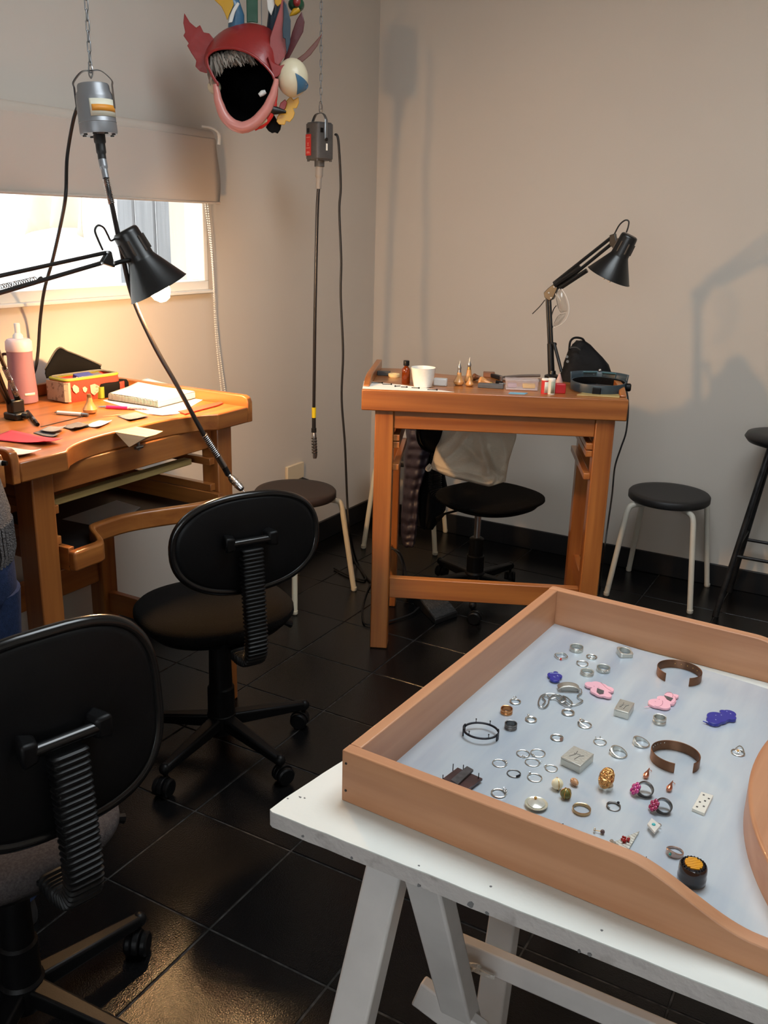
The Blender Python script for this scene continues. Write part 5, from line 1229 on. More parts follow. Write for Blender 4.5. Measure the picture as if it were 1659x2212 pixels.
outr_ = [rrect(.97, 0.0), rrect(1.0, 0.006), rrect(1.0, 0.03, .003), rrect(1.0, hc)]
inn_ = [rrect(.94, hc), rrect(.94, 0.012), rrect(.02, 0.010)]
MB().loft(outr_ + inn_, cap=False).add(outr_[0], [tuple(range(47, -1, -1))]).build('case_body', CASE_RED, pcs, ang=60)
m = MB(); xs_ = [(-0.0036, y) for y in (0.004, 0.02, 0.04, 0.06, 0.074)]
m.loft([[PC(x - .001, y, z) for (x, y) in ((0.012, -.0046), (0.004, -.0046), (-.0046, .004), (-.0046, Ly - .004), (-.003, Ly - .004), (-.003, .006), (.006, -.003), (.012, -.003))] for z in (0.004, hc - .004)])
m.build('grey_end_panel', CASE_GREY, pcs)
MB().tube(rrect(0.985, hc + 0.001), 0.0042, 8, closed=True).build('lime_zip_edge', LIME, pcs)
MB().tube(rrect(0.93, hc + 0.004), 0.003, 6, closed=True).build('zip_teeth', mat('grey_zip', C(120, 118, 108), 0.5), pcs)
def blob(px_l, name, m_):
    c = sum((Vector((u, v, 0)) for u, v in px_l), Vector()) / len(px_l)
    nrm_ = -u2; pts = []
    for u, v in px_l:
        d = ray(u, v); pl0 = k0 + u2 * -0.0042; t_ = (pl0 - EYE).dot(u2) / d.dot(u2); pts.append(EYE + d * t_ - k0)
    MB().loft([pts, [p - u2 * .0012 for p in pts]]).build(name, m_, pcs, smooth=False)
blob([(156, 836), (160, 831), (166, 834), (170, 838), (170, 846), (164, 850), (158, 844)], 'pale_print', mat('case_pale_print', C(236, 200, 160), 0.7))
blob([(178, 838), (183, 835), (188, 839), (187, 844), (184, 848), (180, 845)], 'pale_print', mat('case_pale_print2', C(236, 200, 160), 0.7))
blob([(194, 832), (204, 829), (214, 834), (212, 846), (203, 854), (196, 848)], 'grey_print', CASE_GREY)
flp = [[PC(0.0, Ly, hc), PC(Lx * .25, Ly + .004, hc), PC(Lx * .5, Ly + .006, hc), PC(Lx * .75, Ly + .004, hc), PC(Lx, Ly, hc)],
       [PC(0.004, Ly + .012, hc + .014), PC(Lx * .25, Ly + .018, hc + .040), PC(Lx * .5, Ly + .018, hc + .040), PC(Lx * .75, Ly + .014, hc + .026), PC(Lx, Ly + .004, hc + .010)],
       [PC(0.012, Ly + .020, hc + .022), PC(Lx * .34, Ly + .032, hc + .078), PC(Lx * .52, Ly + .032, hc + .066), PC(Lx * .78, Ly + .024, hc + .042), PC(Lx + .004, Ly + .004, hc + .016)]]
fs_ = [smooth_path(r_, 5) for r_ in flp]; n5 = len(fs_[0]); m = MB()
m.add([tuple(p) for r_ in fs_ for p in r_], [(j_ * n5 + i_, j_ * n5 + i_ + 1, (j_ + 1) * n5 + i_ + 1, (j_ + 1) * n5 + i_) for j_ in range(2) for i_ in range(n5 - 1)])
m.build('lid_flap', CASE_BLK, pcs, solid=0.005, ang=80)
MB().tube(fs_[2], 0.0034, 6).build('lid_zip', mat('grey_zip_lid', C(84, 80, 74), 0.5), pcs)
def in_case(name, label, cat, x, y, d, rz, m_, tilt=0.0, z=0.046):
    o_ = MB().box((0, 0, 0), d).build(name, m_, bevel=0.002); o_.location = k0 + PC(x, y, z); o_.rotation_euler = (tilt, 0, math.atan2(u1.y, u1.x) + rz); tag(o_, label, cat)
in_case('blue_packet', 'dark blue packet sticking out of the open pencil case', 'packet', Lx * .50, Ly * .55, (0.062, 0.03, 0.026), .1, mat('dark_blue_card', C(40, 48, 130), 0.4), 0.3, 0.058)
in_case('beige_eraser', 'beige eraser at the front left inside the open pencil case', 'eraser', Lx * .40, Ly * .32, (0.034, 0.02, 0.014), -.5, mat('beige_eraser', C(206, 178, 142), 0.7), 0.35, 0.058)
in_case('grey_pouch', 'grey cloth bundle at the right inside the open pencil case', 'cloth', Lx * .72, Ly * .5, (0.05, 0.034, 0.02), .2, mat('grey_felt', C(92, 92, 100), 0.9), 0.2, 0.056)

s0 = B(222, 862); pu = thing('small_pouch', 'small black and red zip pouch between the pencil case and the notebook', 'pouch', tuple(s0))
w1_ = (B(284, 849) - s0); Lp = w1_.length; w1_.normalize(); w2_ = Vector((-w1_.y, w1_.x, 0))
def PU(x, y, z): return w1_ * x + w2_ * y + Vector((0, 0, z))
ringp = lambda k, z, x0=0.0, x1=1.0: [PU((x0 + x1) / 2 * Lp + x, .02 + y, z) for x, y in sup(Lp * (x1 - x0) / 2 * k, .018 * k, 5, 28)]
MB().loft([ringp(.95, 0), ringp(1, .008), ringp(1, .034), ringp(.9, .044), ringp(.5, .047)]).build('pouch_body', CASE_BLK, pu, ang=70)
MB().loft([ringp(1.08, .010, .62, .80), ringp(1.10, .020, .62, .80), ringp(1.06, .042, .62, .80)]).build('red_stripe', CASE_RED, pu)
MB().loft([ringp(1.1, .002, -.03, .09), ringp(1.1, .036, -.03, .09)]).build('lime_end', LIME, pu)

# notebook, papers, card
nbz = H_B + 0.0025
flat('loose_paper', 'white sheet under the spiral notebook on the left bench', 'paper', [(222, 866), (236, 862), (345, 880), (432, 857), (442, 862), (388, 893), (320, 895)], H_B + 0.0003, 0.001, PAPER)
nb = thing('spiral_notebook', 'open white spiral notebook on the left bench', 'notebook', tuple(Z(300, 862, nbz)))
o = nb.location
cornr = [Z(234, 864, nbz), Z(343, 881, nbz), Z(428, 859, nbz), Z(318, 836, nbz)]
ctr = sum(cornr, Vector()) / 4
def nring(k, z): return [(ctr + (p - ctr) * k - o) * 1.0 + Vector((0, 0, z)) for p in cornr]
MB().loft([nring(1.01, 0.0), nring(1.01, 0.0015)]).build('back_cover', mat('dark_cover', C(60, 60, 66), 0.6), nb)
PAGE = mat('page_block', C(236, 230, 222), 0.8, noise=0.18, nscale=1.0, stretch=(4, 4, 900))
MB().loft([nring(1.0, 0.0016), nring(.995, 0.019)]).build('page_block', PAGE, nb, bevel=0.001)
tp = nring(.985, 0.020); m = MB()
def pg(u, v): 
    p = tp[0].lerp(tp[1], u).lerp(tp[3].lerp(tp[2], u), v); return p + Vector((0, 0, 0.010 * max(0, v - .45) ** 1.2 * (1 - u) * 2.2 + 0.0015 * math.sin(u * 5 + v * 3)))
MB().grid(pg, 12, 12).build('top_page', PAPER, nb, solid=0.0008)
m = MB()
for k in range(34):
    c = tp[0].lerp(tp[1], (k + .5) / 34); d1 = (tp[3] - tp[0]).normalized()
    m.tube([c + d1 * (0.006 * math.cos(a)) - d1 * .001 + Vector((0, 0, -0.0095 + 0.0115 * math.sin(a))) for a in [2 * PI * q_ / 10 for q_ in range(10)]], 0.0008, 4, closed=True)
tag(m.build('spiral_binding', BLACK_METAL, nb), kind='stuff')
flat('red_card_folder', 'red card folder edge sticking out right of the notebook', 'card', [(385, 891), (478, 870), (482, 873), (470, 878), (400, 897)], H_B + 0.0015, 0.003, mat('orange_red_card', C(226, 70, 44), 0.6))
def pen(label, a, b, mats, r=0.0045, name='pen', z=None):
    z = z or H_B + r; p, q = Vector(a), Vector(b); p.z = q.z = z; c = (p + q) / 2
    t = thing(name, label, 'pen', (c.x, c.y, z)); d = q - p; s0_ = 0
    for nm, f0, f1, k0_, k1_, mm in mats:
        MB().tube([p + d * f0 - c, p + d * f1 - c], [r * k0_, r * k1_], 12).build(nm, mm, t)
    return t
WPL = mat('white_pen_plastic', C(232, 228, 220), 0.3)
pen('white pen lying left of the pear-handled tool on the left bench', B(119, 895), B(191, 900.5), (('tip', 0, .08, .35, .9, STEEL), ('barrel', .08, .80, 1, 1, WPL), ('dark_end', .80, 1.0, .9, .8, DULL)), 0.0055)
pen('pink pen with silver tip in front of the notebook', B(213, 882.5), B(322, 887), (('silver_tip', 0, .16, .35, .9, STEEL), ('pink_grip', .16, .58, 1.05, 1.05, mat('hot_pink_plastic', C(206, 30, 96), 0.35)), ('patterned_barrel', .58, .96, 1, 1, mat('purple_grey_pattern', C(122, 84, 112), 0.4, col2=C(186, 170, 176), nscale=300)), ('end_cap', .96, 1, .8, .6, WPL)), 0.005)
pen('black pen lying beside the lamp base on the left bench', B(60, 893), B(82, 921), (('barrel', 0, .78, 1, 1, BLK), ('grey_clip', .55, .72, 1.1, 1.1, DULL), ('cap', .78, 1.0, 1.05, .95, BLK)), 0.005)
pen('white marker with black end resting on the neighbouring bench rail', Z(-22, 1001, H_B + .036), Z(15, 1003, H_B + .036), (('barrel', 0, .75, 1, 1, WPL), ('black_end', .75, 1, 1, .8, BLK)), 0.006, 'marker', H_B + 0.032 + 0.006)
graver('pear-shaped wooden handle standing near the white pen on the left bench', tuple(B(195, 893)), 0.98, 0, base=0.0155, nm='graver')
EM = mat('emery_grey', C(96, 96, 100), 0.85, noise=0.15, nscale=200); EM2 = mat('emery_light', C(124, 124, 128), 0.85, noise=0.12, nscale=200)
def curled(name, label, cat, px, m_, lift=0.008, group=None, z0=H_B + 0.001):
    c4 = [Z(u, v, H_B) for u, v in px]; c = sum(c4, Vector()) / 4
    def f(u, v):
        p = c4[0].lerp(c4[1], u).lerp(c4[3].lerp(c4[2], u), v) - c
        return Vector((p.x, p.y, lift * ((2 * u - 1) ** 2 * .7 + (2 * v - 1) ** 2 * .3) * u))
    o_ = MB().grid(f, 10, 6).build(name, m_, solid=0.0009); o_.location = (c.x, c.y, z0); return tag(o_, label, cat, group)
curled('emery_paper', 'grey emery paper square right of the pear-handled tool', 'emery paper', [(253, 900), (282, 911), (322, 902), (292, 891)], EM2, 0.006)
curled('emery_paper', 'dark grey emery paper square left of the white scrap', 'emery paper', [(130, 923), (163, 932), (199, 922), (168, 912)], EM, 0.010)
curled('emery_paper', 'grey emery paper square beside the red paper, uppermost', 'emery paper', [(86, 935), (122, 941), (143, 929), (104, 926)], EM2, 0.006, z0=H_B + .006)
curled('emery_paper', 'dark emery paper offcut under the grey square beside the red paper', 'emery paper', [(72, 936), (112, 948), (130, 941), (86, 931)], EM, 0.005)
curled('paper_scrap', 'white paper scrap between the emery papers', 'paper', [(178, 921), (214, 926), (242, 913), (214, 909)], PAPER, 0.006)
curled('red_paper', 'crimson paper sheet at the front left of the left bench', 'paper', [(-30, 950), (96, 964), (137, 957), (24, 930)], mat('crimson_paper', C(196, 44, 66), 0.7), 0.012)
curled('clear_bag', 'crumpled white packet at the front left edge of the left bench', 'packet', [(-20, 985), (38, 992), (90, 980), (10, 966)], mat('white_film', C(236, 230, 222), 0.35), 0.010)
flat('cutting_blade', 'thin white-handled blade lying on the loose paper', 'blade', [(322, 896), (350, 893.5), (386, 896), (350, 899)], H_B + 0.0016, 0.002, WPL)
pen('thin pale needle file left of the emery paper', B(222, 900.5), B(262, 897.5), (('file', 0, 1, .2, 1, mat('pale_file', C(206, 176, 126), 0.5)),), 0.0018, 'needle_file')
pen('long thin dark rod added for the groove line behind the emery papers', B(88, 923), B(190, 898), (('rod', 0, 1, 1, 1, BLACK_METAL),), 0.0012, 'groove_line_rod')  # added dark rod, drawn in place of a board-edge groove
zs_ = 0.715 - 0.0375
flat('paper_sheet', 'white sheet lying in the pulled-out tray of the left bench', 'paper', [(134, 1122), (252, 1081), (304, 1096), (240, 1143)], zs_, 0.0008, mat('grey_white_paper', C(206, 208, 210), 0.8), zsurf=zs_)

# ------------------------------------------------------------------ jewellery in the tray
ZS = TZ + 0.0076
def S(u, v, dz=0.0): return Z(u, v, ZS + dz)
def w_ang(p, u, v):                      # level direction from p to the seen point
    q = S(u, v); return math.atan2(q.y - p.y, q.x - p.x)
def revolve(prof, n=40, M=None, m=None, deform=None):
    m = m or MB(); k = len(prof)
    rings = []
    for i in range(n):
        a = 2 * PI * i / n; ring = []
        for r, z in prof:
            rr_, zz = deform(a, r, z) if deform else (r, z)
            ring.append((rr_ * math.cos(a), rr_ * math.sin(a), zz))
        rings.append(ring)
    vs = [p for r in rings for p in r]
    fs = [(i * k + j, i * k + (j + 1) % k, ((i + 1) % n) * k + (j + 1) % k, ((i + 1) % n) * k + j) for i in range(n) for j in range(k)]
    return m.add(vs, fs, M)
def at_ang(R, a, z): return (R * math.cos(a), R * math.sin(a), z)
GRP = None
def jew(label, u, v, name='ring', cat='ring', z=0.0):
    p = S(u, v); return thing(name, label, cat, (p.x, p.y, ZS + z)), p, mpp(p)
def band(label, u, v, w, h, m, thick=0.0016, ridges=(), deform=None, R=None):
    t, p, s = jew(label, u, v); R = w * s / 2
    prof = [(R - thick, 0.0004), (R - .0003, 0), (R, 0.0005)]
    for z0 in ridges: prof += [(R, h * z0 - .0006), (R - .0007, h * z0), (R, h * z0 + .0006)]
    prof += [(R, h - .0005), (R - .0003, h), (R - thick, h - .0004)]
    revolve(prof, 40, None, None, deform).build('band', m, t, ang=50)
    return t, p, R
def wire(label, u, v, w, m, r=0.0009, tilt=0.0, name='ring'):
    t, p, s = jew(label, u, v); R = w * s / 2 - r
    MB().tube([(R * math.cos(a), R * math.sin(a), r + tilt * R * (1 + math.sin(a))) for a in [2 * PI * k / 36 for k in range(36)]], r, 8, closed=True).build('band', m, t)
    return t, p, R
def gem(t, pos, r, m, name='stone', sq=(1, 1, 1), n=10): return MB().sphere(pos, (r * sq[0], r * sq[1], r * sq[2]), n, 7).build(name, m, t)
def crystal(t, pos, r, name='crystal', m=GLASS):
    return MB().lathe([(0, -r), (r, 0.0), (r * .6, r * .5), (0, r * .5)], 8, Matrix.Translation(pos)).build(name, m, t, smooth=False)
def claw(t, R, a, z, r, m=SILVER):
    mm = MB()
    for k in range(4):
        b = 2 * PI * k / 4; c = Vector(at_ang(R, a, z)); mm.tube([c + Vector((math.cos(b) * r * .6, math.sin(b) * r * .6, -r)), c + Vector((math.cos(b) * r * 1.05, math.sin(b) * r * 1.05, r * .6))], r * .22, 5)
    return mm.build('claw_setting', m, t)
random.seed(5)
# back row
t, p, R = band('wide silver band with tiny dots, farthest back left in the tray', 1245, 1405, 29, 0.0085, SILVER_M)
m = MB()
for k in range(7): m.sphere(at_ang(R, w_ang(p, 1254, 1412) + .16 * (k - 3), 0.0045 + .002 * ((k % 3) - 1)), 0.0006, 6, 4)
m.build('dots', SILVER, t)
t, p, R = band('silver ring with tiny square red stone, leftmost of the back rings', 1212, 1420, 28, 0.0042, SILVER, deform=lambda a, r, z: (r * (1 + .06 * math.cos(4 * a)), z))
a = w_ang(p, 1211, 1428); MB().box((0, 0, 0), (0.0035, 0.003, 0.003), frame(at_ang(R * 1.04, a, .0025), (math.cos(a), math.sin(a), 0))).build('red_stone', mat('red_stone', C(196, 40, 24), 0.2), t)
t, p, R = wire('thin silver ring with a knot at its front, right of the dotted band', 1278, 1420, 24, SILVER, 0.0012)
a = w_ang(p, 1280, 1426); MB().tube(smooth_path([Vector(at_ang(R, a - .7, .002)), Vector(at_ang(R * .93, a - .2, .005)), Vector(at_ang(R * 1.05, a + .2, .002)), Vector(at_ang(R, a + .8, .005))], 5), .0012, 8).build('knot', SILVER, t)
t, p, R = wire('thinnest small silver ring, just behind the ridged band', 1258, 1435, 26, SILVER, 0.0009, 0.06)
a = w_ang(p, 1248, 1432); MB().tube([at_ang(R * 1.05, a - .4, .0016), at_ang(R * 1.02, a, .0032), at_ang(R, a + .5, .002)], .0010, 6).build('twist', SILVER, t)
t, p, R = band('silver band with double ridges, in front of the thinnest ring', 1268, 1456, 29, 0.0062, SILVER_M, 0.0024, (0.5,))
t, p, R = band('wide silver band with a swirl on its front, right of the ridged band', 1303, 1449, 29, 0.0080, SILVER_M)
a = w_ang(p, 1306, 1456); MB().tube([Vector(at_ang(R * 1.01, a - .5 + .1 * k, 0.004 + 0.002 * math.sin(k * .9))) for k in range(11)], .0008, 6).build('swirl', SILVER, t)
t, p, s = jew('heavy squarish silver signet ring, nearest the far tray wall', 1349, 1415); R = 35 * s / 2
revolve([(R * .68, 0), (R, 0), (R, .0095), (R * .68, .0095)], 48, None, None, lambda a, r, z: (r * (1.0 if r < R * .8 else (1 / max(abs(math.cos(a - .6)), abs(math.sin(a - .6)), .80)) * .86), z * (1 + .18 * math.cos(a - w_ang(p, 1335, 1408))))).build('band', SILVER_M, t, bevel=.0006)
# cuffs
def cuff(label, u, v, w, h, open_px, m=COPPER, gap=0.55):
    t, p, s = jew(label, u, v, 'cuff_bracelet', 'bracelet'); R = w * s / 2; a0 = w_ang(p, *open_px)
    N = 44; inn = []; out_ = []
    for k in range(N + 1):
        a = a0 + gap + (2 * PI - 2 * gap) * k / N
        inn.append((R * math.cos(a) * 1.0, R * math.sin(a) * .92)); out_.append(((R + .0015) * math.cos(a), (R + .0015) * math.sin(a) * .92))
    MB().strip(inn, out_, 0, h).build('cuff_band', m, t, bevel=.0008)
    return t, p, R, a0
t, p, R, a0 = cuff('brown copper cuff bracelet by the far tray wall', 1466, 1462, 90, 0.016, (1455, 1500))
for k in range(5): MB().sphere(at_ang(R * .985, a0 + PI - .9 + .30 * k, .009), .0009, 6, 4, Matrix.Diagonal((1, .92, 1, 1))).build('stud', GOLD, t)
t, p, R, a0 = cuff('brown copper cuff bracelet in the middle of the tray, with stars', 1457, 1645, 99, 0.016, (1488, 1690), gap=.42)
for k in range(5): MB().sphere(at_ang(R * .985, a0 - PI + .1 + .20 * k, .0125), .0009, 6, 4, Matrix.Diagonal((1, .92, 1, 1))).build('stud', SILVER, t)
# acrylic shapes
def acr(label, circles, th, m, name='acrylic_brooch', cat='brooch', z=0.0005, lines=(), spot=None, spot_m=None, extra=()):
    pts = [S(u, v) for u, v, r in circles]; c = sum(pts, Vector()) / len(pts); s = mpp(c)
    t = thing(name, label, cat, (c.x, c.y, ZS + z))
    # outline: outer hull of the overlapping discs, walked by angle
    out_ = []
    for k in range(72):
        a = 2 * PI * k / 72; d = Vector((math.cos(a), math.sin(a))); best = 0.001
        for q, (u, v, r) in zip(pts, circles):
            rr_ = r * s * 1.12; e_ = Vector((q.x - c.x, q.y - c.y)); b_ = e_.dot(d); disc = b_ * b_ - (e_.length_squared - rr_ * rr_)
            if disc > 0: best = max(best, b_ + math.sqrt(disc))
        out_.append((d.x * best, d.y * best))
    MB().prism(out_, 0, th).build('acrylic_body', m, t, bevel=.0006)
    mm = MB()
    for ln in lines:
        mm.tube([Vector((S(u, v).x - c.x, S(u, v).y - c.y, th)) for u, v in ln], .0005, 5)
    if lines: mm.build('engraved_lines', ENGRAVE if m is PINK_ACR else BLUE_ENGR, t)
    if spot:
        ps = [S(u, v) for u, v in spot]
        if sum(a_.x * b_.y - b_.x * a_.y for a_, b_ in zip(ps, ps[1:] + ps[:1])) < 0: ps = ps[::-1]
        MB().prism([(q.x - c.x, q.y - c.y) for q in ps], th - .0002, th + .0012).build('grey_inlay', spot_m, t)
    for (q0, q1, r) in extra:
        MB().tube([Vector((S(*q0).x - c.x, S(*q0).y - c.y, th * .5)), Vector((S(*q1).x - c.x, S(*q1).y - c.y, th * .5))], [r, r * .7], 8).build('tail', m, t)
    return t
MARC = mat('grey_marcasite', C(104, 100, 100), 0.5, 0.4, noise=0.4, nscale=400)
arc_ = lambda u, v, ru, rv, a0, a1, n=10: [(u + ru * math.cos(a0 + (a1 - a0) * k / n), v + rv * math.sin(a0 + (a1 - a0) * k / n)) for k in range(n + 1)]
acr('pale pink acrylic brooch with a grey patch, left of the two pink ones', [(1275, 1485, 11), (1288, 1484, 11), (1300, 1488, 10), (1313, 1495, 11), (1298, 1502, 14), (1312, 1508, 8), (1288, 1498, 12)], 0.004, PINK_ACR, z=0.002,
    lines=[[(1297, 1481), (1308, 1492), (1320, 1500)], [(1281, 1489), (1284, 1490)], [(1291, 1491), (1294, 1492)]], spot=[(1289, 1494), (1296, 1497), (1304, 1500), (1303, 1506), (1294, 1507), (1288, 1502)], spot_m=MARC)
acr('pale pink acrylic brooch with scribed face lines, right of the two pink ones', [(1418, 1524, 16), (1432, 1528, 14), (1444, 1516, 14), (1446, 1507, 10), (1459, 1508, 6), (1430, 1514, 10), (1448, 1522, 8)], 0.004, PINK_ACR, z=0.001,
    lines=[arc_(1420, 1523, 11, 9, -.4, 2.2), arc_(1444, 1508, 9, 7, -2.6, .6), arc_(1450, 1516, 9, 9, -.8, 1.6), [(1414, 1521), (1416, 1522)], [(1422, 1516), (1424, 1517)]], spot=[(1434, 1509), (1444, 1512), (1453, 1515), (1448, 1521), (1440, 1517)], spot_m=MARC, extra=[((1404, 1529), (1392, 1531), .0007)])
acr('deep blue acrylic brooch with two round lobes at the right of the tray', [(1548, 1556, 19), (1574, 1548, 13), (1562, 1545, 8), (1578, 1556, 10), (1541, 1563, 14), (1562, 1556, 12)], 0.0055, BLUE_ACR, z=0.001,
    lines=[[(1544, 1553), (1546, 1553)], [(1556, 1552), (1558, 1553)], [(1544, 1562), (1546, 1563)], [(1568, 1544), (1570, 1545)], [(1576, 1549), (1578, 1550)]], extra=[((1530, 1566), (1518, 1562), .0016)])
acr('small deep blue acrylic charm behind the bent silver pendant', [(1193, 1464, 10), (1204, 1466, 9), (1198, 1472, 10), (1200, 1459, 5)], 0.004, BLUE_ACR, z=0.002, name='acrylic_charm', cat='charm',
    lines=[[(1187, 1461), (1208, 1461)], [(1195, 1468), (1199, 1470)], [(1203, 1465), (1205, 1468)]])
# bent pendant and chain
pq = S(1228, 1492); t = thing('bent_pendant', 'bent silver plate pendant standing beside the blue charm', 'pendant', tuple(pq)); s = mpp(pq)
d1 = (S(1252, 1489) - S(1204, 1487)).normalized(); d2 = Vector((-d1.y, d1.x, 0))
def bent(u, v):
    a = PI * (0.08 + .84 * u); return d1 * (-math.cos(a) * 24 * s) + Vector((0, 0, .001 + math.sin(a) ** .8 * 13 * s)) + d2 * (v - .45) * 20 * s
MB().grid(bent, 20, 6).build('bent_plate', SILVER_M, t, solid=.0012)
m = MB(); m.grid(lambda u, v: bent(.2 + .66 * u, .12) * 1.0 * (1 if v > .5 else 1) - Vector((0, 0, (bent(.2 + .66 * u, .12).z - .001) * (1 - v))), 14, 3); m.build('end_plate', CHAIN_SILVER, t, solid=.001)
MB().tube(rel([S(1249, 1486, .004), S(1256, 1489, .004), S(1257, 1497, .003), S(1250, 1500, .002)], pq), .0008, 6).build('bail', SILVER, t)
pc_ = S(1205, 1515); t = thing('silver_chain', 'tangled silver snake chain below the bent pendant', 'chain', tuple(pc_))
seq = [(1256, 1500), (1247, 1508), (1258, 1516), (1252, 1522), (1236, 1526), (1222, 1520), (1212, 1512), (1202, 1505), (1190, 1502), (1178, 1502), (1168, 1508), (1163, 1520), (1166, 1530), (1176, 1531), (1184, 1524), (1186, 1514), (1194, 1506), (1206, 1504), (1214, 1510), (1208, 1518), (1216, 1524), (1230, 1529), (1236, 1522), (1226, 1512), (1216, 1506), (1222, 1516), (1212, 1520), (1200, 1512), (1190, 1512), (1180, 1506), (1172, 1510), (1178, 1518), (1172, 1526)]
pth = smooth_path([Vector(S(u, v)) - pc_ + Vector((0, 0, .0016 + .0018 * abs(math.sin(i * 1.7)))) for i, (u, v) in enumerate(seq)], 6)
MB().tube(pth, .00125, 6).build('snake_chain', CHAIN_SILVER, t)
# silver boxes
def sbox(label, px, h, m=SILVER_M):
    P = [S(u, v) for u, v in px]; c = sum(P, Vector()) / 4; t = thing('silver_box', label, 'box', tuple(c))
    r0 = [(p - c) for p in P]
    MB().loft([[tuple(p) for p in r0], [tuple(p + Vector((0, 0, h * .80))) for p in r0]]).build('box_body', m, t, bevel=.0005)
    MB().loft([[tuple(p * 1.005 + Vector((0, 0, h * .81))) for p in r0], [tuple(p * 1.005 + Vector((0, 0, h))) for p in r0]]).build('box_lid', SILVER_M, t, bevel=.0005)
    mm = MB(); A_ = lambda a, b: (r0[0].lerp(r0[1], a)).lerp(r0[3].lerp(r0[2], a), b) + Vector((0, 0, h + .0002))
    for ln in ([(.25, .25), (.4, .5), (.35, .75)], [(.55, .2), (.6, .5), (.75, .65)], [(.3, .55), (.6, .6)]): mm.tube([A_(*q) for q in ln], .0004, 5)
    mm.build('engraving', OXID, t)
    return t
sbox('larger lidded silver box in the middle of the tray', [(1210, 1652), (1252, 1672), (1281, 1646), (1238, 1628)], 0.0135)
sbox('smaller lidded silver box between the two pink brooches', [(1325, 1546), (1356, 1555), (1369, 1533), (1338, 1524)], 0.0125)
# left group of rings
t, p, R = wire('silver solitaire ring standing behind the gold band', 1113, 1517, 25, SILVER, 0.0013)
a = w_ang(p, 1111, 1507); crystal(t, at_ang(R + .001, a, .005), .0024); claw(t, R + .001, a, .004, .0024)
band('wide gold-toned band, the only gold band among the left rings', 1094, 1540, 26, 0.0088, mat('rose_gold', C(206, 146, 96), 0.28, 1.0), 0.0013, (.45,))
band('dark silver band of stacked rows, in front of the gold band', 1103, 1573, 27, 0.0092, OXID, 0.0014, (.33, .66))
t, p, R = wire('silver ring with a tiny bead at its back left, right of the gold band', 1147, 1556, 26, SILVER, 0.0016)
gem(t, at_ang(R, w_ang(p, 1136, 1546), .005), .0020, SILVER, 'bead')
t, p, R = wire('plain thick silver ring under the chain', 1227, 1541, 29, SILVER, 0.0017)
t, p, R = wire('silver bypass ring with two crossing wires, right of the plain thick ring', 1263, 1567, 31, SILVER, 0.0011)
a = w_ang(p, 1251, 1562); MB().tube(smooth_path([Vector(at_ang(R, a - 1.0, .002)), Vector(at_ang(R * .98, a - .3, .006)), Vector(at_ang(R * .75, a + .7, .005)), Vector(at_ang(R * .5, a + 1.7, .003)), Vector(at_ang(R * .95, a + 2.7, .001))], 6), .0011, 8).build('crossing_wire', SILVER, t)
gem(t, at_ang(R, a - .3, .006), .0016, SILVER, 'bead'); gem(t, at_ang(R, a + .3, .003), .0016, OXID, 'dark_bead')
t, p, R = wire('silver ring with a flat brownish stone at its front right', 1203, 1595, 29, SILVER, 0.0013)
a = w_ang(p, 1214, 1602); MB().box((0, 0, 0), (.005, .0055, .0025), frame(at_ang(R, a, .003), (math.cos(a), math.sin(a), .2))).build('flat_stone', mat('brown_stone', C(156, 126, 112), 0.3, 0.4), t, bevel=.0006)
t, p, R = wire('thin open silver ring with prong ends, right of the larger box', 1296, 1604, 29, SILVER, 0.0009)
for u, v in ((1281, 1594), (1296, 1593)):
    a = w_ang(p, u, v); MB().tube([at_ang(R, a, .001), at_ang(R * 1.06, a, .0048)], .0009, 6).build('prong', SILVER, t)
def dome(label, u, v, w, split, face):
    t, p, s = jew(label, u, v); R = w * s / 2; af = w_ang(p, *face)
    f = lambda a: .5 + .5 * math.cos(a - af)
    prof = [(-.0014, .0), (0, 0), (.0005, .25), (.0005, .75), (0, 1), (-.0014, 1)]
    rings = []
    for i in range(44):
        a = 2 * PI * i / 44; h = .0022 + .0066 * f(a) ** 1.5; b = .0016 * f(a) ** 2
        rings.append([((R + x + (b if x >= 0 else 0)) * math.cos(a), (R + x + (b if x >= 0 else 0)) * math.sin(a), z * h) for x, z in prof])
    k = 6; vs = [q for r in rings for q in r]; fs = [(i * k + j, i * k + (j + 1) % k, ((i + 1) % 44) * k + (j + 1) % k, ((i + 1) % 44) * k + j) for i in range(44) for j in range(k)]
    MB().add(vs, fs).build('domed_band', SILVER, t, ang=70)
    if split: MB().tube([Vector(at_ang(R + .0024, af - .9 + .18 * i, .0012 + .0045 * i / 10)) for i in range(11)], .0006, 6).build('split_line', OXID, t)
dome('domed silver ring with a slanting split, left of the pair behind the cuff', 1337, 1630, 34, True, (1322, 1622))
dome('smooth domed silver ring, right of the pair behind the cuff', 1386, 1608, 33, False, (1372, 1604))
band('tall silver band of two stacked rows below the right pink brooch', 1424, 1561, 28, 0.0105, SILVER_M, .0016, (.5,))
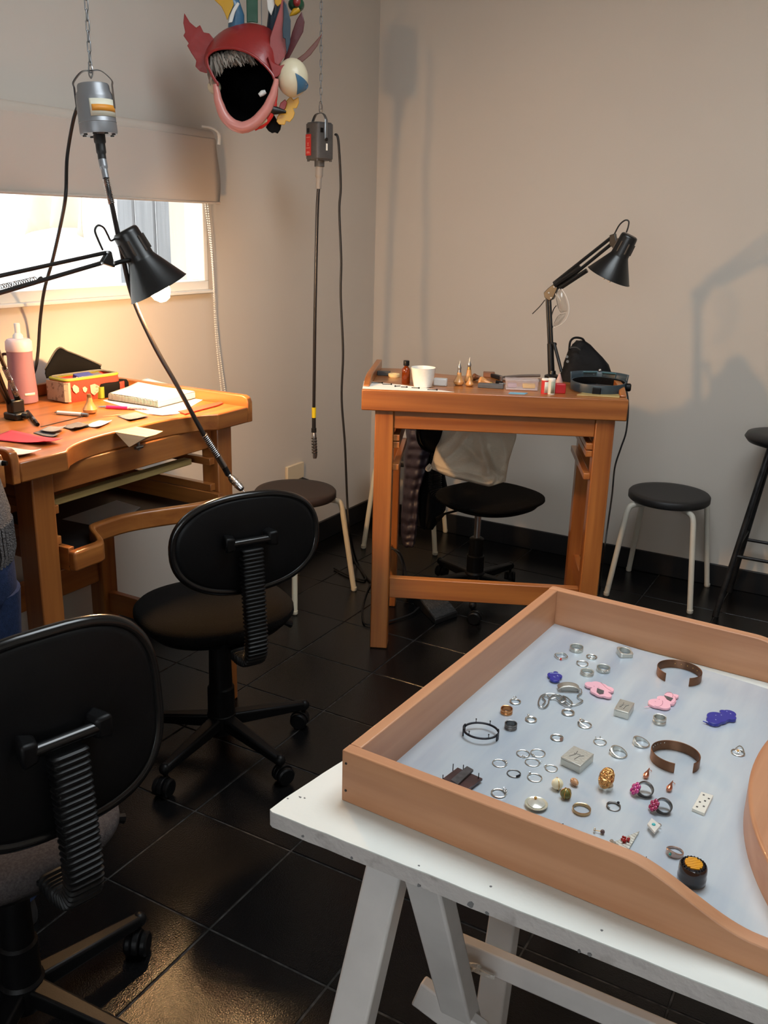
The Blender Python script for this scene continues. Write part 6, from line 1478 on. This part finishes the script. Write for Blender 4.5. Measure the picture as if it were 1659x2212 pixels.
# thin wire rings with stones
def stone_ring(label, u, v, w, su, sv, kind, m=SILVER, r=.0008):
    t, p, R = wire(label, u, v, w, m, r); a = w_ang(p, su, sv)
    if kind == 'row':
        for k in (-1, 0, 1): gem(t, at_ang(R, a + k * .28, .0026), .0015, GLASS if k else SILVER, 'stone')
    elif kind == 'cube': crystal(t, at_ang(R + .001, a, .0026), .0021); gem(t, at_ang(R, a, .0014), .0017, SILVER, 'setting')
    elif kind == 'two':
        for k in (-1, 1): gem(t, at_ang(R, a + k * .3, .0028), .0018, SILVER, 'bead')
    elif kind == 'dark':
        for k in (-1, 0, 1): gem(t, at_ang(R, a + k * .25, .0024), .0016, BLACK_METAL, 'dark_stone')
    elif kind == 'crystals':
        for k in (-1, 0, 1): crystal(t, at_ang(R + .0005, a + k * .35, .0030 + .001 * (k + 1)), .0022)
        claw(t, R, a, .003, .0026)
    return t
stone_ring('thin silver ring with a row of clear stones, top left of the ring cluster', 1130, 1629, 30, 1130, 1640, 'row')
stone_ring('thin silver ring with one front bead, top right of the ring cluster', 1162, 1628, 33, 1154, 1633, 'cube')
stone_ring('thin silver ring with a stone on its right side, in the middle of the cluster', 1150, 1648, 33, 1165, 1649, 'cube')
stone_ring('thin silver ring with a cube stone on its left, right end of the cluster', 1191, 1661, 28, 1176, 1656, 'cube')
stone_ring('thin silver ring with two beads on its right, left of the ring cluster', 1079, 1650, 32, 1095, 1650, 'two')
stone_ring('thin blackened ring with dark stones on its right, below the cluster', 1110, 1672, 31, 1121, 1680, 'dark', OXID)
stone_ring('thin silver ring with a clear stone at its back left, lowest of the cluster', 1155, 1681, 33, 1142, 1671, 'cube')
stone_ring('silver ring with a spray of clear crystals, beside the near tray wall', 1077, 1715, 34, 1092, 1712, 'crystals', SILVER, .0011)
t, p, R = wire('thin dark ring with one dark bead, right of the slim gold ring', 1325, 1744, 31, OXID, .0008)
MB().tube([(R * math.cos(a), R * math.sin(a), .003) for a in [2 * PI * k / 30 for k in range(22)]], .0007, 6).build('wire_band', OXID, t); gem(t, at_ang(R * 1.02, w_ang(p, 1340, 1737), .004), .0019, BLACK_METAL, 'dark_bead')
band('slim gold ring lying beside the shell dish', 1256, 1752, 40, 0.0050, mat('pale_gold', C(196, 164, 122), 0.3, 1.0), .0012)
# flower ring at the right
t, p, R = wire('silver ring with an open wire flower, near the scooped front', 1594, 1627, 30, SILVER, .0010)
for k in range(6):
    a = 2 * PI * k / 6; cc = Vector((.003 * math.cos(a), .003 * math.sin(a) - .004, .0058)); MB().sphere(tuple(cc), (.0022, .0022, .0009), 8, 5).build('petal', SILVER, t)
gem(t, (0, -.004, .0065), .0017, GOLD, 'flower_heart')
MB().tube(smooth_path([Vector(at_ang(R, 2.2, .001)), Vector(at_ang(R * 1.05, 1.6, .007)), Vector(at_ang(R * .9, .9, .006)), Vector(at_ang(R * .9, .2, .002))], 5), .0010, 6).build('leaf_wire', SILVER, t)
# black spiked bangle
pq = S(1038, 1590); t = thing('bangle', 'black oval bangle with tiny knobbed pins, at the left of the tray', 'bangle', tuple(pq)); s = mpp(pq)
bx_ = S(1075, 1598) - S(1001, 1586); ax_ = math.atan2(bx_.y, bx_.x); RB = bx_.length / 2; r2_ = RB * .86
bp2 = lambda a, z: (RB * math.cos(a) * math.cos(ax_) - r2_ * math.sin(a) * math.sin(ax_), RB * math.cos(a) * math.sin(ax_) + r2_ * math.sin(a) * math.cos(ax_), z)
for a0, a1, nm in ((.30, PI - .30, 'arc'), (PI + .30, 2 * PI - .30, 'arc')):
    MB().tube([bp2(a0 + (a1 - a0) * k / 24, .0095) for k in range(25)], .0017, 8).build(nm, BLACK_METAL, t)
for a0 in (0, PI): MB().strip([bp2(a0 - .36 + .72 * k / 8, 0)[:2] for k in range(9)], [tuple(c * 1.06 for c in bp2(a0 - .36 + .72 * k / 8, 0)[:2]) for k in range(9)], 0.0, .0125).build('end_plate', BLACK_METAL, t)
for a in (1.15, 2.0, 4.1, 5.3): 
    q = bp2(a, .010); MB().tube([q, (q[0], q[1], .0155)], .0006, 6).sphere((q[0], q[1], .016), .0012, 8, 6).build('knobbed_pin', BLACK_METAL, t)
# dark wooden brooch
pq = S(1006, 1692); t = thing('wood_brooch', 'dark wooden plate brooch with upright pins, at the near left of the tray', 'brooch', tuple(pq))
DKW = wood('dark_rosewood', C(84, 54, 52), C(48, 32, 32), 'x', 0.35, .2)
MB().loft([[tuple(S(u, v) - pq + Vector((0, 0, z))) for u, v in ((956, 1690), (1010, 1714), (1042, 1690), (988, 1666))] for z in (.003, .0065)]).build('wooden_plate', DKW, t, bevel=.0005)
MB().loft([[tuple(S(u, v) - pq + Vector((0, 0, z))) for u, v in ((972, 1698), (988, 1708), (1022, 1676), (1008, 1668))] for z in (.0068, .0105)]).build('raised_strip', mat('worn_black_wood', C(72, 66, 66), .5, noise=.5, nscale=120), t, bevel=.0005)
for (u, v) in ((978, 1670), (1000, 1672), (1033, 1690), (956, 1694)):
    q = S(u, v) - pq; MB().tube([q, q + Vector((0, 0, .015))], .0007, 6).build('pin', BLACK_METAL, t)
# earrings, beads and the rest
def ball(label, u, v, rpx, m, wires=2):
    t, p, s = jew(label, u, v, 'ball_earring', 'earring'); r = rpx * s * 1.15
    MB().sphere((0, 0, r), r, 16, 12).build('bead', m, t)
    for k in range(wires):
        b = 2 * PI * k / wires + 2.2; MB().tube([(r * 1.08 * math.cos(a) * math.cos(b), r * 1.08 * math.cos(a) * math.sin(b), r + r * 1.08 * math.sin(a)) for a in [PI * (-.45 + .9 * j / 10) for j in range(11)]], .0005, 5).build('wire_claw', GOLD, t)
    return t
ball('cream ball earring in a wire setting, left of the green one', 1203, 1704, 11, mat('cream_bead', C(232, 224, 190), .35))
ball('mossy green ball earring in a wire setting', 1222, 1724, 10, mat('moss_bead', C(112, 112, 52), .45, noise=.4, nscale=400), 5)
t, p, s = jew('small striped brown shell stud above the green ball earring', 1240, 1696, 'shell_stud', 'earring')
MB().sphere((0, 0, 8 * s), (11 * s, 8 * s, 8 * s), 14, 10, Matrix.Rotation(-.6, 4, 'Z')).build('shell', mat('striped_shell', C(226, 176, 130), .3, col2=C(112, 66, 52), nscale=1.0, stretch=(40, 500, 40)), t)
MB().sphere((.001, -.002, 11 * s), (8 * s, 3 * s, 3.5 * s), 12, 8).build('gold_lip', GOLD, t)
t, p, s = jew('ring with a big crumpled gold nugget', 1308, 1702, 'nugget_ring', 'ring')
MB().lathe([(0.0088, 0), (.0102, 0), (.0102, .006), (.0088, .006)], 30).build('band', SILVER, t)
random.seed(9); mb_ = MB(); mb_.sphere((0, 0, 0), 1, 26, 20)
fr_m = frame((0, -.001, .0165), (-.25, -.62, .62)); mb_.v = [tuple(fr_m @ (Vector((x * .0112, y * .0150, z * .0085)) * (1 + random.uniform(-.05, .05)))) for x, y, z in mb_.v]
mb_.build('gold_nugget', FOIL, t, ang=30)
for lb, u, v in (('copper drop earring just below the middle cuff', 1395, 1680), ('copper drop earring to the right of the violet flower rings', 1445, 1708)):
    t, p, s = jew(lb, u, v, 'drop_earring', 'earring'); d = (S(u + 10, v - 16) - p); a = math.atan2(d.y, d.x)
    M_ = Matrix.Rotation(a, 4, 'Z') @ Matrix.Translation((0, 0, .0042)) @ Matrix.Rotation(PI / 2 - .25, 4, 'Y')
    MB().lathe([(0, -.006), (.0032, -.004), (.0042, 0), (.0030, .005), (.0012, .010), (.0007, .015), (0, .015)], 16, M_).build('drop', ROSE, t)
    MB().tube([(.0030 * math.cos(q) + .017 * math.cos(a), .0030 * math.sin(q) + .017 * math.sin(a), .0022) for q in [2 * PI * k / 12 for k in range(9)]], .0005, 5).build('hook', ROSE, t)
VIO = mat('violet_glass', C(168, 16, 112), 0.08, coat=.8, spec=.8); VIO2 = mat('raspberry_glass', C(150, 20, 76), 0.08, coat=.8, spec=.8)
def flower_ring(lb, u, v, fu, fv, m_, pr):
    t, p, s = jew(lb, u, v, 'flower_ring', 'ring'); R = 18 * s; a = w_ang(p, fu, fv)
    M_ = Matrix.Translation((0, 0, R * .62)) @ Matrix.Rotation(a, 4, 'Z') @ Matrix.Rotation(-.55, 4, 'X')
    revolve([(R * .84, -.003), (R * .98, -.0045), (R * .98, .0045), (R * .84, .003)], 36, M_).build('band', OXID, t)
    c = Vector((math.cos(a), math.sin(a), 0)) * R * 1.06 + Vector((0, 0, R * .72)); ax2 = Vector((math.cos(a), math.sin(a), .75)).normalized(); F_ = frame(c, ax2)
    MB().lathe([(0, -.002), (.007, -.001), (.008, 0), (0, .0006)], 16, F_).build('setting', OXID, t)
    for k in range(6):
        q = 2 * PI * k / 6 + .3; MB().sphere((.0060 * math.cos(q), .0060 * math.sin(q), .0018), (pr, pr, .0026), 10, 7, F_).build('petal_stone', m_, t)
    MB().sphere((0, 0, .0028), (.0034, .0034, .0028), 10, 7, F_).build('centre_stone', m_, t)
flower_ring('dark ring with violet glass flower, left of the two flower rings', 1392, 1716, 1374, 1716, VIO, .0040)
flower_ring('dark ring with raspberry glass flower, right of the two flower rings', 1432, 1752, 1412, 1752, VIO2, .0036)
# dotted rectangular pendant
pq = S(1517, 1740); t = thing('dotted_pendant', 'white rectangular silver pendant with six square dots', 'pendant', tuple(pq))
cs = [S(u, v) - pq for u, v in ((1494, 1752), (1521, 1763), (1540, 1724), (1514, 1716))]; h = .0045
MB().loft([[tuple(c + Vector((0, 0, z))) for c in cs] for z in (0, h)]).build('plate', mat('matte_white_silver', C(222, 218, 206), .5, .5), t, bevel=.0004)
for a, b in ((.28, .16), (.72, .30), (.30, .44), (.62, .58), (.80, .76), (.30, .86)):
    q = cs[0].lerp(cs[1], a).lerp(cs[3].lerp(cs[2], a), b) + Vector((0, 0, h)); MB().box(tuple(q), (.0026, .0026, .001)).build('square_dot', OXID, t)
# shell dish
pq = S(1158, 1742); t = thing('shell_brooch', 'round mother-of-pearl dish brooch with gold bead, beside the near tray wall', 'brooch', tuple(pq)); s = mpp(pq)
PEARL = mat('mother_of_pearl', C(216, 212, 192), .28, .25, coat=.5, col2=C(190, 190, 170), nscale=60)
MB().lathe([(0, .001), (20 * s, .0015), (24 * s, .0035), (25 * s, .0048), (24 * s, .0056), (19.5 * s, .0046), (18.5 * s, .004), (0, .0032)], 44).build('rim', PEARL, t)
MB().lathe([(0, .0034), (18 * s, .0040), (18.5 * s, .0052), (0, .0095)], 40).build('dome', mat('silver_pearl', C(206, 206, 196), .2, .35), t)
gem(t, (-.003, .004, .0098), .0022, GOLD, 'gold_bead')
# turquoise square
pq = S(1413, 1790); t = thing('turquoise_ring', 'silver ring with a square white top and turquoise dot', 'ring', tuple(pq))
cs = [S(u, v, .006) - pq for u, v in ((1398, 1783), (1414, 1801), (1427, 1786), (1407, 1770))]
MB().loft([[tuple(c + Vector((0, 0, z))) for c in cs] for z in (-.001, .0025)]).build('square_top', mat('white_silver_top', C(224, 220, 212), .4, .5), t, bevel=.0004)
q = sum(cs, Vector()) / 4 + Vector((0, 0, .0028)); gem(t, tuple(q), .0026, mat('turquoise', C(62, 178, 184), .3), 'turquoise', (1, 1, .6))
MB().tube([(.0075 * math.cos(a), .002 + .004 * math.cos(a), .004 + .0035 * math.sin(a)) for a in [2 * PI * k / 24 for k in range(24)]], .0007, 6, closed=True).build('band', SILVER, t)
# triangle pendant
pq = S(1345, 1828); t = thing('triangle_pendant', 'ribbed silver triangle pendant with a red cluster, by the near tray wall', 'pendant', tuple(pq))
cs = [S(u, v) - pq for u, v in ((1318, 1826), (1352, 1848), (1381, 1799))]
MB().loft([[tuple(c + Vector((0, 0, z))) for c in cs] for z in (.0006, .003)]).build('triangle_plate', SILVER_M, t, bevel=.0004)
m = MB()
for k in range(9):
    f = (k + 1) / 10; m.tube([cs[0].lerp(cs[2], f) + Vector((0, 0, .0031)), cs[1].lerp(cs[2], f) + Vector((0, 0, .0031))], .0004, 5)
m.build('ribs', SILVER_M, t)
q = S(1349, 1822) - pq; RDC = mat('red_coral', C(166, 28, 30), .35)
random.seed(2)
m = MB()
for k in range(14): m.sphere((q.x + random.uniform(-.004, .004), q.y + random.uniform(-.005, .005), .0045 + random.uniform(0, .0025)), .0017, 7, 5)
m.build('red_cluster', RDC, t)
q = S(1326, 1830) - pq
for k in range(3): crystal(t, (q.x + .004 * (k - 1), q.y - .0025 * (k - 1), .006), .003, 'clear_stone', SILVER)
# stud earrings
t, p, s = jew('stud earring with a brown bead and butterfly back by the near wall', 1296, 1800, 'stud_earring', 'earring')
d = (S(1300, 1796) - S(1282, 1792)); d.normalize()
gem(t, tuple(d * .003 + Vector((0, 0, .0032))), .0030, mat('brown_bead', C(92, 74, 74), .35), 'bead'); MB().tube([tuple(d * .002 + Vector((0, 0, .0032))), tuple(d * -.009 + Vector((0, 0, .0028)))], .0005, 6).build('post', GOLD, t)
for k in (-1, 1): MB().sphere(tuple(d * -.007 + Vector((0, 0, .0030)) + Vector((-d.y, d.x, 0)) * .0018 * k), (.0014, .0018, .0024), 8, 6).build('butterfly_back', SILVER, t)
t, p, s = jew('tiny black star-shaped stud half behind the near wall', 1212, 1790, 'stud_earring', 'earring')
m = MB(); m.prism([(.0045 * (1 if k % 2 == 0 else .45) * math.cos(PI * k / 5), .0045 * (1 if k % 2 == 0 else .45) * math.sin(PI * k / 5)) for k in range(10)], .004, .006); m.build('star', BLACK_METAL, t)
MB().tube([(0, 0, 0), (0, 0, .005)], .0005, 6).build('post', BLACK_METAL, t)
t, p, s = jew('single dark ear post standing up behind the curved near wall', 1394, 1868, 'ear_post', 'earring')
MB().tube([(0, 0, 0), (0, 0, .012)], .0006, 6).build('post', OXID, t); MB().lathe([(0, 0), (.003, 0), (.003, .001), (0, .001)], 12).build('disc', OXID, t)
# ring with tiny turquoise
t, p, s = jew('coppery silver signet ring with tiny turquoise, behind the black jar', 1458, 1843); R = 36 * s / 2; af = w_ang(p, 1446, 1852)
rings = []
for i in range(44):
    a = 2 * PI * i / 44; f = .5 + .5 * math.cos(a - af); h = .003 + .0055 * f ** 2; o_ = .0014 * f ** 3
    rings.append([((R + x) * math.cos(a), (R + x) * math.sin(a), z) for x, z in ((-.0016, 0), (o_, 0), (o_, h), (-.0016, h))])
vs = [q for r in rings for q in r]; MB().add(vs, [(i * 4 + j, i * 4 + (j + 1) % 4, ((i + 1) % 44) * 4 + (j + 1) % 4, ((i + 1) % 44) * 4 + j) for i in range(44) for j in range(4)]).build('band', mat('coppery_silver', C(196, 172, 160), .25, 1.0), t, ang=50, bevel=.0005)
gem(t, at_ang(R + .0016, af, .0045), .0018, mat('turquoise_chip', C(70, 168, 160), .35), 'turquoise')
# black jar
t, p, s = jew('small glossy black jar with a ridged yellow cap in the tray', 1493, 1903, 'black_jar', 'jar'); R = 30 * s
JB = mat('glossy_black_jar', C(14, 14, 22), .12, spec=.7, coat=.4)
hj_ = .024
MB().lathe([(0, 0), (R * .9, 0), (R, .002), (R * 1.02, hj_ * .35), (R * .97, hj_ * .5), (R * 1.0, hj_ * .62), (R * .98, hj_ * .9), (R * .90, hj_), (R * .74, hj_ * 1.02), (0, hj_ * 1.0)], 44).build('jar_body', JB, t, ang=50)
YC = mat('yellow_cap', C(232, 164, 30), .4); rc = R * .64
for k in range(7):
    y_c = rc * (-.857 + .2857 * k); hw_ = math.sqrt(max(rc * rc - y_c * y_c, 0)) * .98; ang_ = .35
    MB().box((0, y_c, hj_ * 1.05), (2 * hw_, rc * .20, .0022), Matrix.Rotation(ang_, 4, 'Z')).build('yellow_rib', YC, t, bevel=.0005)
m = MB()
for k in range(22):
    a = 2 * PI * k / 22; m.box((R * .80, 0, hj_ * 1.03), (.0014, .0012, .0016), Matrix.Rotation(a, 4, 'Z'))
tag(m.build('cap_teeth', JB, t), kind='stuff')

# ------------------------------------------------------------------ the person at the left edge
PX, PY = -1.545, 0.968
per = thing('person', 'person in grey knitted jumper and blue jeans leaning over the neighbouring bench', 'person', (PX, PY, 0), PI / 2)
def skin(name, joints, edges, m, parent, root=0, sub=2):
    me = bpy.data.meshes.new(name); bm = bmesh.new(); L = bm.verts.layers.skin.verify()
    vs = []
    for i, (p, r) in enumerate(joints):
        v = bm.verts.new(p); v[L].radius = (r, r) if not isinstance(r, tuple) else r; v[L].use_root = (i == root); vs.append(v)
    for a, b in edges: bm.edges.new((vs[a], vs[b]))
    bm.to_mesh(me); bm.free(); me.materials.append(m)
    o_ = bpy.data.objects.new(name, me); COL.objects.link(o_); o_.parent = parent
    k = o_.modifiers.new('skin', 'SKIN'); k.use_smooth_shade = True
    k = o_.modifiers.new('sub', 'SUBSURF'); k.levels = sub; k.render_levels = sub
    return o_
SKIN_M = mat('skin', C(206, 160, 132), .55)
J_ = []; E_ = []
def add(p, r, par=None):
    J_.append((p, r)); i = len(J_) - 1
    if par is not None: E_.append((par, i))
    return i
pel = add((0, 0, .93), .115); wst = add((0, .03, 1.06), .105, pel); chs = add((0, .11, 1.22), .125, wst); nk0 = add((0, .19, 1.37), .06, chs); nk = add((0, .24, 1.43), .052, nk0)
h0 = add((0, .30, 1.47), .075, nk); h1 = add((0, .34, 1.54), .090, h0); h2 = add((0, .345, 1.60), .07, h1); add((0, .405, 1.49), .022, h0)
for s_ in (-1, 1):
    sh = add((s_ * .14, .17, 1.29), .050, chs); el = add((s_ * .165, .30, 1.10), .040, sh); wr = add((s_ * .13, .42, 1.035), .026, el)
    pa_ = add((s_ * .115, .475, 1.02), .026, wr)
    for k, ln in enumerate((.055, .065, .060, .048)):
        a = add((s_ * (.135 - .016 * k), .505, 1.018), .0095, pa_); b = add((s_ * (.135 - .018 * k), .505 + ln * .55, 1.008), .0085, a); add((s_ * (.13 - .018 * k), .505 + ln, .992), .007, b)
    a = add((s_ * .085, .475, 1.012), .011, pa_); add((s_ * .068, .50, 1.0), .0085, a)
    hip = add((s_ * .09, .0, .86), .085, pel); kn = add((s_ * .095, .02, .48), .055, hip); an = add((s_ * .10, -.02, .09), .036, kn); add((s_ * .105, .11, .045), .034, an)
skin('body', J_, E_, SKIN_M, per, pel)
KNIT = mat('grey_knit', C(112, 108, 108), .95, spec=.1, noise=.35, nscale=260, bump=.6, bscale=320)
JEAN = mat('blue_denim', C(36, 50, 82), .9, spec=.15, noise=.3, nscale=120, bump=.2, bscale=400)
def body_rings(spec, n=44): return [[(x, cy + y, z) for x, y in sup(ax_, ay_, 2.3, n)] for ax_, ay_, cy, z in spec]
m = MB().loft(body_rings([(.168, .138, -.002, .862), (.176, .146, .0, .885), (.178, .148, .004, .935), (.186, .150, .010, .955), (.184, .150, .04, 1.04), (.182, .148, .09, 1.15), (.178, .136, .14, 1.26), (.145, .10, .185, 1.335), (.085, .075, .215, 1.375), (.066, .062, .225, 1.40)]))
for s_ in (-1, 1):
    m.tube(smooth_path([(s_ * .13, .165, 1.30), (s_ * .185, .21, 1.24), (s_ * .165, .30, 1.10), (s_ * .14, .40, 1.045), (s_ * .132, .43, 1.04)], 5), [.072] * 5 + [.066] * 5 + [.056] * 5 + [.044] * 5 + [.040], 16)
jm = m.build('jumper', KNIT, per, ang=80)
m = MB()
for k in range(84):
    a = 2 * PI * k / 84; c, sn = math.cos(a), math.sin(a); g = lambda r1, r2: (r1 * math.copysign(abs(c) ** (2 / 2.3), c), r2 * math.copysign(abs(sn) ** (2 / 2.3), sn))
    p, q = g(.172, .142), g(.179, .149); m.tube([(p[0], p[1] - .002, .862), (q[0], q[1], .885), (q[0], q[1] + .003, .94)], .0042, 5)
tag(m.build('hem_ribs', KNIT, jm), kind='stuff')
m = MB().loft(body_rings([(.170, .135, .0, .93), (.174, .142, -.004, .86), (.176, .140, -.004, .80), (.172, .125, .0, .755)]))
for s_ in (-1, 1):
    m.loft([[(s_ * cx2 + x, cy2 + y, z) for x, y in sup(rx_, ry_, 2.2, 28)] for rx_, ry_, cx2, cy2, z in ((.090, .128, .086, -.002, .80), (.088, .116, .088, .0, .70), (.074, .088, .093, .012, .50), (.066, .080, .097, .0, .36), (.060, .074, .10, -.015, .09), (.058, .072, .10, -.015, .07))])
m.build('jeans', JEAN, per, ang=80)
for s_ in (-1, 1):
    rings = [[(s_ * .105 + x, .045 + y, z) for x, y in sup(.045 * k, .125 * k2, 2.6, 28)] for k, k2, z in ((1, 1, 0.001), (1.03, 1.02, .02), (.95, .97, .05))] + [[(s_ * .103 + x, -.012 + y, z) for x, y in sup(.045, .055, 2.4, 28)] for z in (.085, .10)]
    MB().loft(rings).build('shoe', mat('dark_shoe', C(34, 32, 32), .6), per, ang=60)
HAIR = mat('dark_hair', C(40, 28, 22), .6, bump=.5, bscale=200)
MB().sphere((0, .325, 1.575), (.102, .108, .105), 24, 16).build('hair', HAIR, per, ang=80)
for s_ in (-1, 1):
    MB().sphere((s_ * .034, .418, 1.535), .011, 10, 8).build('eye', WHITE_PAINT, per); MB().sphere((s_ * .09, .335, 1.52), (.012, .02, .03), 10, 8).build('ear', SKIN_M, per)
MB().sphere((0, .432, 1.507), (.012, .016, .016), 10, 8).build('nose', SKIN_M, per); MB().sphere((0, .418, 1.472), (.024, .008, .007), 10, 8).build('mouth', mat('lips', C(160, 84, 80), .5), per)
